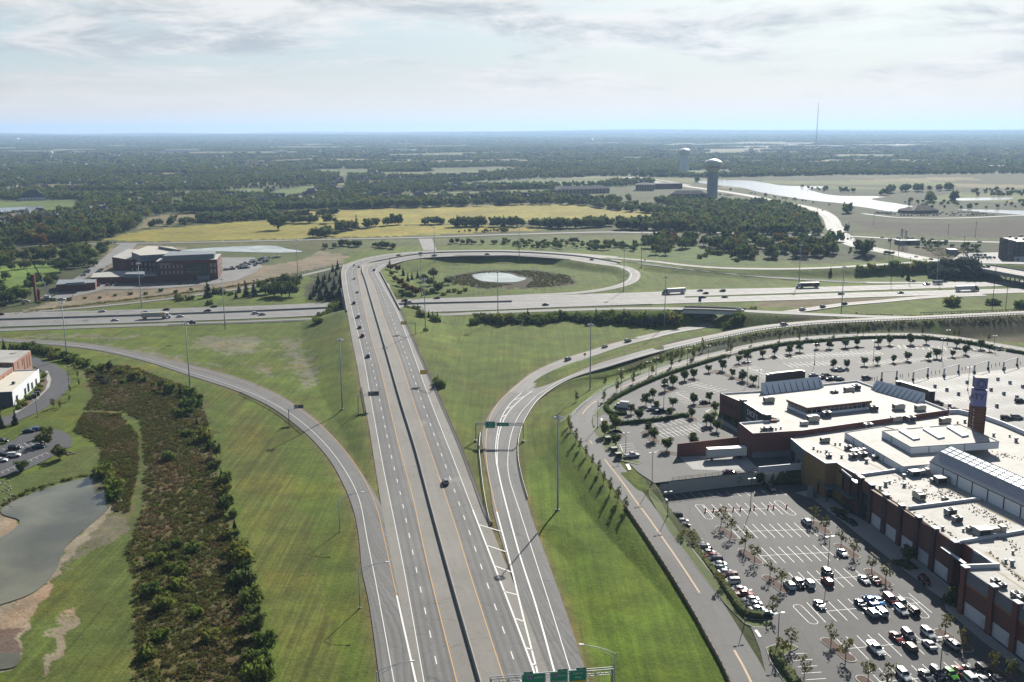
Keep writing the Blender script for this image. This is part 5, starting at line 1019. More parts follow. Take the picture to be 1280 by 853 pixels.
# ---- brick office building at the left edge
ofb=thing('office_building','pink brick office building with flat white roof and white wing at the left edge','office building')
PINK=mat('pink_brick',(0.36,0.19,0.135),0.85,0.10,0.5);CREAM=mat('cream_roof',(0.62,0.58,0.49),0.8,0.1,0.3);BAND=mat('dark_brick_strip',(0.20,0.095,0.07),0.85,0.1,0.5)
t0,t1=W(16.8,453.6,10.3),W(38.3,438.4,10.3);v=t1-t0;wst=np.array([-34.0,4,0])
mb=MB();mb.prism([t0,t1,t1+wst,t0+wst],-0.3,10.3,0,1);mb.obj('tall_block',[PINK,ROOFW],ofb)
m0,m1=W(-14,479,8.4),W(16.2,458.8,8.4);mb=MB();mb.prism([m0,m1,m1+[-20,2,0],m0+[-20,2,0]],-0.3,8.4,0,1);mb.obj('middle_block',[PINK,ROOFW],ofb)
w0,w1=W(17,507.8,0),W(50.2,478,0);dw=(w1-w0);nw_=np.array([-dw[1],dw[0],0])/np.linalg.norm(dw[:2]);nw_=nw_ if nw_[0]<0 else-nw_
mb=MB();mb.prism([w0,w1,w1+nw_*13,w0+nw_*13],-0.3,6.1,0,1);mb.obj('white_wing',[SCREEN,CREAM],ofb)
mb=MB()
for A,B in((w0,w1),(w1,w1+nw_*13),(w0+nw_*13,w0)):wallbox(mb,A,B,6.0,6.6,0.3,0.12)
mb.obj('parapet',SCREEN,ofb);mb=MB();wallbox(mb,w0+nw_*22,w0,-0.2,6.7,0.3,0.2);mb.obj('end_wall',mat('slate_panel',(0.10,0.105,0.13),0.7),ofb)
for t in(0.1,0.4,0.52,0.66,0.82):mb=MB();wallbox(mb,lerp(w0,w1,t),lerp(w0,w1,t+0.06),0.3,3.4 if t!=0.52 else 4.4,0.2,0.12);mb.obj('window',GLASS,ofb)
for t in(0.55,0.72,0.86):mb=MB();wallbox(mb,lerp(t0,t1,t),lerp(t0,t1,t+0.05),3.0,9,0.2,0.12);mb.obj('recess_strip',BAND,ofb)
for t in(0.2,0.45):mb=MB();wallbox(mb,lerp(t0,t1,t),lerp(t0,t1,t+0.05),6,9.3,0.2,0.12);mb.obj('recess_strip',BAND,ofb)
for t in(0.3,0.55,0.75,0.88):mb=MB();wallbox(mb,lerp(m0,m1,t),lerp(m0,m1,t+0.04),2,7,0.2,0.12);mb.obj('recess_strip',BAND,ofb)
hv(ofb,1,17,480,6.2,0,.6)
kerbed('office_bed',[W(*p,0.06)for p in[(22,509),(40,492),(52,478),(57,470),(60,478),(57,488),(42,502),(27,513)]],MULCH)
flat('office_pavement',pw([p+(0.10,)for p in[(20,517),(34,508),(50,496),(62,484),(64,474),(60,464),(57,463),(59,478),(54,490),(38,504),(18,514)]]),WALKC,kind='structure')
# ---- buildings in the distance
def hip_roof(mb,P,z,rise,mi):
 P=[np.array([p[0],p[1]])for p in P];a=(P[0]+P[3])/2;b=(P[1]+P[2])/2;d=(b-a);l=np.linalg.norm(d);w_=np.linalg.norm(P[3]-P[0]);k=min(0.45,0.5*w_/l);r0,r1=a+d*k,b-d*k
 mb.add([(*P[0],z),(*P[1],z),(*P[2],z),(*P[3],z),(*r0,z+rise),(*r1,z+rise)],[(0,1,5,4),(1,2,5),(2,3,4,5),(3,0,4)],mi)
def block(name,label,cat,px0,px1,depth,h,mw,mr,hip=0,wins=0,group=None):
 a,b=G(*px0),G(*px1);u_=(b-a)/np.linalg.norm((b-a)[:2]);n_=np.array([-u_[1],u_[0],0]);n_=n_ if n_[1]>0 else-n_;P=[a,b,b+n_*depth,a+n_*depth]
 t=thing(name,label,cat,group=group);mb=MB();z0=min(a[2],b[2])-0.5;mb.prism(P,z0,z0+h,0,1);mb.obj('wall',[mw,mr],t)
 if hip:mb=MB();e_=0.8;Q=[a-u_*e_-n_*e_,b+u_*e_-n_*e_,b+u_*e_+n_*(depth+e_),a-u_*e_+n_*(depth+e_)];hip_roof(mb,Q,z0+h+0.02,hip,0);mb.obj('roof',mr,t)
 if wins:
  for fl in range(wins[1]):
   for k in range(wins[0]):mb=MB();tt=(k+0.35)/wins[0];wallbox(mb,lerp(a,b,tt),lerp(a,b,tt+0.35/wins[0]),z0+1.6+fl*3.2,z0+3.2+fl*3.2,0.15,0.12 if n_[1]*u_[0]>0 else 0.12);mb.obj('window',GLASS,t)
 return t
SHIN=mat('grey_shingle',(0.115,0.11,0.115),0.9,0.15,0.2);SHBR=mat('brown_shingle',(0.12,0.09,0.075),0.9,0.15,0.2);TANW=mat('tan_siding',(0.34,0.29,0.23),0.85,0.08,0.3);BRW=mat('brown_siding',(0.19,0.13,0.10),0.85,0.1,0.3);WHW=mat('white_cladding',(0.72,0.72,0.70),0.7,0.05,0.3);GRS=mat('slate_roof',(0.055,0.062,0.075),0.8,0.15,0.2)
block('restaurant','brown hip roofed restaurant on the lake shore above its crowded car park','restaurant',(1142,267.5),(1173,267),26,5,BRW,SHBR,7);block('restaurant_wing','lower wing with brown roof at the left end of the lakeside restaurant','restaurant wing',(1122,266),(1141,267.3),20,4,BRW,SHBR,5)
block('clubhouse','long white clubhouse with steep dark slate roofs above the golf pond','clubhouse',(25,251.5),(58,250.5),30,6,WHW,GRS,13,(8,1))
block('apartment_block','long brown apartment block in front of the yellow field behind a tree belt','apartment block',(697,243),(762,241.5),22,9,TANW,SHIN,6,(14,3))
block('apartment_block','tan and brick apartment block with white gable left of the near water tower','apartment block',(795,238.5),(818,238.5),25,12,TANW,SHIN,4,(7,4));block('apartment_block','flat roofed brick apartment block just left of the near water tower','apartment block',(820,236.5),(853,236),25,11,REDB,SHIN,2,(10,3))
block('apartment_block','grey roofed low terrace at the foot of the near water tower','apartment block',(838,247.5),(884,247.5),22,7,BRW,SHIN,6,(9,2));block('works_shed','small grey works shed on the cleared lot by the hotel','shed',(1187,318),(1197,318),10,5,GREYP,PANW)
block('roadside_building','low blue grey building behind the boulevard near the power masts','building',(1125,306.5),(1150,306),12,5,GREYP,GREYP)
for(x0,y0,x1,y1,d,h,tx)in[(213,190.8,251,190.2,90,16,'long white warehouse far off in the woods left of centre'),(350,191.2,360,191,70,14,'small white warehouse far off right of the long one'),(88,193.5,124,192.7,60,14,'pale blue warehouse in the far woods at left'),(-4,175.2,22,175,200,24,'white warehouse near the horizon at the left edge'),(490,189.3,512,189,60,12,'blue and white factory in the far woods left of centre'),
         (838,183.3,853,183,70,14,'bright flat roofed store in the far woods behind the towers'),(868,183,893,182.7,70,14,'white retail sheds far behind the water towers'),(988,184.5,1002,184.2,90,16,'white domed store far behind the lake'),(1045,185.2,1057,185,80,14,'small white shed far off right of the mast'),(1122,184.5,1145,184,90,14,'wide white warehouse far off at right'),(1240,211,1256,211,40,9,'white farm building by the wood at the right edge'),(728,194.5,737,194.5,40,10,'tiny white building deep in the central woods')]:
 block('warehouse',tx,'warehouse',(x0,y0),(x1,y1),d,h,WHW,ROOFW)
# ---- water towers
def water_tower(label,px,py,R_,hs_,prof,cols,script=False):
 p=G(px,py);t=thing('water_tower',label,'water tower',tuple(p));t.scale=(hs_ or 1,)*3;mb=MB();mb.lathe(prof[0],32);mb.obj('shaft',cols[0],t,smooth=True);mb=MB();mb.lathe(prof[1],40);mb.obj('tank',cols[1],t);mb=MB();mb.lathe(prof[2],40);mb.obj('dome',cols[2],t,smooth=True)
 if script:text('lettering','Liberty',6.5,(-1,-prof[1][1][0]-0.4,(prof[1][1][1]+prof[1][2][1])/2),FR,mat('blue_grey_lettering',(0.12,0.17,0.22),0.6,0),t)
 return t
CGR=mat('grey_concrete_shaft',(0.36,0.38,0.41),0.9,0.06,0.1);CRM=mat('cream_tank',(0.70,0.68,0.58),0.6,0.05,0.1);PBL=mat('pale_blue_steel',(0.66,0.76,0.84),0.5,0.05,0.1);WTP=mat('white_tank_top',(0.75,0.76,0.76),0.5,0.04,0.1)
water_tower('near water tower with grey ribbed shaft and wide cream tank',890,248,0,0,([(9.2,-1),(9.2,46)],[(9.3,46),(15.5,55),(16,56),(16,62),(15.5,63)],[(15.5,63),(12,66),(6,68),(0,69)]),(CGR,CRM,WTP),True)
p=bpy.data.objects['water_tower'];mb=MB();[mb.lathe([(9.25,z),(9.5,z+0.3),(9.5,z+1.2),(9.25,z+1.5)],32)for z in range(2,45,4)];mb.obj('shaft_rings',CGR,p)
water_tower('far pale blue water tower shaped like a plain drum left of the nearer one',855,217,0,0,([(12,-1),(12,50)],[(12,50),(15.5,56),(15.5,63),(15,64)],[(15,64),(10,67),(5,68.5),(0,69)]),(PBL,PBL,WTP))
water_tower('tiny white water tower far off at the left horizon',64.5,201,0,0.55,([(8,-1),(8,44)],[(8,44),(18,54),(18,60),(17,64)],[(17,64),(12,70),(6,72),(0,73)]),(PBL,PBL,WTP));water_tower('tiny pale blue water tower far off above the centre woods',740,182,0,0.7,([(9,-1),(9,44)],[(9,44),(20,54),(20,60),(19,64)],[(19,64),(12,70),(6,72),(0,73)]),(PBL,PBL,WTP))
# ---- radio mast
pm_=G(1020,184.5);rm=thing('radio_mast','very tall thin lattice radio mast standing up past the horizon','radio mast',tuple(pm_));mb=MB()
MH=285
for k in range(3):a_=k*2.094;mb.tube([(3.2*math.cos(a_),3.2*math.sin(a_),-1),(0.9*math.cos(a_),0.9*math.sin(a_),MH)],0.6,4)
for z in np.arange(0,MH-8,16):
 for k in range(3):
  a_,b_=k*2.094,(k+1)*2.094;r0_=3.2-2.3*z/MH;r1_=3.2-2.3*(z+16)/MH;mb.tube([(r0_*math.cos(a_),r0_*math.sin(a_),z),(r1_*math.cos(b_),r1_*math.sin(b_),z+16)],0.4,3)
mb.obj('lattice',GREYP,rm);mb=MB();mb.box((0,0,62),(9,9,9));mb.obj('antenna_cluster',GREYP,rm)
# ================================================================== vegetation
def clumps(C,Nrm,size,tone,jit=0.7,rng=RNG):
 """leaf clumps: one bent quad each at the points C, facing roughly along Nrm"""
 n=len(C);d=Nrm+rng.normal(0,jit,(n,3));d/=np.linalg.norm(d,axis=1)[:,None]
 a=np.cross(d,rng.normal(0,1,(n,3)));a/=np.linalg.norm(a,axis=1)[:,None];b=np.cross(d,a)
 s=(size*rng.uniform(0.65,1.35,n))[:,None]if np.ndim(size)==0 else size[:,None];k=rng.uniform(0.5,1.0,(n,1))
 V=np.stack([C-a*s-b*s*k*0.4,C-a*s*0.1-b*s*k+d*s*0.15,C+a*s+b*s*k*0.35,C+a*s*0.15+b*s*k+d*s*0.15],1).reshape(-1,3)
 return V,np.arange(4*n).reshape(n,4),np.repeat(tone,4)
def crown_mesh(name,m,lobes,nq,size,seed,core=True):
 """lobes: (x, y, z, rx, rz) filled with leaf clumps near their surfaces"""
 rng=np.random.default_rng(seed);vol=np.array([l[3]**2 for l in lobes]);cnt=np.maximum(6,(nq*vol/vol.sum())).astype(int);Vs,Fs,Ts,o=[],[],[],0
 for(x,y,z,rx,rz),c in zip(lobes,cnt):
  d=rng.normal(0,1,(c,3));d/=np.linalg.norm(d,axis=1)[:,None];r=rng.uniform(0.72,1.08,c)[:,None];C=np.array([x,y,z])+d*r*np.array([rx,rx,rz])
  lt=rng.uniform(0.15,0.85);V,Fq,T=clumps(C,d,size,np.clip(lt+rng.normal(0,0.22,c),0,1),rng=rng);Vs.append(V);Fs.append(Fq+o);Ts.append(T);o+=len(V)
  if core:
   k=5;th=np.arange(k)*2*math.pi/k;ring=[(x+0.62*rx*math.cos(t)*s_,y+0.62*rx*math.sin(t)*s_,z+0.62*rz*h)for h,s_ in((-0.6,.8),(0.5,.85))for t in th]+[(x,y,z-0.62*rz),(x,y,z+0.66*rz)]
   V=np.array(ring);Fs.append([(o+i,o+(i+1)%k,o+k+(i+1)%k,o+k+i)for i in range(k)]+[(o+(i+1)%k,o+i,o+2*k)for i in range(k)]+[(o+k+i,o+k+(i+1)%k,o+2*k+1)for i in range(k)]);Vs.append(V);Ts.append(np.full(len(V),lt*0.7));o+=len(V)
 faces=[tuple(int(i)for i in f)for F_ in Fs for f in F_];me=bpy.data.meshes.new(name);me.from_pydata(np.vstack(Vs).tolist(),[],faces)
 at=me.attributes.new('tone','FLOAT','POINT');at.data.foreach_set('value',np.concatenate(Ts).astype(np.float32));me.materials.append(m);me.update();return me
def lobes_round(seed,n=7,w=0.62,h=0.55,z0=1.0):
 r=random.Random(seed);L=[(0,0,z0,0.6*w/0.62,0.7*h/0.55)]
 for i in range(n):a=i*2.4+r.random();q=r.uniform(0.35,0.62)*w/0.62;s_=r.uniform(0.3,0.46);L.append((q*math.cos(a),q*math.sin(a),z0+r.uniform(-0.45,0.62)*h/0.55,s_,s_*r.uniform(0.8,1.1)))
 return L
def lobes_cone(seed,n=6,w=0.5):
 r=random.Random(seed);return[(r.uniform(-.06,.06),r.uniform(-.06,.06),0.15+1.75*i/n,max(0.09,w*(1-i/n*0.92)),0.24)for i in range(n+1)]
def lobes_slim(seed,n=8):
 r=random.Random(seed);return[(r.uniform(-.16,.16),r.uniform(-.16,.16),0.55+1.15*i/n,r.uniform(0.12,0.24)*(1.15-0.7*i/n),0.2)for i in range(n)]
def lobes_thin(seed,n=8):
 r=random.Random(seed);out=[]
 for i in range(n):a=i*2.4+r.random();q=r.uniform(0.15,0.5);out.append((q*math.cos(a),q*math.sin(a),0.95+r.uniform(-0.35,0.75),r.uniform(0.16,0.26),r.uniform(0.18,0.3)))
 return out
GRN=leafmat('broadleaf_foliage',[(0.079,0.122,0.033),(0.118,0.166,0.040),(0.097,0.135,0.043),(0.161,0.182,0.043),(0.135,0.161,0.059)])
WOOD=leafmat('woodland_foliage',[(0.091,0.148,0.044),(0.131,0.192,0.050),(0.106,0.156,0.056),(0.178,0.204,0.056),(0.148,0.204,0.062),(0.240,0.210,0.062),(0.118,0.173,0.050),(0.143,0.178,0.068)])
PEAR=leafmat('car_park_tree_foliage',[(0.085,0.129,0.034),(0.108,0.152,0.038),(0.142,0.169,0.038)])
YEL=leafmat('yellowing_foliage',[(0.156,0.138,0.030),(0.180,0.150,0.036),(0.126,0.138,0.036),(0.192,0.144,0.036)],0.45);AUT=leafmat('autumn_foliage',[(0.156,0.102,0.022),(0.144,0.114,0.024),(0.180,0.090,0.024)],0.4)
CON=leafmat('conifer_foliage',[(0.031,0.053,0.022),(0.040,0.062,0.023),(0.050,0.068,0.022)],0.2);OLV=leafmat('silver_shrub_foliage',[(0.102,0.120,0.086),(0.120,0.132,0.102)],0.3)
SHR=leafmat('shrub_foliage',[(0.118,0.171,0.043),(0.164,0.224,0.049),(0.255,0.300,0.055),(0.143,0.188,0.062),(0.264,0.264,0.053)],0.4);HED=leafmat('hedge_foliage',[(0.111,0.164,0.049),(0.124,0.171,0.049)],0.25,0.5);PALEH=leafmat('grey_green_hedge_foliage',[(0.224,0.251,0.119),(0.224,0.251,0.119)],0.3,0.45)
BARK=mat('tree_bark',(0.188,0.146,0.111),0.95,0.2,3.0)
def trunk_mesh(seed,h=1.0,r=0.055,limbs=4):
 rr=random.Random(seed);mb=MB();mb.tube([(0,0,-0.15),(0,0,0.02),(0.01,0,h*0.5),(0,0.02,h)],[r*1.5,r*1.25,r,r*0.6],7)
 for k in range(limbs):a=k*2.4+rr.random();mb.tube([(0,0,h*0.62),(0.2*math.cos(a),0.2*math.sin(a),h*0.9),(0.42*math.cos(a),0.42*math.sin(a),h*1.2)],[r*0.55,r*0.4,r*0.2],5)
 me=mb.mesh('trunk');me.materials.append(BARK);return me
TR=[trunk_mesh(i)for i in range(3)];TRS=[trunk_mesh(9,1.0,0.03,6)]
def variants(nm,m,fn,k,nq,size,core=True,**kw):return[crown_mesh(nm,m,fn(11*i+3,**kw),nq,size,50+i,core)for i in range(k)]
K={'pear':variants('crown',PEAR,lobes_round,3,300,0.15,w=0.5,h=0.62),'oak':variants('crown',GRN,lobes_round,4,420,0.135,n=11,w=0.8),'cone':variants('crown',CON,lobes_cone,3,260,0.12),'thin':variants('crown',YEL,lobes_thin,3,130,0.10,False),'bush':variants('crown',SHR,lobes_round,4,260,0.16,n=8,w=0.75,h=0.42,z0=0.42),
  'silver':variants('crown',OLV,lobes_round,2,220,0.16,n=8,w=0.75,h=0.45,z0=0.45),'autumn':variants('crown',AUT,lobes_round,2,340,0.135,n=9,w=0.7),'sapling':variants('crown',leafmat('sapling_foliage',[(0.202,0.213,0.058),(0.157,0.186,0.050),(0.287,0.255,0.064)],0.4),lobes_slim,3,150,0.085,False),'wood':variants('crown',WOOD,lobes_round,5,130,0.24,n=7,w=0.75)}
PROTO={}
def tree(kind,p,h,label,group=None,name=None,wid=1.0,cat=None):
 """a tree of height h (metres): Empty > trunk, crown"""
 i=random.randrange(len(K[kind]));key=(kind,i);nm=name or('shrub' if kind in('bush','silver')else 'conifer' if kind=='cone' else 'tree');c=cat or('shrub' if nm=='shrub' else 'tree')
 t=thing(nm,label,c,tuple(p),random.uniform(0,6.28),group);s=h/1.75 if kind not in('bush','silver')else h/0.95;w_=wid*random.uniform(0.92,1.1);t.scale=(s*w_,s*w_,s)
 link('crown',K[kind][i],None,t)
 if kind not in('bush','silver'):link('trunk',TRS[0]if kind in('thin','sapling')else TR[i%3],None,t)
 else:link('stem',TR[i%3],None,t).scale=(0.5,0.5,0.4)
 return t
ORDN='first second third fourth fifth sixth seventh eighth ninth tenth eleventh twelfth thirteenth fourteenth fifteenth sixteenth seventeenth eighteenth nineteenth twentieth'.split()
def nth(i,n,tx=''):return '' if n<2 or n>20 or len(tx.split())>12 else ', %s from the left'%ORDN[i]
# ---- trees of the upper car park
C4=lambda L:cr(560,420,4,L);C7=lambda L:cr(820,410,4.923,L);C8=lambda L:cr(1040,410,5.333,L)
def gp(px,py,z):return tuple(W(px,py,z))
for L,tx in((C4([(1182,195),(1228,182),(1125,222),(1085,245),(1025,283),(990,315),(1040,340),(915,358),(955,390),(1125,325),(1105,378),(1228,310),(1218,378)]),'round dark green tree in the corner of the upper car park by the hedge bend'),(C4([(1003,450),(1030,490),(1095,538),(1228,520),(825,412),(838,436),(838,515),(785,465)]),'round green tree near the gate of the upper car park'),
    (C7([(105,322),(178,288),(232,272),(323,240),(408,228),(470,268),(532,292),(598,312),(510,185),(563,170)]),'round dark tree on a bark island west of the big store'),(C7([(655,152),(730,138),(823,130),(885,115),(990,97),(1065,97),(1165,92),(1237,82)]),'small ovoid tree on the outer bark islands behind the big store'),(C7([(1090,215),(1175,215)]),'small ovoid tree beside the parked white pickup behind the store'),
    (C7([(232,430),(328,412)]),'round tree on the island with the dark sedan west of the store'),(C7([(365,480),(310,560),(338,560),(375,592)]),'yellowish green tree on the lawn bed at the store corner'),(C8([(308,90),(382,80),(525,77),(628,73),(830,95),(915,98),(990,108),(1048,122)]),'small dark ovoid tree by the hedge at the far end of the car park'),(C8([(215,215),(303,207),(410,197),(503,183),(645,178),(698,167),(803,160),(890,143)]),'small ovoid tree in the middle row of the far car park')):
 L=sorted(L)
 for i_,(x,y)in enumerate(L):
  d_=y-163;hpx=2.6*d_*0.978/119;tree('pear',gp(x,y+hpx,4.6),random.uniform(3.2,4.9)if 'yellowish' not in tx else 4.2,tx+nth(i_,len(L),tx),'trees of the upper car park',wid=1.05)
# saplings along the ring road
for L,tx,h in((C4([(602,455),(612,480),(640,530),(660,568),(690,603),(720,650),(752,690),(778,735),(810,785),(850,830),(890,875)]),'young slender tree planted along the outer side of the ring road',5.0),(C4([(640,330),(780,330),(845,280),(867,230),(785,250),(925,240),(960,185),(1020,195),(1065,145),(1118,158),(1165,118),(1230,110)]),'thin yellowing sapling on the verge above the ring road bend',6),(C7([(460,160),(590,105),(760,80),(880,75),(930,60),(1095,45),(1240,45),(445,125),(290,140),(160,180),(235,192),(95,240),(30,222)]),'spindly sapling on the grass slope north of the ring road',6.5),(C8([(170,50),(210,50),(380,42),(600,42),(810,58),(848,60),(1040,90)]),'spindly sapling beyond the ring road at far right',6.5)):
 L=sorted(L)
 for i_,(x,y)in enumerate(L):tree('sapling',G(x,y),h*random.uniform(0.85,1.15),tx+nth(i_,len(L),tx),'saplings along the ring road')
# lower car park: thin yellow-green trees
LOWT=[((405,390),'above the first bark island from the far end, left side'),((455,440),'lower tree of the first left bark island'),((525,505),'upper tree of the second left bark island'),((573,570),'lower tree of the second left bark island'),((650,645),'upper tree of the third left bark island'),((705,700),'lower tree of the third left bark island'),((868,375),'upper tree of the far right bark island'),((925,425),'lower tree of the far right bark island'),((1005,492),'upper tree of the middle right bark island'),((1068,545),'lower tree of the middle right bark island'),((1158,620),'upper tree of the near right bark island'),((1228,672),'lower tree of the near right bark island'),((660,838),'tree at the end of the hedge')]
for(x,y),tx in LOWT:tree('thin',gp(800+x/4,560+y/4,0.12),5.2*random.uniform(0.9,1.1),'thin yellowish young tree, '+tx,'young trees of the lower car park')
for(x,y),tx in[((115,675),'beside the entrance bed kerb'),((315,655),'at the far end of the long near left island'),((388,735),'at the near end of the long near left island'),((500,850),'on the island at the bottom edge of the photo'),((885,612),'at the far end of the island by the silver suv'),((975,680),'half in the mall shadow at the near end of its island'),((1118,800),'in the mall shadow near the bottom row'),((1218,850),'in the shadow at the bottom right corner'),((75,725),'over the pale hedge at the entrance'),((180,825),'over the near end of the entrance hedge'),((595,870),'cut by the bottom edge among the parked cars')]:
 tree('thin',gp(960+x/4,640+y/4,0.1),5.2*random.uniform(0.9,1.1),'thin yellowish young tree '+tx,'young trees of the lower car park')
for(x,y),tx in[((145,190),'first from the left'),((262,188),'second from the left'),((378,182),'third from the left'),((492,180),'fourth from the left'),((600,178),'fifth from the left'),((735,180),'last at the right end')]:tree('thin' if x!=600 else 'pear',gp(800+x/4,560+y/4+2,0.0),4.0,'small tree at the foot of the block retaining wall, '+tx,'trees at the retaining wall')
for(x,y),tx in[((258,490),'upper'),((400,705),'lower'),((205,480),'far')]:tree('thin',gp(800+x/4,560+y/4,0.4),4.6,'thin yellow tree over the long hedge, '+tx+' one','young trees of the lower car park')
tree('pear',gp(1134,703,0.1),4.6,'dark little tree in the planting bed against the mall facade');tree('pear',gp(1193,756,0.1),4.8,'dark little tree in the bed at the recessed mall entrance');tree('thin',gp(1054,637,0.1),4.5,'bare little tree under the balcony of the ochre wall')
# ---- hedges
def hedge(label,P,wd,h,m=HED,dens=9,name='hedge',group=None):
 P=resample(np.asarray(P,float),0.8);n=perp(P);N_=int(len(P)*0.8*dens);i=RNG.integers(0,len(P)-1,N_);t=RNG.random(N_)[:,None];base=P[i]*(1-t)+P[i+1]*t;o=RNG.uniform(-1,1,N_);zz=RNG.random(N_)**0.6
 edge=RNG.random(N_)<0.55;o=np.where(edge,np.sign(o)*RNG.uniform(0.8,1.1,N_),o);zz=np.where(edge,zz,RNG.uniform(0.85,1.12,N_));hv_=h*(1+0.16*np.sin(base[:,0]*0.9)+0.12*np.sin(base[:,1]*1.7))
 C=base.copy();C[:,:2]+=n[i]*(o*wd/2)[:,None];C[:,2]+=zz*hv_;Nr=np.stack([n[i][:,0]*o,n[i][:,1]*o,np.where(edge,0.3,1.0)],1)
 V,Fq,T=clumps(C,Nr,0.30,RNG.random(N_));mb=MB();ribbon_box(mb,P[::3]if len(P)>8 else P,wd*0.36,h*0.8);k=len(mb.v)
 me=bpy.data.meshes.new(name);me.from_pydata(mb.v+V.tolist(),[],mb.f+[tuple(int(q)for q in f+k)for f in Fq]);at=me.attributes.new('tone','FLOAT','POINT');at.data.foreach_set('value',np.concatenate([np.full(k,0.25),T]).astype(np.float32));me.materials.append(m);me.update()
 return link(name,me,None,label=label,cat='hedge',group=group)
def gl(L,z=None):return np.array([G(*p)for p in L])if z is None else pw([p+(z,)for p in L])
hedge('long clipped grey green hedge between the ring road and the lower car park',gl([(815,618),(830,636),(846,657),(870,688),(893,718),(915,746),(934,768),(955,771)],0.35),2.0,1.4,PALEH)
hedge('short clipped hedge on the entrance bed at the bottom',gl([(966,814),(972,825),(986,842),(1000,862)],0.2),2.2,1.5,PALEH)
hedge('dark hedge curving along the west edge of the upper car park',gl([(758,507),(772,497),(800,483),(838,467.5),(882,453.5),(909,445.5)],4.55),2.0,1.5);hedge('hedge along the far edge of the upper car park',gl([(924,442.5),(960,434.5),(990,430),(1040,426),(1090,423),(1150,423),(1200,428),(1230,433),(1243,437)],4.55),2.0,1.5)
hedge('hedge beyond the car park exit at the far right',gl([(1258,439),(1285,443.5),(1330,451)],4.55),2,1.4);hedge('short hedge looping round the delivery van corner',gl([(757,507),(760,514),(768,518.5),(783,518)],4.6),1.8,1.3);hedge('hedge dividing the upper car park behind the van',gl([(768,531),(790,529),(815,526.5),(838,523.5),(855,520),(862,522)],4.6),1.8,1.3);hedge('low planting at the foot of the retaining wall',gl([(822,613.5),(850,610),(900,607),(960,603),(1000,603)],0.0),1.6,0.9)
hedge('dark shrubs at the base of the store west wall',gl([(905,523),(912,527),(921,531.5)],4.55),1.5,1.4)
for p,tx in(((1130,708),'left'),((1192,757),'right'),((1050,640.5),'far')):q=W(*p,0.15);hedge('low dark planting in the '+tx+' bed at the mall facade',np.array([q+[-1.5,3,0],q,q+[1.5,-3,0]]),2.2,0.7)
# ---- shrubs and trees placed one by one
def many(kind,L,h,tx,grp,nm=None,jit=0.25,wid=1.0,cat=None):
 L=sorted(L)
 for i,p in enumerate(L):tree(kind,G(p[0],p[1]),(p[2]if len(p)>2 else h)*random.uniform(1-jit,1+jit),tx+nth(i,len(L),tx),grp,nm,wid,cat)
HL=[(118,464),(128,463),(140,464.5),(150,467),(160,470),(170,474),(180,478),(190,482),(200,487),(212,491),(224,494),(238,495),(251,499),(247,508),(240,519),(236,512),(245,531),(252,541),(258,552),(264,561),(270,572),(270,585),(275,596),(280,604),(279,618),(284,630),(281,642),(292,646),(296,660),(292,672),(300,690),(301,703),(308,716),(305,730),(314,740),(318,754),(316,768),(324,780),(322,795),(330,806),(336,818),(328,830),(334,845),(322,850)]
for i,p in enumerate(HL):
 kd=('bush','bush','oak','bush','cone','bush')[i%6];tx={'bush':'leafy shrub','oak':'small bushy tree','cone':'dark cedar'}[kd];half_='far' if i<15 else 'middle' if i<36 else 'near'
 tree(kd,G(p[0]+random.uniform(-3,2),p[1]),random.uniform(2.0,4.6)*(1.2 if kd!='bush' else 1),tx+' in the '+half_+' part of the shrub belt beside the mown left bank','shrub belt at left',wid=random.uniform(0.6,0.95))
 if i%4==1:tree('bush',G(p[0]-random.uniform(4,16),p[1]+random.uniform(-5,6)),random.uniform(1.2,2.4),'low olive shrub on the weedy side of the belt, '+half_+' part','shrub belt at left',wid=0.9)
for p in[(205,690),(215,697),(222,684),(232,702),(214,712),(226,718),(196,704),(240,690),(222,735),(205,760),(190,742),(246,770),(262,800),(200,800),(184,822),(228,520),(232,545),(210,575)]:tree('bush',G(*p),random.uniform(1.6,3.2),'scattered dark green shrub standing in the brown weeds','shrubs in the weeds',wid=0.9)
many('bush',[(x,y)for x,y in[(20,437),(28,437.5),(36,438),(45,440),(52,441.5),(60,443),(68,444),(76,447),(84,450),(92,452),(100,455),(108,458),(66,449)]],3.2,'shrub in the row behind the office drive under the left ramp','shrubs behind the office');many('cone',[(42,438),(13,437),(5,437),(84,451.5)],4,'small dark conifer behind the office building','shrubs behind the office')
many('sapling',[(94,466),(97,472),(99,482),(87,502),(67,510),(75,511),(88,491)],4.2,'orange tinted sapling on the lawn right of the office drive','saplings by the office');many('thin',[(67,511),(75,509)],3.6,'small yellow tree beside the office drive','saplings by the office')
for k,x,y,h,tx in[('cone',19,531,5,'dark bushy tree at the lower end of the office drive'),('cone',1,535,6,'dark tree cut by the left edge beside the drive'),('oak',56,557,5.5,'bright green tree on the island of the office car park'),('oak',59,547,4.4,'second green tree behind the bright one on the island'),('oak',75,574,5,'dark round tree at the corner of the office car park'),('oak',28,590,4.2,'small brownish tree below the office car park'),('silver',126,475,2.4,'pale grey willow shrub in the weeds'),('silver',131,480,2.2,'second pale willow shrub')]:tree(k,G(x,y),h,tx)
many('bush',[(128,597),(135,600),(140,608),(142,616),(143,625),(124,594)],3.4,'dark reed like bush at the right end of the pond','bushes at the pond',wid=0.9);many('bush',[(53,478),(50,485),(48,490),(35,500),(29,508),(24,512),(27,506),(56,471)],1.7,'low shrub in the bed in front of the white office wing','office planting')
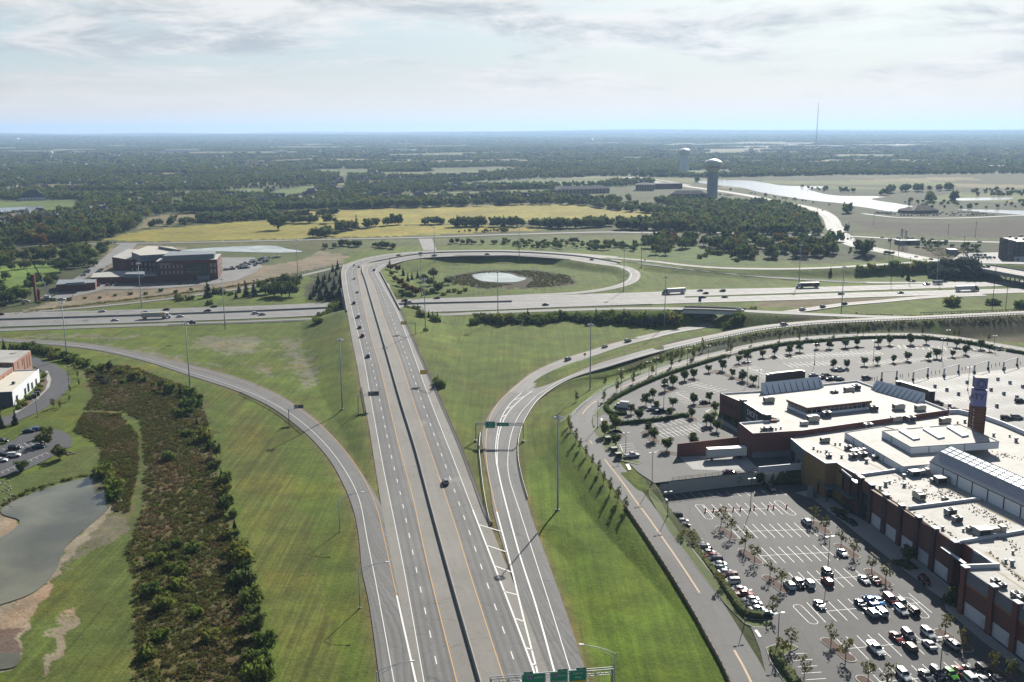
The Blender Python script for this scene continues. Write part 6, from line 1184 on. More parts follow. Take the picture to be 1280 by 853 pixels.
# bridge surroundings
many('cone',[(392,371),(396,366),(400,372),(404,360),(408,368),(412,352),(415,373),(418,362),(420,345),(424,371),(425,354),(388,375),(398,356),(406,350),(416,340),(410,375),(422,337),(402,376),(426,363)],6.5,'dark conifer on the slope left of the highway bridge beyond the interstate','conifers left of the bridge');many('bush',[(396,403),(401,399),(406,395),(411,392),(416,389),(421,386),(425,384),(399,404)],3.2,'dark shrub on the near slope left of the highway bridge','shrubs left of the bridge')
many('cone',[(507,385),(514,389),(522,391),(529,394),(536,397),(541,400),(547,402),(550,403)],4.2,'dark conifer on the near slope right of the highway bridge','conifers right of the bridge');many('bush',[(510,388),(518,391),(526,396),(543,402)],3,'shrub on the near slope right of the highway bridge','conifers right of the bridge')
many('autumn',[(490,345),(494,352),(500,358),(497,340),(506,363),(512,366),(488,338),(520,369)],5,'yellowing bushy tree inside the loop by the highway bridge','trees inside the loop',wid=1.1);many('oak',[(542,347,8),(547,365,8),(538,357,6),(530,352,5),(560,356,6)],7,'dark round tree inside the loop','trees inside the loop',wid=1.1);many('cone',[(515,350),(504,345),(510,352),(522,348),(487,333)],6,'dark conifer among the yellowing trees inside the loop','trees inside the loop');many('bush',[(x,366+random.uniform(-4,4))for x in range(505,585,7)],2.4,'low shrub along the south side of the loop','shrubs inside the loop')
many('bush',[(x,386.5-(x-590)*0.006+random.uniform(13,19))for x in np.arange(593,850,6.0)],4.2,'dense dark bush in the thicket south of the collector road','thicket along the collector road',wid=1.15);many('silver',[(838,405),(826,405),(815,407),(845,398)],4,'silvery bush at the right end of the thicket','thicket along the collector road');many('cone',[(660,403),(700,402),(745,402),(780,403),(806,402)],6,'dark conifer standing in the thicket','thicket along the collector road')
many('bush',[(913,408),(918,404),(922,401),(927,398),(932,395),(937,392),(910,411),(940,391),(925,402)],3.6,'dark bush on the bank below the collector bridge','bushes at the collector bridge');many('bush',[(1187,382),(1193,381.5),(1191,382.5)],4,'dark bush of the lone clump on the grass between the ramps','lone clump');many('bush',[(1238,381),(1243,380),(1246,381)],4,'dark bush round the foot of the wooden pole','bushes at the pole');many('bush',[(1275,385),(1280,384)],3.5,'bush at the right edge on the ramp grass','bushes at the pole')
many('bush',[(532,414),],2.2,'small round bush at the base of the mast near the bridge',None);many('bush',[(547,481),(549,484)],3.0,'dark bush beside the lower amber sign post','bushes at the amber sign')
many('oak',[(332,368,9),(343,371,9),(352,370,10),(362,371,9),(366,362,10),(347,360,8),(357,357,9),(330,363,7)],9,'rounded dark tree in the clump between the frontage road and the interstate','clump by the frontage road',wid=1.2);many('cone',[(260,372,9),(267,367,6),(299,366,6),(308,371,9),(318,371,9),(295,373,6),(342,358,7)],8,'dark conifer in the row right of the hospital','row by the frontage road');many('bush',[(225,376),(222,374),(237,375),(273,367),(280,368),(288,369),(262,381)],3,'shrub below the frontage road','row by the frontage road')
many('bush',[(x,377-(x-70)*0.085+random.uniform(-1.5,2.5))for x in range(30,262,19)],1.7,'brownish shrub along the edge of the hospital car park','shrubs at the hospital')
many('oak',[(20,377,11),(8,381,11),(31,375,9),(43,356,9),(60,356,8),(-6,372,11),(67,353,7),(76,340,9),(93,331,10),(99,335,9),(0,335,12),(105,331,9),(110,326,10),(114,322,9),(103,320,10),(117,333,8),(38,362,7)],9,'big dark tree along the golf course beside the hospital drive','trees at the golf course',wid=1.25);many('oak',[(15,338),(30,336),(35,335.5),(53,334),(63,333.5),(73,332.5),(7,350)],6,'small tree standing on the golf green','trees on the green')
many('oak',[(820,318,10),(832,319,7)],9,'round shrub tree standing alone on the lawn beyond the far ramp','lone lawn trees',wid=1.0);many('bush',[(886,317),(900,319),(893,318),(875,323),(882,321),(921,327)],4,'dark shrub on the lawn beyond the far ramp','lawn shrubs');tree('oak',G(1079,320),15,'large tree with yellow top standing beside the boulevard',wid=1.15);tree('oak',G(348,287.5),17,'large lone tree in the yellow field',wid=1.2)
many('silver',[(x,y)for x in range(1172,1216,6)for y in(336,342,348)],6,'grey green bush in the thicket at the left end of the overpass','thicket at the overpass',wid=1.3);many('bush',[(x,337.5+random.uniform(-2,2))for x in range(1075,1170,7)],4,'dark shrub in the hedge line above the exit ramp','hedge line above the exit ramp');many('cone',[(1038,345),(1135,350),(1128,346)],6,'dark conifer below the far ramp','hedge line above the exit ramp')
# ---- belts of trees across the middle distance, ranked by how large they show
MIDT=[]
def belt(L,n,h,kind='wood',spread=1.5):
 P=[np.array(p)for p in L];ln=np.cumsum([0]+[np.hypot(*(b-a))for a,b in zip(P[:-1],P[1:])])
 for i in range(n):
  s=random.random()*ln[-1];k=min(int(np.searchsorted(ln,s,'right')-1),len(P)-2);q=P[k]+(P[k+1]-P[k])*((s-ln[k])/(ln[k+1]-ln[k]));MIDT.append((W(q[0]+random.gauss(0,1),q[1]-abs(random.gauss(0,spread*0.6)),0),h*random.uniform(0.6,1.15),kind))
def fill(poly,n,h,kind='wood'):
 xs=[p[0]for p in poly];ys=[p[1]for p in poly];c=0;wpoly=[W(p[0],p[1],0)for p in poly];X=[q[0]for q in wpoly];Y=[q[1]for q in wpoly]
 while c<n:
  x,y=random.uniform(min(X),max(X)),random.uniform(min(Y),max(Y))
  if bool(inpoly(np.array([x]),np.array([y]),wpoly)[0]):MIDT.append((np.array([x,y,0.0]),h*random.uniform(0.65,1.25),kind));c+=1
fill([(-60,322),(0,318),(60,315),(135,311),(134,322),(100,326),(60,328),(0,331),(-60,338)],55,10);fill([(-60,290),(0,285),(60,282),(130,283),(170,288),(128,300),(108,306),(60,308),(0,311),(-60,316)],130,13)
belt([(192,283),(245,279),(290,276),(345,273.5),(420,270)],60,10);belt([(352,279.5),(420,279.5)],26,11);belt([(386,297),(398,297),(420,295)],14,9);belt([(420,291),(446,287),(499,281)],26,12);belt([(529,281.5),(554,281)],10,10);belt([(566,284),(640,283.5),(664,284),(697,286),(735,285),(769,283)],95,11);belt([(771,287),(815,288),(860,288.5)],60,11)
belt([(572,291.5),(640,290)],22,4);belt([(224,267),(350,264),(420,263)],80,12);belt([(420,262),(530,259.5),(640,256.5),(722,256)],110,12);belt([(722,256),(760,262),(800,266),(860,269)],55,10);fill([(640,302),(700,302),(800,306),(802,315),(720,312),(640,311)],90,4.5);belt([(560,305),(640,306)],20,5);belt([(405,312),(430,308),(480,310),(500,314)],34,6)
fill([(804,302),(835,300),(860,303),(858,313),(806,314)],34,10);fill([(860,302),(905,300),(960,302),(1008,303),(1032,309),(1040,318),(1000,326),(960,327),(925,324),(905,318),(870,312)],95,10);fill([(880,259),(950,260),(990,268),(1006,278),(1010,286),(960,289),(900,287),(870,283),(862,270)],130,5.5);fill([(820,283),(870,281),(905,286),(900,289),(830,288)],40,11)
belt([(1100,246),(1120,240),(1150,240),(1187,238)],30,13);belt([(1160,254),(1168,252)],4,14);belt([(1183,252),(1195,251)],3,18);fill([(1120,255),(1160,262),(1280,261),(1330,262),(1330,253),(1200,253),(1140,250)],60,5);fill([(1210,238),(1330,236),(1330,246),(1215,246)],60,6);fill([(1110,303),(1160,302),(1225,307),(1225,312),(1160,311)],40,4);belt([(1050,314),(1075,320),(1120,326)],16,3.5);belt([(1055,268),(1070,263)],5,12);fill([(1000,234),(1060,238),(1080,243),(1030,241)],20,6);belt([(885,234),(960,246.5),(1000,252),(1040,258)],22,4);belt([(1230,320),(1200,313)],4,4)
belt([(-40,305),(60,303),(130,300)],40,9)
def px_size(t):d=t[0];return t[1]/np.linalg.norm(d-CP)
MIDT.sort(key=px_size,reverse=True)
zone=lambda x,y:('at left beyond the hospital' if x<-250 else 'beyond the loop, along the township road' if x<230 else 'in the woods left of the boulevard' if x<620 else 'in the meadow at right')
for q,h,k in MIDT[:210]:
 kk=random.choice(['oak','oak','oak','autumn','oak','oak','cone']);q=on(q[0],q[1]);tree(kk,q,h,{'oak':'rounded green tree ','autumn':'yellowing tree ','cone':'dark pointed tree '}[kk]+zone(q[0],q[1]),'middle distance trees',wid=1.0)
# ---- stuff: scattered plants as instances on points
def scatter(name,P,scale,rot,meshes,pick=None,kind='stuff'):
 n=len(P);me=bpy.data.meshes.new(name);me.vertices.add(n);me.vertices.foreach_set('co',np.asarray(P,np.float32).ravel());sc=np.asarray(scale,np.float32);sc=np.repeat(sc[:,None],3,1)if sc.ndim==1 else sc
 a=me.attributes.new('siz','FLOAT_VECTOR','POINT');a.data.foreach_set('vector',sc.ravel());a=me.attributes.new('turn','FLOAT','POINT');a.data.foreach_set('value',np.asarray(rot,np.float32));a=me.attributes.new('pick','INT','POINT');a.data.foreach_set('value',np.asarray(pick if pick is not None else RNG.integers(0,len(meshes),n),np.int32));me.update()
 o=link(name,me,None,kind=kind);cl_=bpy.data.collections.new(name+'_source')
 for i,m_ in enumerate(meshes):cl_.objects.link(bpy.data.objects.new('plant_%02d'%i,m_))
 g=bpy.data.node_groups.new(name,'GeometryNodeTree');g.interface.new_socket('Geometry',in_out='INPUT',socket_type='NodeSocketGeometry');g.interface.new_socket('Geometry',in_out='OUTPUT',socket_type='NodeSocketGeometry');N=g.nodes;L=g.links.new
 gi,go=N.new('NodeGroupInput'),N.new('NodeGroupOutput');ip=N.new('GeometryNodeInstanceOnPoints');ci=N.new('GeometryNodeCollectionInfo');ci.inputs['Collection'].default_value=cl_;ci.inputs['Separate Children'].default_value=True;ci.inputs['Reset Children'].default_value=True
 def attr(nm,t):x=N.new('GeometryNodeInputNamedAttribute');x.data_type=t;x.inputs['Name'].default_value=nm;return x.outputs[0]
 cb_=N.new('ShaderNodeCombineXYZ');L(attr('turn','FLOAT'),cb_.inputs[2]);L(gi.outputs[0],ip.inputs['Points']);L(ci.outputs[0],ip.inputs['Instance']);ip.inputs['Pick Instance'].default_value=True;L(attr('pick','INT'),ip.inputs['Instance Index']);L(attr('siz','FLOAT_VECTOR'),ip.inputs['Scale']);L(cb_.outputs[0],ip.inputs['Rotation']);L(ip.outputs[0],go.inputs[0])
 md=o.modifiers.new('scatter','NODES');md.node_group=g;return o
def with_trunk(c,t=TR[0]):
 me=c.copy();return me
r_=MIDT[210:];P_=np.array([on(q[0],q[1])for q,h,k in r_]);H_=np.array([h for q,h,k in r_])
WM=K['wood']
scatter('far_trees',P_,np.stack([H_/1.75,H_/1.75,H_/1.75],1),RNG.uniform(0,6.28,len(P_)),WM)
# the wooded country out to the horizon
CLEAR=[[(122,302),(170,287),(250,281),(345,274),(425,273),(520,280),(640,280),(858,285),(858,300),(640,300),(300,306)],[(340,262.5),(420,262),(520,258.3),(640,254.5),(722,254.5),(752,260.5),(790,263),(850,268),(800,278),(640,284),(420,285),(350,275)],[(172,287),(185,270),(300,265),(300,270),(215,281)],[(757,255),(780,252),(812,252),(846,260),(840,263)],[(-60,250),(60,250),(95,249),(105,256),(92,265),(60,268),(15,272),(-60,274)],[(147,250),(175,246),(172,251),(150,256)],[(286,236.5),(336,236),(340,243),(290,246)],[(345,238),(392,231.5),(398,240),(395,250),(330,249)],[(440,244),(630,240),(640,244.5),(450,248)],[(525,231),(640,225),(743,221.5),(785,220.5),(870,228),(860,236),(800,226),(740,231.5),(640,234),(535,234)],[(846,213.5),(910,212),(918,219),(855,220)],
   [(860,234),(880,224),(905,222),(1050,219),(1700,214),(1700,340),(1240,330),(1035,330),(1060,290),(1035,270),(960,250)],[(430,200),(436,220),(430,245),(418,240),(425,215)],[(-300,320),(0,311),(128,300),(420,299),(860,292),(1030,295),(1030,400),(-300,400)],[(855,228),(900,234),(960,246),(1010,255),(1040,266),(1064,300),(1044,302),(1030,296),(1018,274),(1000,264),(950,255),(888,254),(855,245)],[(690,234),(770,234),(860,226),(890,240),(885,252),(800,252),(700,247)],[(215,247),(235,246),(228,257),(213,258)]]
WCL=[np.array([W(*p,0)for p in c])for c in CLEAR]
def spread(n,d0,d1,keepn):
 r=np.sqrt(RNG.uniform(d0*d0,d1*d1,n));a=RNG.uniform(-0.62,0.62,n);x=r*np.sin(a);y=r*np.cos(a);ok=np.ones(n,bool)
 for c in WCL:ok&=~inpoly(x,y,c)
 for(cx_,cy_,ra,rb,an_,c)in FIELDS:
  if math.hypot(cx_,cy_)+ra>d0 and math.hypot(cx_,cy_)-ra<d1:u_=(x-cx_)*math.cos(an_)+(y-cy_)*math.sin(an_);v_=-(x-cx_)*math.sin(an_)+(y-cy_)*math.cos(an_);ok&=~((np.abs(u_)<ra)&(np.abs(v_)<rb))
 dens=0.5+0.5*np.sin(x/190+1.7*np.sin(y/310))*np.sin(y/240+1.3*np.sin(x/270));ok&=RNG.random(n)<keepn+(1-keepn)*dens
 return x[ok],y[ok]
x,y=spread(100000,1000,3600,0.22);h=RNG.uniform(6,12.5,len(x));P_=np.stack([x,y,zt(x,y)],1)
cr_=[crown_mesh('far_crown',WOOD,lobes_round(70+i,5,0.75),46,0.34,80+i)for i in range(5)]
scatter('near_woodland',P_,np.stack([h*0.52,h*0.52,h*0.55],1),RNG.uniform(0,6.28,len(x)),cr_)
def copse(seed):
 r=random.Random(seed);return[(r.uniform(-1,1),r.uniform(-1,1),r.uniform(0.1,0.3),r.uniform(0.28,0.5),r.uniform(0.25,0.45))for _ in range(7)]
cp_=[crown_mesh('copse',WOOD,copse(90+i),60,0.2,95+i)for i in range(4)]
x,y=spread(95000,3600,9500,0.30);s_=RNG.uniform(12,24,len(x));scatter('far_woodland',np.stack([x,y,zt(x,y)],1),np.stack([s_,s_,s_*0.8],1),RNG.uniform(0,6.28,len(x)),cp_)
x,y=spread(70000,9500,30000,0.25);s_=RNG.uniform(45,90,len(x));scatter('horizon_woodland',np.stack([x,y,zt(x,y)-2],1),np.stack([s_,s_,s_*0.32],1),RNG.uniform(0,6.28,len(x)),cp_)
# weeds of the wet meadow and rough banks
def tuft(seed,m,n=26,sp=0.5,h=0.7):
 rng=np.random.default_rng(seed);C=np.stack([rng.normal(0,sp,n),rng.normal(0,sp,n),rng.uniform(0.1,h,n)],1);V,Fq,T=clumps(C,np.tile([0,-0.4,0.7],(n,1)),0.3,rng.random(n),rng=rng);me=bpy.data.meshes.new('weed');me.from_pydata(V.tolist(),[],Fq.tolist());a=me.attributes.new('tone','FLOAT','POINT');a.data.foreach_set('value',T.astype(np.float32));me.materials.append(m);me.update();return me
WEED=[leafmat('russet_weeds',[(0.202,0.131,0.062),(0.176,0.131,0.060),(0.215,0.163,0.068)],0.3),leafmat('olive_weeds',[(0.163,0.159,0.047),(0.137,0.142,0.039),(0.189,0.173,0.057)],0.3),leafmat('goldenrod',[(0.338,0.256,0.033),(0.247,0.213,0.039)],0.35),leafmat('green_weeds',[(0.114,0.149,0.034),(0.137,0.163,0.039)],0.35),leafmat('straw_weeds',[(0.338,0.298,0.163),(0.273,0.241,0.117)],0.3)]
tf=[tuft(i,WEED[k])for i,k in enumerate((0,0,1,1,1,2,3,3,4))]
WET=np.array([G(*p)for p in[(104,462),(160,457),(240,487),(258,520),(268,580),(283,650),(298,700),(318,780),(335,900),(168,900),(168,720),(156,690),(178,640),(182,580),(176,525),(150,514),(105,512),(118,495),(110,474)]]);WET2=np.array([G(*p)for p in[(92,540),(105,516),(150,518),(172,545),(172,590),(160,640),(143,640),(135,600),(125,590),(128,560),(105,545)]])
def inside_pts(poly,n):
 out=np.zeros((0,2))
 while len(out)<n:q=RNG.uniform(poly[:,:2].min(0),poly[:,:2].max(0),(n*3,2));q=q[inpoly(q[:,0],q[:,1],poly)];out=np.vstack([out,q])
 return out[:n]
q=np.vstack([inside_pts(WET,8200),inside_pts(WET2,2600)]);nz=np.sin(q[:,0]*0.16+1.5*np.sin(q[:,1]*0.11))*np.sin(q[:,1]*0.09+np.sin(q[:,0]*0.21));rr=RNG.random(len(q))
pk=np.where(nz>0.25,np.where(rr<.45,0,np.where(rr<.75,2,8)),np.where(nz>-0.35,np.where(rr<.5,3,np.where(rr<.7,4,np.where(rr<.82,1,np.where(rr<.96,6,5)))),np.where(rr<.15,6,np.where(rr<.6,4,np.where(rr<.9,2,0)))))
s_=RNG.uniform(0.35,0.95,len(q))*np.where((pk==6)&(rr>0.3),1.4,1.0);scatter('meadow_weeds',np.stack([q[:,0],q[:,1],zt(q[:,0],q[:,1])],1),s_,RNG.uniform(0,6.28,len(q)),tf,pk)
qs=[]
for poly,n in(([(860,432),(960,412),(1100,402.5),(1300,394.5),(1300,403),(1100,410),(980,417),(900,431),(800,461),(768,470)],3200),([(560,347),(600,340),(660,338),(712,345),(718,354),(690,359),(655,360),(668,349),(640,341),(588,343),(600,353),(640,356),(610,361),(565,356)],2600),([(1150,309),(1225,313),(1240,326),(1170,321)],700),([(20,392),(120,379),(262,362),(330,351),(333,353),(255,364.5),(110,382),(20,393)],700)):
 w_=np.array([G(*p)for p in poly]);qs.append(inside_pts(w_,n))
q=np.vstack(qs);d_,_z=segdist(q[:,0],q[:,1],ctr(LOWER));d2_,_z=segdist(q[:,0],q[:,1],resample(zbw(BR[9:]),8));d3_,_z=segdist(q[:,0],q[:,1],ctr(COLLR));q=q[(d_>7.5)&(d2_>2.5)&(d3_>6)];scatter('rough_grass',np.stack([q[:,0],q[:,1],zt(q[:,0],q[:,1])],1),RNG.uniform(0.35,0.8,len(q)),RNG.uniform(0,6.28,len(q)),tf,RNG.choice([2,3,4,6,7],len(q)))
# water-edge stones and rushes
q=np.array([G(*p)for p in[(3,634),(12,626),(27,619),(45,612),(60,607),(75,603),(92,598),(111,594.5),(124,592)]]);q=resample(q,0.9);q=q+RNG.normal(0,0.8,q.shape)*[1,1,0];scatter('pond_rushes',q,RNG.uniform(0.5,1.1,len(q)),RNG.uniform(0,6.28,len(q)),tf,RNG.choice([3,4,7,8],len(q)))
q=np.array([G(*p)for p in[(0,600),(8,612),(14,622),(20,626),(12,633),(4,640)]]);q=resample(q,0.8);rk=MB()
for p in q:
 s=random.uniform(0.3,0.9);rk.box((p[0]+random.gauss(0,1),p[1]+random.gauss(0,1),p[2]+s*0.2),(s,s*0.8,s*0.6),random.uniform(0,3),top=0.6,bottom=False)
for px_,py_ in[(150,626),(152,627.5),(148,628),(84,567),(88,566),(92,567.5),(86,569),(80,568)]:
 p=G(px_,py_);rk.box((p[0],p[1],p[2]+0.2),(1.3,0.9,0.7),random.uniform(0,3),top=0.6,bottom=False)
rk.obj('bank_stones',mat('pale_stone',(0.36,0.31,0.25),0.9,0.2,1),kind='stuff')
# ---- suburb houses among the trees
def house_mesh(seed,wall,roof):
 r=random.Random(seed);mb=MB();w_,d_,h_=r.uniform(13,17),r.uniform(9,12),r.uniform(5,6.2);mb.box((0,0,h_/2-0.5),(w_,d_,h_+1),0,0)
 def gable(c,w,d,z,rise,ax):
  x,y=w/2+0.5,d/2+0.5;v=[(-x,-y,z),(x,-y,z),(x,y,z),(-x,y,z),(-x,0,z+rise),(x,0,z+rise)]
  if ax:v=[(b,a,c_)for a,b,c_ in v]
  mb.add([(a+c[0],b+c[1],c_)for a,b,c_ in v],[(0,1,5,4),(2,3,4,5),(1,2,5),(3,0,4)],1)
 gable((0,0),w_,d_,h_,d_*0.42,0);gx=r.uniform(-4,4);mb.box((gx,-d_/2-1.6,h_/2-0.6),(6,4,h_+0.8),0,0);gable((gx,-d_/2-1.6),5,6,h_-0.2,3.2,1);mb.box((w_/2-2,0,h_+4),(1.1,1.1,4),0,0)
 for k in range(4):mb.box((-w_/2+2+k*3.4,-d_/2-0.02,3.2),(1.2,0.1,1.4),0,2)
 me=mb.mesh('house');[me.materials.append(x)for x in(wall,roof,GLASS)];return me
HM=[house_mesh(1,TANW,SHIN),house_mesh(2,BRW,SHIN),house_mesh(3,mat('pale_siding',(0.52,0.50,0.46),0.8),SHBR),house_mesh(4,REDB,SHIN),house_mesh(5,mat('beige_siding',(0.40,0.36,0.30),0.8),SHIN)]
HT=['tan gabled house','brown gabled house','pale sided house','red brick house','beige gabled house']
def houses(poly,n,where,big=1.0):
 w_=np.array([W(*p,0)for p in poly]);q=inside_pts(w_,n)
 for a,b in q:i=random.randrange(5);o=link('house',HM[i],None,label=HT[i]+' '+where,cat='house',group='suburban houses '+where,loc=on(a,b),rz=random.choice([0,1.57,0.4,-0.5])+random.gauss(0,0.2));o.scale=(big,)*3
houses([(-40,275),(0,270),(60,268),(100,262),(185,256),(200,248),(150,258),(110,274),(60,283),(-40,288)],42,'among the trees left of the tan field');houses([(-40,230),(100,222),(210,225),(215,234),(100,240),(-40,244)],46,'in the far suburb at left');houses([(340,250),(425,247),(640,246),(740,250),(740,254),(640,253),(425,257),(340,258)],40,'in the row behind the yellow fields',1.1)
houses([(400,236),(440,218),(530,222),(640,218),(780,215),(780,220),(640,224),(525,229),(440,240)],44,'in the far suburb in the centre');houses([(905,218),(950,206),(1060,206),(1180,209),(1180,213),(1060,217),(950,220)],80,'in the dense estate beyond the lake');x,y=spread(2600,1500,6500,0.2);q_=np.stack([x,y,zt(x,y)],1);scatter('far_houses',q_,RNG.uniform(0.8,1.1,len(x))+y/9000,RNG.choice([0,1.57,0.4,-0.5],len(x))+RNG.normal(0,.2,len(x)),HM)
houses([(380,245),(395,238),(425,234),(425,246)],12,'by the golf fairway')
# ================================================================== vehicles
TYRE=mat('tyre_rubber',(0.02,0.02,0.02),0.9,0.1,3);RIM=mat('alloy_rim',(0.35,0.36,0.37),0.35,0.05,3,0.8);CGLASS=mat('car_glass',(0.012,0.016,0.020),0.06,0,1,0,0.8);HEADL=mat('headlamp_glass',(0.65,0.67,0.68),0.15,0,1,0,0.8);TAILL=mat('tail_lamp_red',(0.28,0.012,0.012),0.25,0,1,0,0.6);TRIM=mat('black_car_trim',(0.022,0.022,0.024),0.6,0.1,3)
PAINT={k:mat('car_paint_'+k,c,0.14,0.03,1,mt,0.3)for k,c,mt in[('white',(0.68,0.68,0.67),0),('silver',(0.40,0.41,0.42),.5),('grey',(0.13,0.135,0.145),.4),('black',(0.012,0.013,0.015),0),('red',(0.26,0.022,0.022),0),('maroon',(0.11,0.018,0.024),0),('blue',(0.03,0.17,0.40),.2),('navy',(0.016,0.026,0.055),.2),('green',(0.11,0.42,0.035),0),('teal',(0.02,0.10,0.12),.2),('tan',(0.30,0.25,0.18),.4),('brown',(0.11,0.09,0.075),.4),('pink',(0.36,0.07,0.085),.1)]}
def loft(mb,secs,mi=0):
 """secs: list of (x, [(y, z) ...half profile from bottom centre to top centre])"""
 rows=[]
 for x,h in secs:rows.append([(x,-y,z)for y,z in h]+[(x,y,z)for y,z in h[::-1]])
 n=len(rows[0]);vs=[v for r in rows for v in r];fs=[(i*n+k,(i+1)*n+k,(i+1)*n+(k+1)%n,i*n+(k+1)%n)for i in range(len(rows)-1)for k in range(n)]+[tuple(range(n)),tuple(range((len(rows)-1)*n,len(rows)*n))[::-1]]
 return mb.add(vs,[f[::-1]for f in fs],mi)
#          length width hood z, belt z, roof z, base x0,x1 (rear, front), roof x0,x1, rear deck z
SPEC={'sedan':(4.75,1.82,0.92,0.96,1.45,-1.75,1.05,-1.0,0.25,1.02),'suv':(4.75,1.92,1.08,1.12,1.76,-2.28,1.15,-2.0,0.45,1.12),'hatch':(4.2,1.78,0.95,1.0,1.52,-2.0,1.0,-1.6,0.3,1.0),'van':(5.1,1.98,1.02,1.08,1.80,-2.45,1.55,-2.2,0.7,1.08),'pickup':(5.8,2.0,1.12,1.18,1.86,-0.75,1.35,-0.6,0.65,1.15),'delivery':(6.4,2.2,1.2,1.25,2.0,0.7,2.4,0.8,1.9,1.2)}
def car_parts(kind):
 Lc,Wc,zh,zb_,zr,b0,b1,r0,r1,zd=SPEC[kind];L2,w=Lc/2,Wc/2;lowz=0.28 if kind in('sedan','hatch')else 0.36;P={}
 def half(k,zt_,zl=lowz,shoulder=0.94):return[(w*k*0.9,zl),(w*k,zl+0.22),(w*k,zt_-0.16),(w*k*shoulder,zt_-0.02),(w*k*0.6,zt_+0.015)]
 mb=MB();loft(mb,[(-L2,half(0.80,zd-0.16,lowz+0.16)),(-L2+0.12,half(0.93,zd-0.03)),(-L2+0.6,half(1.0,zd)),(b0+0.1,half(1.0,max(zd,zb_-0.02))),(0.2,half(1.0,zb_)),(b1-0.05,half(1.0,zb_-0.01)),(b1+0.3,half(0.99,zh)),(L2-0.5,half(0.95,zh-0.12)),(L2-0.12,half(0.86,zh-0.24)),(L2,half(0.74,zh-0.34,lowz+0.1))])
 wr=w*0.76 if kind not in('van','delivery')else w*0.84;wb=w*0.93
 loft(mb,[(b0,[(wb*0.9,zb_-0.1),(wb,zb_-0.05),(wb*0.99,zb_-0.04),(wb*0.9,zb_-0.03),(wb*0.5,zb_-0.02)]),(r0,[(wb*0.9,zb_-0.1),(wb,zb_-0.05),(wr,zr-0.07),(wr*0.92,zr-0.01),(wr*0.5,zr)]),((r0+r1)/2,[(wb*0.9,zb_-0.1),(wb,zb_-0.05),(wr,zr-0.05),(wr*0.92,zr+0.02),(wr*0.5,zr+0.03)]),(r1,[(wb*0.9,zb_-0.1),(wb,zb_-0.05),(wr,zr-0.08),(wr*0.92,zr-0.02),(wr*0.5,zr-0.01)]),(b1,[(wb*0.9,zb_-0.1),(wb,zb_-0.05),(wb*0.99,zb_-0.04),(wb*0.9,zb_-0.03),(wb*0.5,zb_-0.02)])])
 if kind=='pickup':
  x0,x1=-L2+0.12,b0-0.05;mb.box(((x0+x1)/2,w*0.9,zd+0.08),(x1-x0,0.12,0.16)).box(((x0+x1)/2,-w*0.9,zd+0.08),(x1-x0,0.12,0.16)).box((x0,0,zd+0.08),(0.12,w*1.8,0.16))
 for s_ in(-1,1):mb.box((b1-0.25,s_*(w+0.09),zb_+0.05),(0.16,0.22,0.14))
 P['body']=mb
 g=0.02
 def quad(nm,pts,mi=1):m_=MB();m_.add(pts,[(0,1,2,3)]);P.setdefault(nm,[]).append(m_)
 f0,f1=0.10,0.90
 def pt(x0,z0,y0,x1,z1,y1,f):return(x0+(x1-x0)*f,y0+(y1-y0)*f,z0+(z1-z0)*f)
 a,c=0.12,0.92
 quad('windshield',[pt(b1,zb_,-wb*.86,r1,zr,-wr*.86,a)[:1]+(-wb*.84,pt(b1,zb_,0,r1,zr,0,a)[2]+g),pt(b1,zb_,0,r1,zr,0,a)[:1]+(wb*.84,pt(b1,zb_,0,r1,zr,0,a)[2]+g),pt(b1,zb_,0,r1,zr,0,c)[:1]+(wr*.86,pt(b1,zb_,0,r1,zr,0,c)[2]+g),pt(b1,zb_,0,r1,zr,0,c)[:1]+(-wr*.86,pt(b1,zb_,0,r1,zr,0,c)[2]+g)])
 P['windshield'][0].v=[(x+g*2,y,z)for x,y,z in P['windshield'][0].v]
 q0,q1=pt(b0,zb_,0,r0,zr,0,0.15),pt(b0,zb_,0,r0,zr,0,0.88);quad('rear_window',[(q0[0]-g,wb*.82,q0[2]+g),(q0[0]-g,-wb*.82,q0[2]+g),(q1[0]-g,-wr*.84,q1[2]+g),(q1[0]-g,wr*.84,q1[2]+g)])
 for s_ in(-1,1):
  yl,yu=s_*(wb-(wb-wr)*0.08+g),s_*(wb-(wb-wr)*0.88+g);zl,zu=zb_+(zr-zb_)*0.06,zb_+(zr-zb_)*0.82;xl0,xl1=b0+(r0-b0)*0.2+0.12,b1+(r1-b1)*0.2-0.15;xu0,xu1=b0+(r0-b0)*0.85+0.12,b1+(r1-b1)*0.85-0.1
  v=[(xl0,yl,zl),(xl1,yl,zl),(xu1,yu,zu),(xu0,yu,zu)];quad('side_window',v if s_<0 else v[::-1])
 ax=(-L2+(1.0 if kind!='pickup' else 1.25),L2-0.95);r_=0.33 if kind in('sedan','hatch')else 0.38
 for x in ax:
  for s_ in(-1,1):m_=MB();m_.lathe([(0.0,-0.1),(r_*0.6,-0.1),(r_*0.62,-0.11),(r_,-0.1),(r_,0.1),(r_*0.62,0.11),(0,0.06)],14);m_.v=[(x+a_,s_*(w-0.08)+c_,r_+b_)for a_,b_,c_ in m_.v];P.setdefault('wheel',[]).append(m_)
 for s_ in(-1,1):m_=MB();m_.box((L2-0.10,s_*w*0.58,zh-0.38),(0.22,0.34,0.15));P.setdefault('headlight',[]).append(m_);m_=MB();m_.box((-L2+0.07,s_*w*0.66,zd-0.22),(0.14,0.26,0.2));P.setdefault('taillight',[]).append(m_)
 m_=MB();m_.box((0,0,lowz+0.02),(Lc*0.93,Wc*0.9,0.2));P['underbody']=[m_]
 if kind=='pickup':m_=MB();m_.box(((-L2+b0)/2,0,zd+0.03),(b0+L2-0.35,w*1.62,0.05));P['cargo_bed']=[m_]
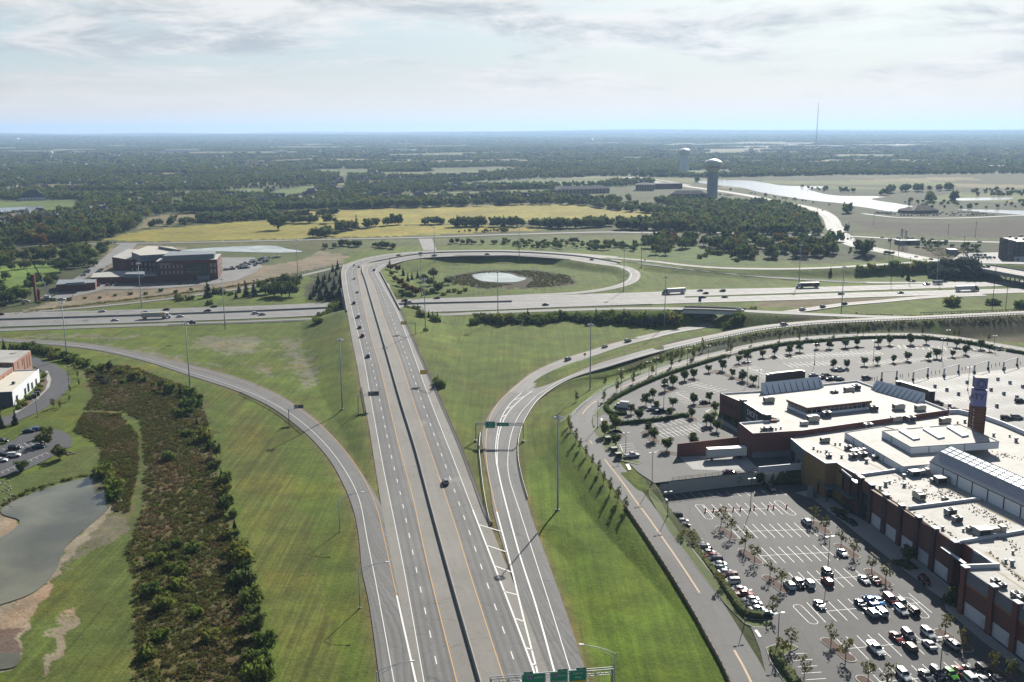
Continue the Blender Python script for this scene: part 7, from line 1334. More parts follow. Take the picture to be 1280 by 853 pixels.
 if kind=='delivery':m_=MB();m_.box((-1.25,0,1.75),(3.8,2.3,2.4));P['cargo_box']=[m_]
 return P
PM={'windshield':CGLASS,'rear_window':CGLASS,'side_window':CGLASS,'wheel':TYRE,'headlight':HEADL,'taillight':TAILL,'underbody':TRIM,'cargo_bed':TRIM,'cargo_box':PAINT['white']}
CARM,CARJ={},{}
for kd in SPEC:
 P=car_parts(kd);d=[('body',P['body'].mesh('body'))];d[0][1].materials.append(PAINT['white']);J=MB();J.add(P['body'].v,P['body'].f,0)
 for nm,lst in P.items():
  if nm=='body':continue
  for m_ in lst:me=m_.mesh(nm);me.materials.append(PM[nm]);d.append((nm,me));J.add(m_.v,m_.f,1 if 'wind' in nm else 0 if nm=='cargo_box' else 3 if nm=='headlight' else 4 if nm=='taillight' else 2)
 CARM[kd]=d;me=J.mesh('car');[me.materials.append(x)for x in(PAINT['white'],CGLASS,TYRE,HEADL,TAILL)];CARJ[kd]=me
CATN={'sedan':'car','suv':'car','hatch':'car','van':'van','pickup':'pickup truck','delivery':'delivery van'}
NMN={'sedan':'parked_car','suv':'parked_car','hatch':'parked_car','van':'parked_van','pickup':'pickup_truck','delivery':'delivery_van'}
def paint_slot(o,c):o.material_slots[0].link='OBJECT';o.material_slots[0].material=PAINT[c]
def car(kind,colr,p,rz,label,group,name=None,s=1.0):
 t=thing(name or NMN[kind],label,CATN[kind],tuple(p),rz,group);t.scale=(s,)*3
 for nm,me in CARM[kind]:
  o=link(nm,me,None,t)
  if nm in('body','cargo_box'):paint_slot(o,colr)
 return t
def farcar(kind,colr,p,rz,label,group,name='car'):
 o=link(name,CARJ[kind],None,label=label,cat=CATN[kind],group=group,loc=tuple(p),rz=rz);paint_slot(o,colr);return o
q7=lambda x,y,z=0.0:W(800+x/4,560+y/4+1.6,z);q6=lambda x,y,z=0.0:W(960+x/4,640+y/4+1.8,z)
DL=math.atan2(dl[1],dl[0]);GR='cars in the lower car park'
HROW=[('sedan','white',102,266,'white sedan alone at the far left corner of the lower car park'),('suv','black',176,343,'black boxy suv, farthest of the three cars by the hedge lamp'),('sedan','silver',203,369,'silver sedan, middle of the three cars by the hedge lamp'),('sedan','black',212,390,'black sedan, nearest of the three cars by the hedge lamp'),('sedan','grey',303,488,'dark grey sedan at the far end of the long hedge row'),('suv','black',320,503,'black suv, second from the far end of the hedge row'),('sedan','silver',345,525,'silver sedan between the black suv and the red car in the hedge row'),('sedan','red',357,542,'red sedan in the far half of the hedge row'),('suv','navy',372,562,'dark blue suv just after the red sedan in the hedge row'),('sedan','silver',389,585,'silver sedan after the dark blue suv in the hedge row'),('hatch','teal',406,604,'dark teal hatchback in the middle of the hedge row'),('sedan','white',428,624,'white sedan beside the maroon car in the hedge row'),('suv','maroon',446,643,'maroon suv in the middle of the hedge row'),('suv','white',458,672,'white suv partly behind a yellow tree in the hedge row'),('sedan','silver',488,711,'silver sedan next to the red pickup in the hedge row'),('pickup','red',515,738,'red pickup truck in the hedge row'),('sedan','silver',548,762,'silver sedan on the near side of the red pickup'),('sedan','grey',563,785,'blue grey sedan, third from the near end of the hedge row'),('sedan','silver',590,810,'silver sedan, second from the near end of the hedge row'),('sedan','teal',617,833,'dark sedan at the near end of the hedge row')]
for k,c,x,y,tx in HROW:car(k,c,q7(x,y),math.radians(5)+(math.pi if random.random()<0.6 else 0),tx,GR)
for k,c,x,y,tx,f in[('suv','white',832,373,'white suv by the far right bark island',1),('sedan','white',1012,528,'white crossover alone by the middle right bark island',0),('suv','black',938,630,'black suv right behind the red suv by the lamp post',0),('suv','red',936,673,'red suv parked next to the lamp post',1),('suv','white',746,691,'white suv at the left end of the third row',1),('suv','black',793,683,'black suv between two white suvs',0),('suv','white',843,681,'white suv on the right of the black one in the third row',1),('sedan','white',1120,663,'white sedan beside the maroon sedan',0),('sedan','maroon',1176,664,'maroon sedan at the right end of the third row',0),('sedan','silver',898,789,'silver sedan alone near the painted oval',0)]:car(k,c,q7(x,y),DL+(math.pi if f else 0),tx,GR)
for k,c,x,y,tx,f in[('sedan','navy',463,463,'navy sedan at the left end of the crowded row',0),('pickup','blue',510,450,'bright blue pickup truck',1),('sedan','blue',554,450,'blue sedan on the right of the blue pickup',0),('van','pink',611,441,'rosy red van in the crowded row',0),('hatch','grey',659,446,'grey wagon behind the black suv in the crowded row',1),('suv','silver',516,509,'silver suv in front of the blue pickup',1),('van','silver',562,504,'silver wagon in front of the blue sedan',1),('suv','white',666,497,'white suv in front of the rosy van',0),('suv','black',722,494,'black suv at the right end of the crowded row',1),('sedan','red',642,630,'bright red sedan in the row below the crowded one',0),('suv','grey',703,621,'dark grey suv on the right of the red sedan',0),('suv','white',800,612,'white suv, upper of the two white ones at right',0),('sedan','white',806,667,'white car, lower of the two white ones at right',1),('suv','brown',709,682,'brownish suv in front of the dark grey suv',1),('van','silver',921,667,'silver van by the near right bark island',1),('pickup','white',539,690,'white pickup truck with an open black bed',0),('suv','white',678,821,'white suv, left end of the bottom row',0),('sedan','grey',791,824,'dark grey sedan in the bottom row',0),('suv','navy',850,812,'dark blue suv behind the lamp post of the bottom row',0),('hatch','green',915,817,'bright green hatchback in the bottom row',0),('sedan','red',961,806,'red sedan beside the green hatchback',0),('sedan','black',1015,801,'black sedan on the right of the bottom red sedan',0),('suv','black',1080,800,'black suv at the right end of the bottom row',0),('van','white',1020,850,'white van cut by the bottom edge of the photo',0),('sedan','silver',1082,852,'silver sedan cut by the bottom edge beside the white van',0),('sedan','grey',1150,850,'grey sedan in the shadow at the bottom right',0)]:car(k,c,q6(x,y),DL+(math.pi if f else 0),tx,GR)
car('suv','grey',q7(655,206),DL,'dark suv in the shade of the retaining wall',GR);car('sedan','black',q7(1010,346),DL+0.15,'black sedan in the mall shadow by the far facade bed',GR);car('sedan','black',q7(1058,374),DL+0.15,'second black car in the mall shadow',GR);car('suv','maroon',q6(782,347),DL-0.1,'maroon patrol style suv stopped at the edge of the mall shadow',GR);car('sedan','maroon',W(912,592,4.55),0.05,'maroon sedan parked above the block retaining wall',GR)
car('suv','white',W(968,774,0.1),1.2,'white suv behind the end of the pale hedge',GR)if False else None
GU='cars in the upper car park'
for k,c,x,y,rz,tx in[('delivery','white',777,510,160,'white delivery van with red marks in the hedge bend'),('pickup','white',817,512,20,'white pickup beside the dark one under the corner trees'),('pickup','teal',826,515.5,20,'dark green pickup under the corner trees'),('sedan','black',881,504.5,8,'dark sedan on the island west of the store'),('pickup','white',790,571.5,15,'white pickup by the gate beds'),('pickup','white',1049,463.5,5,'white pickup parked across an island behind the store'),('sedan','white',1017,470,8,'white sedan behind the store at the left of the dark group'),('suv','black',1033,471,8,'black suv in the group behind the store'),('sedan','grey',1029,473,10,'grey sedan in front of the black suv behind the store'),('sedan','navy',1038,475,8,'navy sedan half hidden behind the store parapet'),('sedan','black',1045,473,8,'black sedan, second from right behind the store'),('hatch','silver',1050,475,8,'silver hatchback at the right of the group behind the store'),('suv','black',1083,474,8,'black suv alone behind the store corner'),
       ('sedan','black',1161,500,20,'black sedan behind the right sign box'),('suv','black',1172,505.5,-15,'black suv on the deck edge right of the store'),('sedan','maroon',1192,513,10,'maroon sedan behind the end of the red band'),('sedan','red',1207,516,10,'red car half hidden by the mall parapet'),('suv','black',1258,524.5,-15,'black suv right of the sign tower'),('van','silver',1271,523.5,-10,'silver van right of the sign tower'),('suv','black',1275,503,10,'black suv on the deck at the right edge'),('suv','white',1250,437,30,'white suv leaving the far car park exit')]:car(k,c,W(x,y,4.6),math.radians(rz),tx,GU)
GO='cars at the office'
for k,c,x,y,rz,tx in[('suv','black',3,553,8,'black suv cut by the left edge in the office car park'),('suv','black',18.7,561.5,8,'large black suv in the office car park'),('suv','white',17.8,571,8,'white suv below the large black one'),('sedan','navy',36,540.5,15,'navy sedan at the far kerb of the office car park'),('sedan','blue',46,538,15,'blue sedan at the far kerb of the office car park'),('sedan','teal',48.5,560,8,'dark teal sedan under the island trees'),('sedan','black',2,570,8,'black car at the left edge of the office car park'),('sedan','white',1.5,577,8,'white car at the left edge of the office car park')]:car(k,c,W(x,y,0.1),math.radians(rz),tx,GO)
# ---- moving traffic
def hdg(P,p,rev=False):
 i=int(np.hypot(P[:,0]-p[0],P[:,1]-p[1]).argmin());a,b=P[max(i-1,0)],P[min(i+1,len(P)-1)];return math.atan2(b[1]-a[1],b[0]-a[0])+(math.pi if rev else 0)
i75f,i75s=catmull((flatz(I75F)+flatz(I75N))/2,200),catmull((flatz(I75S)+flatz(I75E))/2,200);sb_l=between(wLY,wLW,150);nb_l=between(wRY[1:],w129(RWHI),150);colr,upr,lor,lib_,mil=ctr(COLLR),ctr(UPPER),ctr(LOWER),ctr(LIB),ctr(MILL)
GT='traffic on the roads'
def mov(k,c,x,y,path,rev,tx,z=0.0,dz=0.07):p=W(x,y,z);p[2]+=dz;car(k,c,p,hdg(path,p,rev),tx,GT,{'sedan':'car','suv':'car','hatch':'car','van':'van','pickup':'pickup_truck','delivery':'van'}[k])
mov('suv','silver',557,604.5,nb_l,False,'blue silver suv alone on the right carriageway')
for k,c,x,y,tx in[('sedan','white',443,332.5,'white sedan coming off the bend above the bridge'),('sedan','silver',449,334.5,'silver sedan at the bend beside the white one'),('sedan','white',443,349,'white car at the far end of the bridge'),('sedan','white',447,366,'white sedan in the middle of the bridge'),('suv','navy',442.5,380,'dark suv on the near half of the bridge'),('suv','silver',448,397,'silver suv just past the bridge'),('sedan','navy',449.5,410.5,'navy car ahead of the red one on the left carriageway'),('suv','red',453,421,'red suv on the left carriageway'),('sedan','navy',460,446.5,'dark sedan leading the cars on the left carriageway')]:mov(k,c,x,y,sb_l,False,tx,z129(x,y))
mov('sedan','navy',467.5,338.5,nb_l,False,'dark sedan driving away into the bend',7.2)
for k,c,x,y,tx in[('sedan','maroon',498,320,'maroon car on the outer lane of the bend'),('suv','black',525,318,'black suv on the outer lane by the side road stub'),('pickup','silver',543,320.5,'silver pickup on the inner lane of the bend'),('sedan','navy',609,318.8,'dark sedan at the top of the bend'),('sedan','maroon',740,325.5,'dark red car entering the loop')]:mov(k,c,x,y,B129,y in(320,318),tx,z129(x,320))
for k,c,x,y,f,tx in[('sedan','white',181.5,391,1,'white sedan on the far interstate lanes above the trailer'),('sedan','black',207.8,388,1,'black sedan on the far interstate lanes right of the white one'),('sedan','black',259.5,389.3,1,'black car by the interstate barrier'),('sedan','navy',267.5,384.3,1,'dark car in the farthest interstate lane'),('sedan','white',127.5,390.2,1,'white sedan on the far interstate lanes at left'),('sedan','maroon',1,394,1,'dark red car at the left edge of the interstate'),('sedan','white',143.8,401.2,0,'white sedan behind the white lorry'),('sedan','white',225.3,396.6,0,'white car just ahead of the white lorry'),('suv','white',319.8,392.8,0,'white suv near the bridge on the near interstate lanes'),('sedan','silver',328,394.2,0,'silver car following the white suv to the bridge'),('sedan','black',417,378.6,1,'black car entering the shade of the bridge'),('suv','black',505.5,377.3,1,'black suv right of the bridge'),('sedan','black',510.5,379.3,1,'black car close behind the suv by the bridge'),('sedan','navy',546,373.6,1,'dark car on the far lanes under the chalky pond'),('sedan','black',682,382,0,'black car on the near interstate lanes in the centre'),('sedan','silver',875,364.3,1,'silver car behind the teal lorry'),('sedan','maroon',882,367.6,1,'maroon car behind the teal lorry'),('suv','black',903,364.8,1,'black suv on the far lanes right of the teal lorry'),('sedan','black',878.6,372.7,0,'black car at the blue roadside sign'),('sedan','grey',906,372.2,0,'grey car on the near lanes right of the blue sign'),('suv','silver',1051.5,368.3,0,'silver suv at the foot of the light mast'),('pickup','black',1158,356.3,1,'dark pickup towing the camper'),('sedan','black',1126,367,0,'black car on the near lanes left of the white lorry'),]:mov(k,c,x,y,i75f if f else i75s,bool(f),tx)
mov('pickup','black',239.4,404.2,colr,False,'black pickup on the parallel road left of the bridge');mov('sedan','silver',925,388.4,colr,False,'silver car on the collector bridge',8.1);mov('van','white',1003,388.2,upr,False,'white van on the ramp past the collector bridge',0.35);mov('suv','grey',1028.5,384.6,upr,False,'grey suv on the ramp ahead of the white van',0.25);mov('suv','black',1055.5,381,upr,False,'black suv on the ramp by the mast',0.2);mov('suv','silver',980,407,lor,False,'silver suv on the raised ramp above the car park',8.0);mov('sedan','black',1140.6,352.5,i75f,True,'black car on the exit ramp behind the mast')
ul=catmull(flatz(BL[8:]),60);mov('suv','silver',710,450.5,ul,False,'silver suv leading on the upper ramp branch');mov('sedan','silver',756,434.5,ul,False,'silver and red sedan in the middle of the upper ramp branch');mov('suv','silver',785,427.5,ul,False,'silver suv farthest along the upper ramp branch')
for i,(x,y,z,rv)in enumerate([(1145,322,5.5,1),(1163.6,325,6.5,1),(1196,327.5,7.2,0),(1212,333,7.4,0),(1219,331,7.5,1),(1222,333.6,7.5,0),(1230,334.5,7.5,0),(1234,334.4,7.5,1),(1055,297.5,.1,0),(1059.5,299.5,.3,1),(1064,299,1,0),(1042,287,.1,0),(1047,290,.1,1),(1050,294,.1,0),(1070,303,1,1),(1028,263.5,.1,1),(1022,262.5,.1,0)]):
 p=W(x,y,z);p[2]+=0.12;farcar(random.choice(['sedan','suv','van']),random.choice(['white','silver','black','navy','white']),p,hdg(lib_,p,bool(rv)),'small car on the boulevard between the crossing and the overpass','cars on the boulevard')
for x,y in[(1103,297.6),(1123,298.4),(1135.5,299),(1165.6,300.2),(1224.5,303.2),(1180,353)]:
 p=W(x,y,0);p[2]+=0.1;farcar(random.choice(['sedan','suv']),random.choice(['silver','navy','white']),p,hdg(mil,p),'small car on the township road right of the crossing','cars on the township road')
# ---- lorries
def lorry(x,y,path,rev,cab,box,label,z=0.0,logo=None):
 p=W(x,y,z);p[2]+=0.07;t=thing('lorry',label,'lorry',tuple(p),hdg(path,p,rev));mb=MB();mb.box((-2.6,0,2.65),(14.6,2.6,2.8));mb.obj('trailer',box,t);mb=MB();mb.box((-2.6,0,1.15),(14.0,1.2,0.3));mb.obj('chassis',TRIM,t)
 mb=MB();mb.prism([(5.2,-1.2),(7.0,-1.2),(7.0,1.2),(5.2,1.2)],0.7,3.6).add([(5.2,-1.2,3.6),(7,-1.2,3.0),(7,1.2,3.0),(5.2,1.2,3.6),(5.2,-1.15,4.05),(5.2,1.15,4.05)],[(0,1,4),(1,2,5,4),(2,3,5),(3,0,4,5)]);mb.prism([(7.0,-1.05),(8.5,-0.9),(8.5,0.9),(7.0,1.05)],0.6,[2.1,1.75,1.75,2.1]);mb.obj('cab',cab,t)
 mb=MB();mb.add([(7.02,-1.05,2.15),(7.02,1.05,2.15),(7.02,1.05,2.95),(7.02,-1.05,2.95)],[(0,1,2,3)]);mb.obj('windshield',CGLASS,t)
 for s_ in(-1,1):mb=MB();mb.add([(5.9,s_*1.22,2.1),(6.8,s_*1.22,2.1),(6.8,s_*1.22,2.9),(5.9,s_*1.22,2.9)],[(0,1,2,3)]);mb.obj('side_window',CGLASS,t)
 for xx in(7.6,4.6,3.4,-7.2,-8.5):
  for s_ in(-1,1):m_=MB();m_.lathe([(0,-0.16),(0.5,-0.16),(0.5,0.16),(0,0.16)],12);m_.v=[(xx+a_,s_*1.1+c_,0.5+b_)for a_,b_,c_ in m_.v];m_.obj('wheel',TYRE,t)
 if logo:
  for s_ in(-1,1):mb=MB();mb.box((logo[1],s_*1.305,3.2),(logo[2],0.02,logo[3]));mb.obj('side_panel',logo[0],t)
 return t
YELM=mat('amber_sign',(1.0,0.60,0.02),0.55,0.03,1);GREENS=mat('green_sign_sheeting',(0.02,0.36,0.18),0.5,0.03,1)
BXW=mat('white_trailer_side',(0.66,0.66,0.63),0.5,0.05,0.5);BXD=mat('dark_blue_trailer_side',(0.025,0.035,0.06),0.45,0.05,0.5);BXT=mat('beige_trailer_side',(0.50,0.46,0.38),0.5,0.05,0.5)
lorry(197,398.3,i75s,False,PAINT['white'],BXT,'white lorry with long beige trailer left of the highway bridge',logo=(YELM,3,2.2,0.5));lorry(841,367.5,i75f,True,PAINT['teal'],BXW,'lorry with teal cab and white trailer right of the loop',logo=(GREENS,-7,1.6,1.2));lorry(1008,360,i75f,True,PAINT['white'],BXD,'lorry with dark blue trailer and white cab',logo=(YELM,-5,2.4,0.7));lorry(1210,364,i75s,False,PAINT['grey'],BXW,'lorry with long white trailer near the overpass')
p=W(1172,355.6,0);cp2=thing('camper_trailer','white and grey camper trailer towed behind the dark pickup','camper trailer',(p[0],p[1],0.1),hdg(i75f,p,True));mb=MB();mb.box((0,0,1.75),(7.5,2.4,2.5));mb.obj('body',PAINT['silver'],cp2);mb=MB();mb.box((0,-1.21,2.0),(5,0.04,0.7));mb.obj('window_band',CGLASS,cp2);mb=MB();mb.box((4.6,0,0.7),(1.8,0.3,0.2));mb.obj('drawbar',TRIM,cp2)
for s_ in(-1,1):m_=MB();m_.lathe([(0,-0.12),(0.36,-0.12),(0.36,0.12),(0,0.12)],12);m_.v=[(a_-0.4,s_*1.0+c_,0.36+b_)for a_,b_,c_ in m_.v];m_.obj('wheel',TYRE,cp2)
p0,p1=W(884,574.5,4.6),W(931,572,4.6);c=(p0+p1)/2;tr=thing('box_trailer','long white box trailer backed against the loading dock','trailer',tuple(c),math.atan2((p1-p0)[1],(p1-p0)[0]));mb=MB();mb.box((0,0,2.65),(14.2,2.6,2.9));mb.obj('body',BXW,tr);mb=MB();mb.box((0,0,1.1),(13.4,1.1,0.25));mb.obj('chassis',TRIM,tr)
for xx in(5.4,4.2):
 for s_ in(-1,1):m_=MB();m_.lathe([(0,-0.16),(0.5,-0.16),(0.5,0.16),(0,0.16)],12);m_.v=[(xx+a_,s_*1.05+c_,0.5+b_)for a_,b_,c_ in m_.v];m_.obj('wheel',TYRE,tr)
mb=MB();mb.box((-5.2,0,0.55),(0.3,1.6,1.1));mb.obj('landing_leg',STEEL,tr)
# ---- far parked cars
def lotcars(A,B,rows,n,where,group,dep=(0,17,0),fillp=0.8):
 a,b=W(*A,0),W(*B,0);u_=b-a;rz=math.atan2(u_[1],u_[0])+math.pi/2
 for r in range(rows):
  for i in range(n):
   if random.random()>fillp:continue
   q=a+u_*(i+random.uniform(-.1,.1))/n+np.array(dep)*r;c=random.choice(['white','white','silver','black','grey','navy','red','white','tan']);k=random.choice(['sedan','suv','suv','van','pickup']);farcar(k,c,(q[0],q[1],0.12),rz,'%s %s parked %s'%(c,{'sedan':'car','suv':'suv','van':'van','pickup':'pickup'}[k],where),group,'parked_car')
lotcars((281,338),(314,335),6,9,'in the lot right of the hospital','cars at the hospital',(2,15,0));lotcars((196,356.5),(262,354),1,14,'in front of the hospital','cars at the hospital',fillp=.45);lotcars((118,358),(150,356.5),1,6,'at the low hospital wing','cars at the hospital',fillp=.7);lotcars((104,345),(112,338),2,4,'along the hospital drive','cars at the hospital',(8,8,0),.8);lotcars((127,305),(148,304),1,5,'on the township road shoulder at left','cars at the township road',fillp=.9)
lotcars((1095,266.8),(1118,268.5),2,7,'left of the lakeside restaurant','cars at the restaurant',(0,16,0),.7);lotcars((1122,270),(1246,269.5),3,30,'in front of the lakeside restaurant','cars at the restaurant',(0,24,0),.72);lotcars((1205,322.5),(1247,323),3,9,'in the hotel car park','cars at the hotel',(0,18,0),.6);lotcars((900,244),(920,246),2,6,'below the near water tower','cars at the water tower',(0,20,0),.7)
# ---- crane and steel columns on the building site
p=G(61,375.5);cn=thing('mobile_crane','mobile crane with dark lattice boom raised left of the plant building','crane',tuple(p));mb=MB();mb.box((0,0,1.3),(9,2.7,1.2));mb.obj('carrier',PAINT['grey'],cn);mb=MB();mb.box((-1,0,2.8),(4,2.4,1.9));mb.obj('cab',PAINT['white'],cn)
for xx in(-3.4,-2,2,3.4):
 for s_ in(-1,1):m_=MB();m_.lathe([(0,-0.2),(0.6,-0.2),(0.6,0.2),(0,0.2)],10);m_.v=[(xx+a_,s_*1.2+c_,0.6+b_)for a_,b_,c_ in m_.v];m_.obj('wheel',TYRE,cn)
bt=W(57.5,359,0)-p;mb=MB();q0=Vector((1,0,3.5));q1=Vector((-1.8*2.2,1,16));mb.tube([q0,q1],0.5,4);mb.obj('boom',PAINT['white'],cn);mb=MB();mb.tube([q1,Vector((-14.5,2,37))],0.42,4);mb.obj('jib',SEAM,cn);mb=MB();mb.tube([Vector((-14.5,2,37)),Vector((-14.5,2,20))],0.08,4);mb.obj('cable',BLACKM,cn)
for x,y,h,tx in((45.3,378,20,'tall rust red steel column left of the crane'),(49.5,377,9,'shorter rust red steel column beside the tall one')):p=G(x,y);mb=MB();mb.box((0,0,h/2),(1.5,1.5,h));mb.box((0,0,h*0.72),(1.8,1.8,0.5));o=mb.obj('steel_column',mat('red_oxide_steel',(0.20,0.045,0.035),0.8,0.2,1),label=tx,cat='steel column');o.location=p
for x,y,tx in((33,378,'white site van at the left of the columns'),(53,376,'white site van right of the columns'),(77,375.5,'white pickup by the near mast on the site')):p=G(x,y,.1);farcar('van' if 'van' in tx else 'pickup','white',p,.2,tx,'site vehicles')
# ================================================================== masts, lamps, signs, small things
GALV=mat('galvanised_pole',(0.46,0.50,0.52),0.6,0.08,0.5,0.1);LAMPW=mat('white_lamp_housing',(0.70,0.71,0.70),0.4,0.05,1);WOODP=mat('creosoted_pole',(0.075,0.055,0.042),0.95,0.2,1)
def mast_parts():
 mb=MB();mb.tube([(0,0,-0.5),(0,0,10),(0,0,31)],[0.36,0.28,0.15],10);pole=mb.mesh('pole',True);pole.materials.append(GALV);mb=MB();n=16
 mb.tube([(1.15*math.cos(k*2*math.pi/n),1.15*math.sin(k*2*math.pi/n),31)for k in range(n+1)],0.09,5,caps=False)
 for k in range(3):a=k*2.094;mb.tube([(0,0,31.1),(1.15*math.cos(a),1.15*math.sin(a),31)],0.07,4)
 mb.lathe([(0.3,30.6),(0.36,31.4),(0.2,31.7),(0,31.8)],8);ring=mb.mesh('lamp_ring');ring.materials.append(GALV);mb=MB();mb.lathe([(0.16,0.22),(0.38,0.0),(0.42,-0.3),(0.0,-0.34)],10);lamp=mb.mesh('lamp');lamp.materials.append(LAMPW);mb=MB();mb.lathe([(0.75,-0.3),(0.75,0.35),(0,0.36)],10);ft=mb.mesh('footing');ft.materials.append(CONC);return pole,ring,lamp,ft
MP=mast_parts()
def mast(px,py,label,z=None,hs_=1.0):
 p=G(px,py)if z is None else W(px,py,z);t=thing('light_mast',label,'light mast',tuple(p),random.uniform(0,1),'high light masts');t.scale=(1,1,hs_);link('pole',MP[0],None,t);link('lamp_ring',MP[1],None,t);link('footing',MP[3],None,t)
 for k in range(6):a=k*math.pi/3+0.3;link('lamp',MP[2],None,t,loc=(1.25*math.cos(a),1.25*math.sin(a),30.9))
for x,y,tx in[(697,638,'tall light mast on the mown bank right of the merging ramp'),(428,512,'tall light mast on the grass left of the highway'),(237.5,484,'tall light mast beside the left ramp above the shrub belt'),(84,449,'tall light mast at far left over the left ramp'),(737.5,487.5,'tall light mast between the two ramp branches and the ring road'),(622.5,399.5,'tall light mast in front of the interstate in the centre'),(830.5,409,'tall light mast at the right end of the dark thicket'),(779.5,364.5,'tall light mast at the mouth of the loop'),(801.5,334.5,'tall light mast on the grass right of the loop'),(531.8,415,'tall light mast near the upper amber sign'),(527,371.5,'tall light mast inside the loop by the conifers'),(543.5,327.5,'tall light mast inside the bend by the side road stub'),(177,384.5,'tall light mast between frontage road and interstate at left'),(281.5,411,'tall light mast on the grass below the parallel road'),(372.5,346,'tall light mast by the frontage road near the pond'),(1171,350,'tall light mast left of the overpass'),(998.5,356,'tall light mast behind the dark blue trailer'),(1051.5,392,'tall light mast at the ramp right of the collector bridge'),(649,326.5,'tall light mast on the grass inside the top of the bend'),(735,408,'tall light mast by the thicket edge')][:19]:mast(x,y,tx)
def lamp_parts(h):
 mb=MB();mb.tube([(0,0,0.6),(0,0,h)],[0.11,0.08],8);a=mb.mesh('pole',True);a.materials.append(BLACKM);mb=MB();mb.lathe([(0.3,-0.1),(0.3,0.75),(0,0.76)],10);b=mb.mesh('base');b.materials.append(CONC);mb=MB();mb.box((0,0,h+0.05),(1.5,0.1,0.1));c=mb.mesh('cross_arm');c.materials.append(BLACKM);mb=MB();mb.box((0,0,0),(0.75,0.42,0.16));d=mb.mesh('lamp');d.materials.append(LAMPW);return a,b,c,d
LPs={h:lamp_parts(h)for h in(10.5,8.0)}
def lot_lamp(p,label,h=10.5,rz=0.3):
 a,b,c,d=LPs[h];t=thing('lamp_post',label,'lamp post',tuple(p),rz,'car park lamp posts');link('pole',a,None,t);link('base',b,None,t);link('cross_arm',c,None,t)
 for s_ in(-1,1):link('lamp',d,None,t,loc=(s_*0.95,0,h+0.05))
for x,y,tx in[(938,637.5,'lamp post by the red bollards in the lower car park'),(1034.5,716,'lamp post behind the black and red suvs'),(1174,851,'lamp post in the bottom row of parked cars')]:lot_lamp(W(x,y,0),tx)
lot_lamp(W(972,806,0.1),'lamp post on the entrance bed',8.0);lot_lamp(G(834.5,646),'lamp post on the strip beside the hedge',8.0);lot_lamp(G(932,776),'lamp post at the near end of the long hedge',8.0)
for i,(x,y,h)in enumerate([(747,535,10.5),(815,604,10.5),(782,568,8.0),(829.5,511,10.5),(811,473,8.0),(820,468,8.0),(859,456,8.0),(934,480.5,10.5),(1018,456,10.5),(948,484.5,8.0),(1091.6,451,10.5),(1177,449,10.5),(1209.5,488,10.5),(885,452,8.0),(776,491,10.5)]):
 lot_lamp(W(x,y,4.55),['lamp post at the gate bed','lamp post at the top of the retaining wall','lamp post on the gate bed beside the green boxes','lamp post among the corner trees by the white pickup','left of two short lamp posts over the hedge bend','right of two short lamp posts over the hedge bend','lamp post at the hedge above the corner trees','lamp post between the island trees west of the store','lamp post in the open bays north of the store','short lamp post at the end of the long island','lamp post in the far car park above the left portal','lamp post in the far car park above the middle portal','lamp post on the pale deck left of the sign tower','lamp post where the hedge meets the ring road','lamp post in the hedge bend by the delivery van'][i],h)
for x,y,tx in[(1184,431,'lamp post beyond the ring road at far right'),(1242,438.5,'lamp post at the far exit'),(866,451,'lamp post at the ring road crown'),(1000,424,'lamp post on the verge north of the ring road')]:lot_lamp(G(x,y),tx,8.0)
for x,y,tx in[(47,522,'short lamp post on the kerb of the office drive'),(86,478,'thin lamp post on the lawn by the office drive')]:lot_lamp(G(x,y),tx,8.0)
# highway street lights with long upswept arms
def street_light(p,tip,h,label):
 t=thing('street_light',label,'street light',tuple(p),0,'highway street lights');mb=MB();mb.tube([(0,0,-0.4),(0,0,h)],[0.16,0.11],8);mb.obj('pole',GALV,t,smooth=True);mb=MB();v=Vector(tip)-Vector(p);d=Vector((v.x,v.y,0));z1=v.z;a0=Vector((0,0,h-0.1));pts=[a0+d*k+Vector((0,0,(z1-h)*(1-(1-k)**2)))for k in(0,.25,.5,.75,1)];mb.tube(pts,0.07,6);mb.obj('arm',GALV,t);mb=MB();mb.tube([Vector((0,0,h-1.2)),a0+d*0.55+Vector((0,0,(z1-h)*0.78-0.05))],0.05,5);mb.obj('arm_brace',GALV,t);mb=MB();mb.box((0,0,0),(1.0,0.42,0.2));o=mb.obj('lamp',LAMPW,t);o.location=d*1.04+Vector((0,0,z1));o.rotation_euler=(0,0,math.atan2(d.y,d.x));mb=MB();mb.lathe([(0.4,-0.3),(0.4,0.25),(0,0.26)],10);mb.obj('footing',CONC,t)
def sl(px,py,top,tip,label,dirv=(1,0.15)):
 p=G(px,py);h=10.5;d=np.array([*dirv,0.]);d=d/np.linalg.norm(d)*7.0;street_light(p,p+d+np.array([0,0,12.2]),h,label)
sl(425,664.5,None,None,'farthest of the left street lights, over the merging left ramp');sl(450,760.5,None,None,'middle street light on the left edge of the highway');sl(473,897,None,None,'nearest left street light, only its arm showing at the bottom edge');sl(768,872,None,None,'street light on the right bank reaching over the bottom gantry',(-1,0.1))
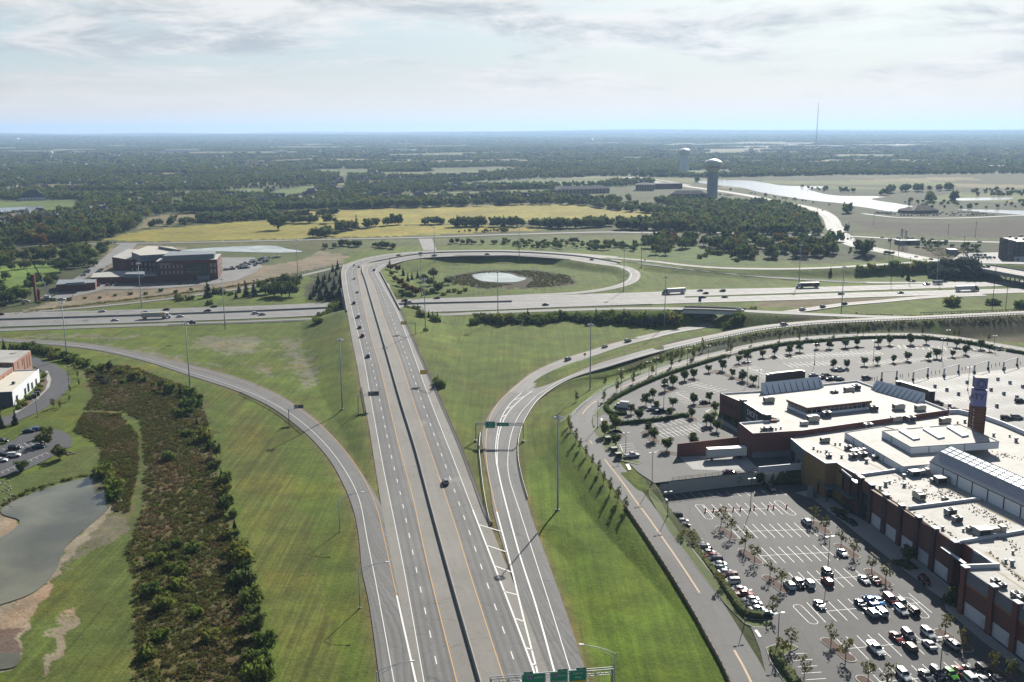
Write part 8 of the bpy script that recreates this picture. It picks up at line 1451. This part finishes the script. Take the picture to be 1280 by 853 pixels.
# sign structures
SBACK=mat('sign_back_aluminium',(0.13,0.14,0.15),0.6,0.08,1,0.3);WLET=mat('white_sign_lettering',(0.80,0.82,0.80),0.5,0);BLUS=mat('interstate_blue',(0.03,0.07,0.32),0.5,0);REDS=mat('interstate_red',(0.40,0.03,0.04),0.5,0);BLKS=mat('black_sign_lettering',(0.015,0.015,0.015),0.5,0)
def face_rot(n):return(math.pi/2,0,math.atan2(n[1],n[0])+math.pi/2)
def panel(t,c,n,w_,h_,m,back=SBACK,border=True):
 rz=math.atan2(n[1],n[0])+math.pi/2;mb=MB();mb.box((c[0],c[1],c[2]),(w_,0.08,h_),rz);mb.obj('sign_back',back,t);f=np.array([n[0],n[1],0])*0.06;mb=MB();mb.box((c[0]+f[0],c[1]+f[1],c[2]),(w_-0.06,0.03,h_-0.06),rz);o=mb.obj('sign_face',m,t)
 if border:
  mb=MB();ux=np.array([math.cos(rz),math.sin(rz),0]);g=f*1.5
  for s_ in(-1,1):q=c+g;mb.box((q[0],q[1],q[2]+s_*(h_/2-0.1)),(w_-0.15,0.02,0.06),rz);q=c+g+ux*s_*(w_/2-0.1);mb.box((q[0],q[1],q[2]),(0.06,0.02,h_-0.15),rz)
  mb.obj('sign_border',WLET if m is not YELM else BLKS,t,kind='stuff')
 return rz
def shield(t,c,n,s_=1.0):
 rz=math.atan2(n[1],n[0])+math.pi/2;ux=np.array([math.cos(rz),math.sin(rz),0]);f=np.array([n[0],n[1],0]);P=[(0,-.55),(.32,-.32),(.5,.05),(.44,.36),(0,.44),(-.44,.36),(-.5,.05),(-.32,-.32)]
 def pl(pts,k,off,nm,m):mb=MB();mb.add([tuple(c+ux*x*k*s_+np.array([0,0,z*k*s_])+f*off)for x,z in pts],[tuple(range(len(pts)))]);mb.obj(nm,m,t)
 pl(P,1.12,0.085,'shield_edge',WLET);pl(P,1.0,0.10,'shield',BLUS);pl([(.47,.2),(.44,.36),(0,.44),(-.44,.36),(-.47,.2)],1.0,0.115,'shield_top',REDS)
 text('lettering','75',0.62*s_,tuple(c+f*0.12+np.array([0,0,-0.06*s_])),face_rot(n),WLET,t,0.005)
def gantry(label,A,B,legs,zt_,th=1.0,m=STEEL):
 t=thing('sign_gantry',label,'sign gantry');A=np.array(A);B=np.array(B);u_=(B-A);l=np.linalg.norm(u_);u_=u_/l;n=np.array([u_[1],-u_[0],0]);mb=MB();k=max(4,int(l/1.8));ch=[(0.4,th/2),(-0.4,th/2),(0.4,-th/2),(-0.4,-th/2)]
 for o,z in ch:mb.tube([tuple(A+n*o+[0,0,z]),tuple(B+n*o+[0,0,z])],0.09,6)
 for i in range(k):
  a,b=A+u_*l*i/k,A+u_*l*(i+1)/k;s_=1 if i%2 else-1
  for o in(0.4,-0.4):mb.tube([tuple(a+n*o+[0,0,s_*th/2]),tuple(b+n*o+[0,0,-s_*th/2])],0.05,4);mb.tube([tuple(a+n*o+[0,0,th/2]),tuple(a+n*o+[0,0,-th/2])],0.05,4)
  mb.tube([tuple(a+n*.4+[0,0,th/2]),tuple(a-n*.4+[0,0,th/2])],0.05,4)
 mb.obj('truss',m,t)
 for q in legs:
  z0=float(zt(np.array([q[0]]),np.array([q[1]]))[0])
  for o in(0.45,-0.45):mb=MB();mb.tube([tuple(np.array([q[0],q[1],z0-0.3])+n*o),tuple(np.array([q[0],q[1],A[2]+th/2])+n*o)],0.14,8);mb.obj('leg',m,t)
  mb=MB();mb.box((q[0],q[1],z0+0.2),(1.0,1.9,0.9),math.atan2(u_[1],u_[0]));mb.obj('footing',CONC,t)
 return t,u_,(n if n[1]<0 else-n)
zg=8.0;A,B=W(613,851,zg),W(766,838.5,zg);t,u_,n=gantry('wide sign gantry with three green signs cut by the bottom edge',A,B,[A+(B-A)*0.003,B-(B-A)*0.005],zg,1.2)
def signbox(t,xl,xr,ytop,h_,m=GREENS):
 a,b=W(xl,ytop,9.2),W(xr,ytop,9.2);w_=np.linalg.norm((b-a)[:2]);pr=A+u_*((((a+b)/2-A)@u_));c=pr+n*0.62;c[2]=9.2-h_/2;panel(t,c,n,w_,h_,m);return c,w_
for(xl,xr,yt,h_,rows,tab,sh)in[(652,682,841.5,3.4,[('NORTH',.5,.45,.75),('Dayton',.95,0.1,-.55)],(654,666),True),(688.5,711,842.5,3.4,[('SOUTH',.46,.4,.75),('Cincinnati',.80,0.0,-.5)],(698,711),True),(713,735.5,842,3.4,[('Liberty',.72,0,1.0),('Way',.72,0,0.05)],(722,735),False)]:
 c,w_=signbox(t,xl,xr,yt,h_);rz=face_rot(n)
 for s_,sz,ox,oz in rows:text('lettering',s_,sz,tuple(c+u_*ox*w_*0.45+n*0.1+np.array([0,0,oz])),rz,WLET,t,0.005)
 if sh:shield(t,c-u_*w_*0.17+np.array([0,0,0.85]),n,1.0)
 a,b=W(tab[0],yt,9.2),W(tab[1],yt,9.2);wt=np.linalg.norm((b-a)[:2]);ct=A+u_*((((a+b)/2-A)@u_))+n*0.62;ct[2]=9.45;panel(t,ct,n,wt,0.5,GREENS,border=False);text('lettering','EXIT',.34,tuple(ct+n*0.1),rz,WLET,t,0.005)
 if not sh:cb2=c+np.array([0,0,-1.15]);panel(t,cb2+n*0.06,n,w_-0.3,0.95,YELM,border=False);text('lettering','EXIT ONLY',.5,tuple(cb2+n*0.18),rz,BLKS,t,0.005)
A,B=W(594.5,530,7.0),W(654,530.5,7.0);t,u_,n=gantry('green sign gantry across the curving right ramp',A,B,[A,B],7.0,0.8)
for xl,xr,yt,h_,tx_,sh in[(607,619.2,527,2.7,'NORTH',True),(621,636.3,529,1.5,'Liberty Way',False)]:
 a,b=W(xl,yt,7.6),W(xr,yt,7.6);w_=np.linalg.norm((b-a)[:2]);c=A+u_*((((a+b)/2-A)@u_))+n*0.6;c[2]=7.9-h_/2+(0.3 if sh else-0.1);panel(t,c,n,w_,h_,GREENS);text('lettering',tx_,.55 if sh else.6,tuple(c+n*0.1+np.array([0,0,-.75 if sh else 0])),face_rot(n),WLET,t,0.005)
 if sh:shield(t,c+np.array([0,0,0.45]),n,1.1)
def cantilever(label,base,armx,z,sg,m,face,front=True,h=6.6):
 """one post, two-tube arm reaching sideways to a panel"""
 p=G(*base);t=thing('cantilever_sign',label,'road sign',tuple(p));mb=MB();mb.tube([(0,0,-0.3),(0,0,h+0.3)],0.16,8);mb.obj('post',STEEL,t);zz=p[2]+h;e=[W(x,y,zz)for x,y in sg];d=(e[1]+e[0])/2-p;d[2]=0;mb=MB();far_=d*(1.0+0.5*np.linalg.norm((e[1]-e[0])[:2])/np.linalg.norm(d))
 for z_ in(h,h-0.8):mb.tube([(0,0,z_),(far_[0]*.97,far_[1]*.97,z_)],0.08,6)
 for k in range(4):a=far_*(k+.5)/4.2;mb.tube([(a[0],a[1],h),(a[0]+far_[0]*.1,a[1]+far_[1]*.1,h-.8)],.04,4)
 mb.obj('arm',STEEL,t);w_=np.linalg.norm((e[1]-e[0])[:2]);ph=face;nn_=np.array([0.1,-1.0])if front else np.array([-0.1,1.0]);nn_=nn_/np.linalg.norm(nn_);c=np.array([d[0],d[1],h-ph*0.35])+np.array([0.1,-1,0])*0.2*(1 if front else-1);panel(t,c,nn_,w_,ph,m,border=front);return t
cantilever('upper amber warning sign on a post right of the highway near the bridge',(519.3,418),0,0,[(501,402.5),(508,402.5)],YELM,1.9);cantilever('lower amber warning sign on a post right of the highway',(547.8,485.5),0,0,[(525,463.5),(534,463.5)],YELM,2.0)
cantilever('dark backed cantilever sign reaching over the left carriageway',(448,515),0,0,[(460,490.5),(473.5,490.5)],GREENS,2.0,False,7.0);cantilever('dark backed cantilever sign over the left ramp',(361.5,532),0,0,[(367.5,507),(379,507)],GREENS,1.6,False,6.8)
# blue service sign, orange markers
p=G(874.5,384);t=thing('service_sign','tall blue service sign beside the interstate near lanes','road sign',tuple(p));mb=MB();mb.box((0,0,5.6),(2.0,0.1,4.0));mb.obj('sign_face',BLUS,t)
for s_ in(-1,1):mb=MB();mb.box((s_*.7,0.1,2.2),(.15,.15,5.0));mb.obj('post',STEEL,t)
ORM=mat('orange_marker_sign',(0.75,0.22,0.03),0.6,0)
for x,y,tx in[(503,380.5,'orange sign at the right bridge end'),(970,402,'orange warning sign on the bank right of the collector bridge'),(1070,396.5,'small orange sign between the two right ramps'),(806,329,'orange sign at the loop split'),(902,409.5,'orange sign by the dark bushes'),(731,449,'orange sign between the ramp branches'),(454,328.5,'orange marker on the bend barrier')]:
 p=G(x,y);t=thing('warning_sign',tx,'road sign',tuple(p));mb=MB();mb.box((0,0,1.2),(.1,.1,2.6));mb.obj('post',STEEL,t);mb=MB();mb.add([(-.9,-.08,2.6),(0,-.08,1.7),(.9,-.08,2.6),(0,-.08,3.5),(-.9,-.04,2.6),(0,-.04,1.7),(.9,-.04,2.6),(0,-.04,3.5)],[(0,1,2,3),(7,6,5,4),(0,4,5,1),(1,5,6,2),(2,6,7,3),(3,7,4,0)]);mb.obj('sign_face',ORM,t)
p=G(614.5,656.5,0.2);mb=MB();mb.lathe([(0.42,0),(0.42,1.1),(0.34,1.2),(0,1.2)],12,mi=0);mb.box((0,-.3,.75),(.7,.35,.7),0,1);o=mb.obj('crash_cushion',[TRIM,YELM],label='crash cushion with yellow nose where the two guardrails meet',cat='crash cushion');o.location=p
# utility poles with wires
UP=[]
for x,y,h,tx in[(1240,387.5,29,'tall brown utility pole in the dark bushes at right'),(1257,386,15,'short utility pole right of the tall one'),(1113.6,354.5,22,'utility pole at the hedge above the exit ramp'),(1136,352,20,'utility pole right of the hedge on the exit ramp'),(1020,291,26,'dark utility pole at the left of the crossing'),(1112,318,16,'utility pole on the boulevard left of the lattice masts'),(1123,319,16,'utility pole on the boulevard right of the first'),(1060,293,14,'utility pole right of the crossing'),(1092,282,14,'utility pole in the brown meadow'),(1204,321,20,'utility pole by the works shed'),(1219,297,18,'utility pole on the township road at right'),(1185,293,12,'utility pole in the meadow north of the township road')]:
 p=G(x,y);t=thing('utility_pole',tx,'utility pole',tuple(p),0.2,'utility poles');mb=MB();mb.tube([(0,0,-.5),(0,0,h)],[.24,.15],7);mb.obj('pole',WOODP,t)
 for z_ in(h-.8,h-2.2):mb=MB();mb.box((0,0,z_),(2.6,.14,.16));mb.obj('cross_arm',WOODP,t)
 UP.append((p[0],p[1],p[2]+h-.7))
for a,b,tx in[(0,2,'power line from the tall brown pole to the hedge pole'),(2,4,'power line from the hedge pole to the crossing'),(5,9,'power line along the boulevard')]:
 a,b=np.array(UP[a]),np.array(UP[b]);mb=MB()
 for o in(-1.1,1.1):mb.tube([tuple(a+(b-a)*k+[o,0,-6*4*k*(1-k)*0.5])for k in np.linspace(0,1,9)],0.05,3)
 mb.obj('power_line',BLACKM,label=tx,cat='power line')
for x,y,tx in((1126,311,'left lattice pylon leaning by the boulevard'),(1131,313,'right lattice pylon by the boulevard')):
 p=G(x,y);t=thing('lattice_pylon',tx,'pylon',tuple(p));mb=MB();h=20
 for sx in(-1,1):
  for sy in(-1,1):mb.tube([(sx*2,sy*2,-.3),(sx*.4,sy*.4,h)],.16,4)
 for k in range(5):z0_,z1_=h*k/5,h*(k+1)/5;r0_,r1_=2-1.6*k/5,2-1.6*(k+1)/5;[mb.tube([(r0_*sx,-r0_,z0_),(-r1_*sx,-r1_,z1_)],.1,3)for sx in(-1,1)];[mb.tube([(r0_*sx,r0_,z0_),(-r1_*sx,r1_,z1_)],.1,3)for sx in(-1,1)]
 mb.obj('lattice',STEEL,t);mb=MB();mb.tube([(-3.5,0,h-1),(3.5,0,h-1)],.14,4);mb.obj('cross_arm',STEEL,t)
# red bollards in the closed-off row
RB=mat('red_bollard_plastic',(0.50,0.03,0.025),0.5,0.05,1);mb=MB();mb.lathe([(.42,0),(.42,.1),(.22,.14),(.2,1.15),(.12,1.3),(0,1.3)],12);bm_=mb.mesh('red_bollard');bm_.materials.append(RB)
ORD=['first','second','third','fourth','fifth','sixth','seventh','eighth','ninth','tenth']
for i,(x,y)in enumerate([(327,319),(368,316),(430,312),(467,312),(503,311),(571,306),(641,303),(668,302),(733,300)]):link('red_bollard',bm_,None,label='red plastic bollard in the closed row, %s from the left'%ORD[i],cat='bollard',group='red bollards',loc=tuple(W(800+x/4,560+y/4,0)))
# height-limit portals and yellow bollards before the deck, boxes on it
for i,(a,b)in enumerate([((330,350),(430,341)),((540,350),(637,322)),((745,326),(842,298)),((947,303),(1040,276)),((1142,282),(1233,252))]):
 A,B=[W(1040+q[0]/5.333,410+q[1]/5.333,4.56)for q in(a,b)];t=thing('height_portal','grey height limit portal at the deck entrance, %s from the left'%ORD[i],'portal',group='height portals')
 for q in(A,B):mb=MB();mb.box((q[0],q[1],q[2]+2),(.55,.55,4.2));mb.obj('post',GALV,t);mb=MB();mb.box((q[0],q[1],q[2]+.5),(.9,.9,1.0));mb.obj('footing',TRIM,t)
 mb=MB();mb.tube([tuple(A+[0,0,4.1]),tuple(B+[0,0,4.1])],.16,6);mb.obj('beam',GALV,t)
YB=mat('faded_yellow_post',(0.42,0.33,0.12),0.8,0.1,1);mb=MB();mb.tube([(0,0,0),(0,0,1.3)],.14,7);ym=mb.mesh('yellow_bollard');ym.materials.append(YB)
for x,y in[(268,345),(283,345),(300,340),(455,325),(470,325),(510,320),(663,305),(690,302),(716,297),(866,280),(890,275),(918,270),(1062,260),(1090,252),(1116,246),(1255,240)]:link('yellow_bollard',ym,None,label='faded yellow bollard between the height portals',cat='bollard',group='yellow bollards',loc=tuple(W(1040+x/5.333,410+y/5.333,4.56)))
mb=MB();mb.box((0,0,.75),(1.5,1.5,1.5)).box((0,0,1.6),(1.1,1.1,.25),0,1);mb.box((0,-.76,.8),(1.0,.04,.9),0,1);dm=mb.mesh('deck_box');dm.materials.append(GALV);dm.materials.append(GRILLE)
for x,y in[(686,395),(765,418),(843,446),(925,472),(900,368),(1060,418),(1105,348),(1186,371),(1145,444),(1232,468),(1270,397),(783,527),(1098,527),(948,298),(1147,275),(747,320),(1010,500)]:link('deck_box',dm,None,label='small grey equipment box standing on the pale car park deck',cat='equipment box',group='boxes on the deck',loc=tuple(W(1040+x/5.333,410+y/5.333,4.58))).scale=(.75,.75,.8)
# green utility boxes, site bits
UB=mat('dark_green_box',(0.02,0.045,0.035),0.6,0.05,1)
for x,y,tx in[(760,552.5,'upper dark green utility box on the gate bed'),(767.5,566,'middle dark green utility box on the gate bed'),(773,573,'lower dark green utility box on the gate bed'),(43,498,'dark utility box in the bed before the white office wing'),(47,495,'second dark utility box in the office bed')]:
 z=4.6 if x>500 else.1;p=W(x,y,z);t=thing('utility_box',tx,'utility box',tuple(p),.3);mb=MB();mb.box((0,0,1.0),(2.0,1.6,1.9));mb.obj('cabinet',UB,t);mb=MB();mb.box((0,0,2.0),(2.2,1.8,.12));mb.obj('lid',UB,t);mb=MB();mb.box((0,0,.05),(2.5,2.1,.2));mb.obj('plinth',CONC,t)
# chain-link fence along the foot of the slope by the ring road
for P,tx in((gl([(700,529),(715,520),(735,503),(760,485),(800,468),(840,453.5),(880,441),(920,431)],None),'thin chain link fence at the foot of the ramp slope'),):
 P=resample(P,3);t=thing('chain_link_fence',tx,'fence');mb=MB();[mb.tube([tuple(p+[0,0,-.2]),tuple(p+[0,0,1.7])],.05,4)for p in P];mb.obj('posts',GALV,t,kind='stuff');mb=MB();[mb.tube([tuple(p+[0,0,z_])for p in P],.03,3)for z_ in(.3,.7,1.1,1.65)];mb.obj('wires',GALV,t,kind='stuff')
# small chain-link gate wall curve at the ring road, traffic barrels at the hospital
BRL=mat('orange_barrel',(0.7,0.2,0.05),0.6,0);mb=MB();mb.lathe([(.35,0),(.3,1.0),(0,1.0)],10);bl_=mb.mesh('traffic_barrel');bl_.materials.append(BRL)
for x,y in[(91,371),(134,369),(180,363),(200,351.5),(240,351),(171,356)]:link('traffic_barrel',bl_,None,label='orange traffic barrel on the hospital building site',cat='traffic barrel',group='site barrels',loc=tuple(G(x,y,.1)))
# ================================================================== haze over the whole country
def haze():
 mb=MB();mb.box((0,0,160-2.0),(72000,72000,320));mb.v=[(x,y,z)for x,y,z in mb.v]
 m=bpy.data.materials.new('haze');m.use_nodes=True;nt=m.node_tree;N=nt.nodes;N.clear()
 o=N.new('ShaderNodeOutputMaterial');v=N.new('ShaderNodeVolumePrincipled');v.inputs['Color'].default_value=(0.40,0.58,0.84,1);v.inputs['Density'].default_value=0.00006;v.inputs['Anisotropy'].default_value=0.25
 nt.links.new(v.outputs[0],o.inputs['Volume']);m.cycles.homogeneous_volume=True
 mb.obj('haze',m,kind='stuff')
haze()
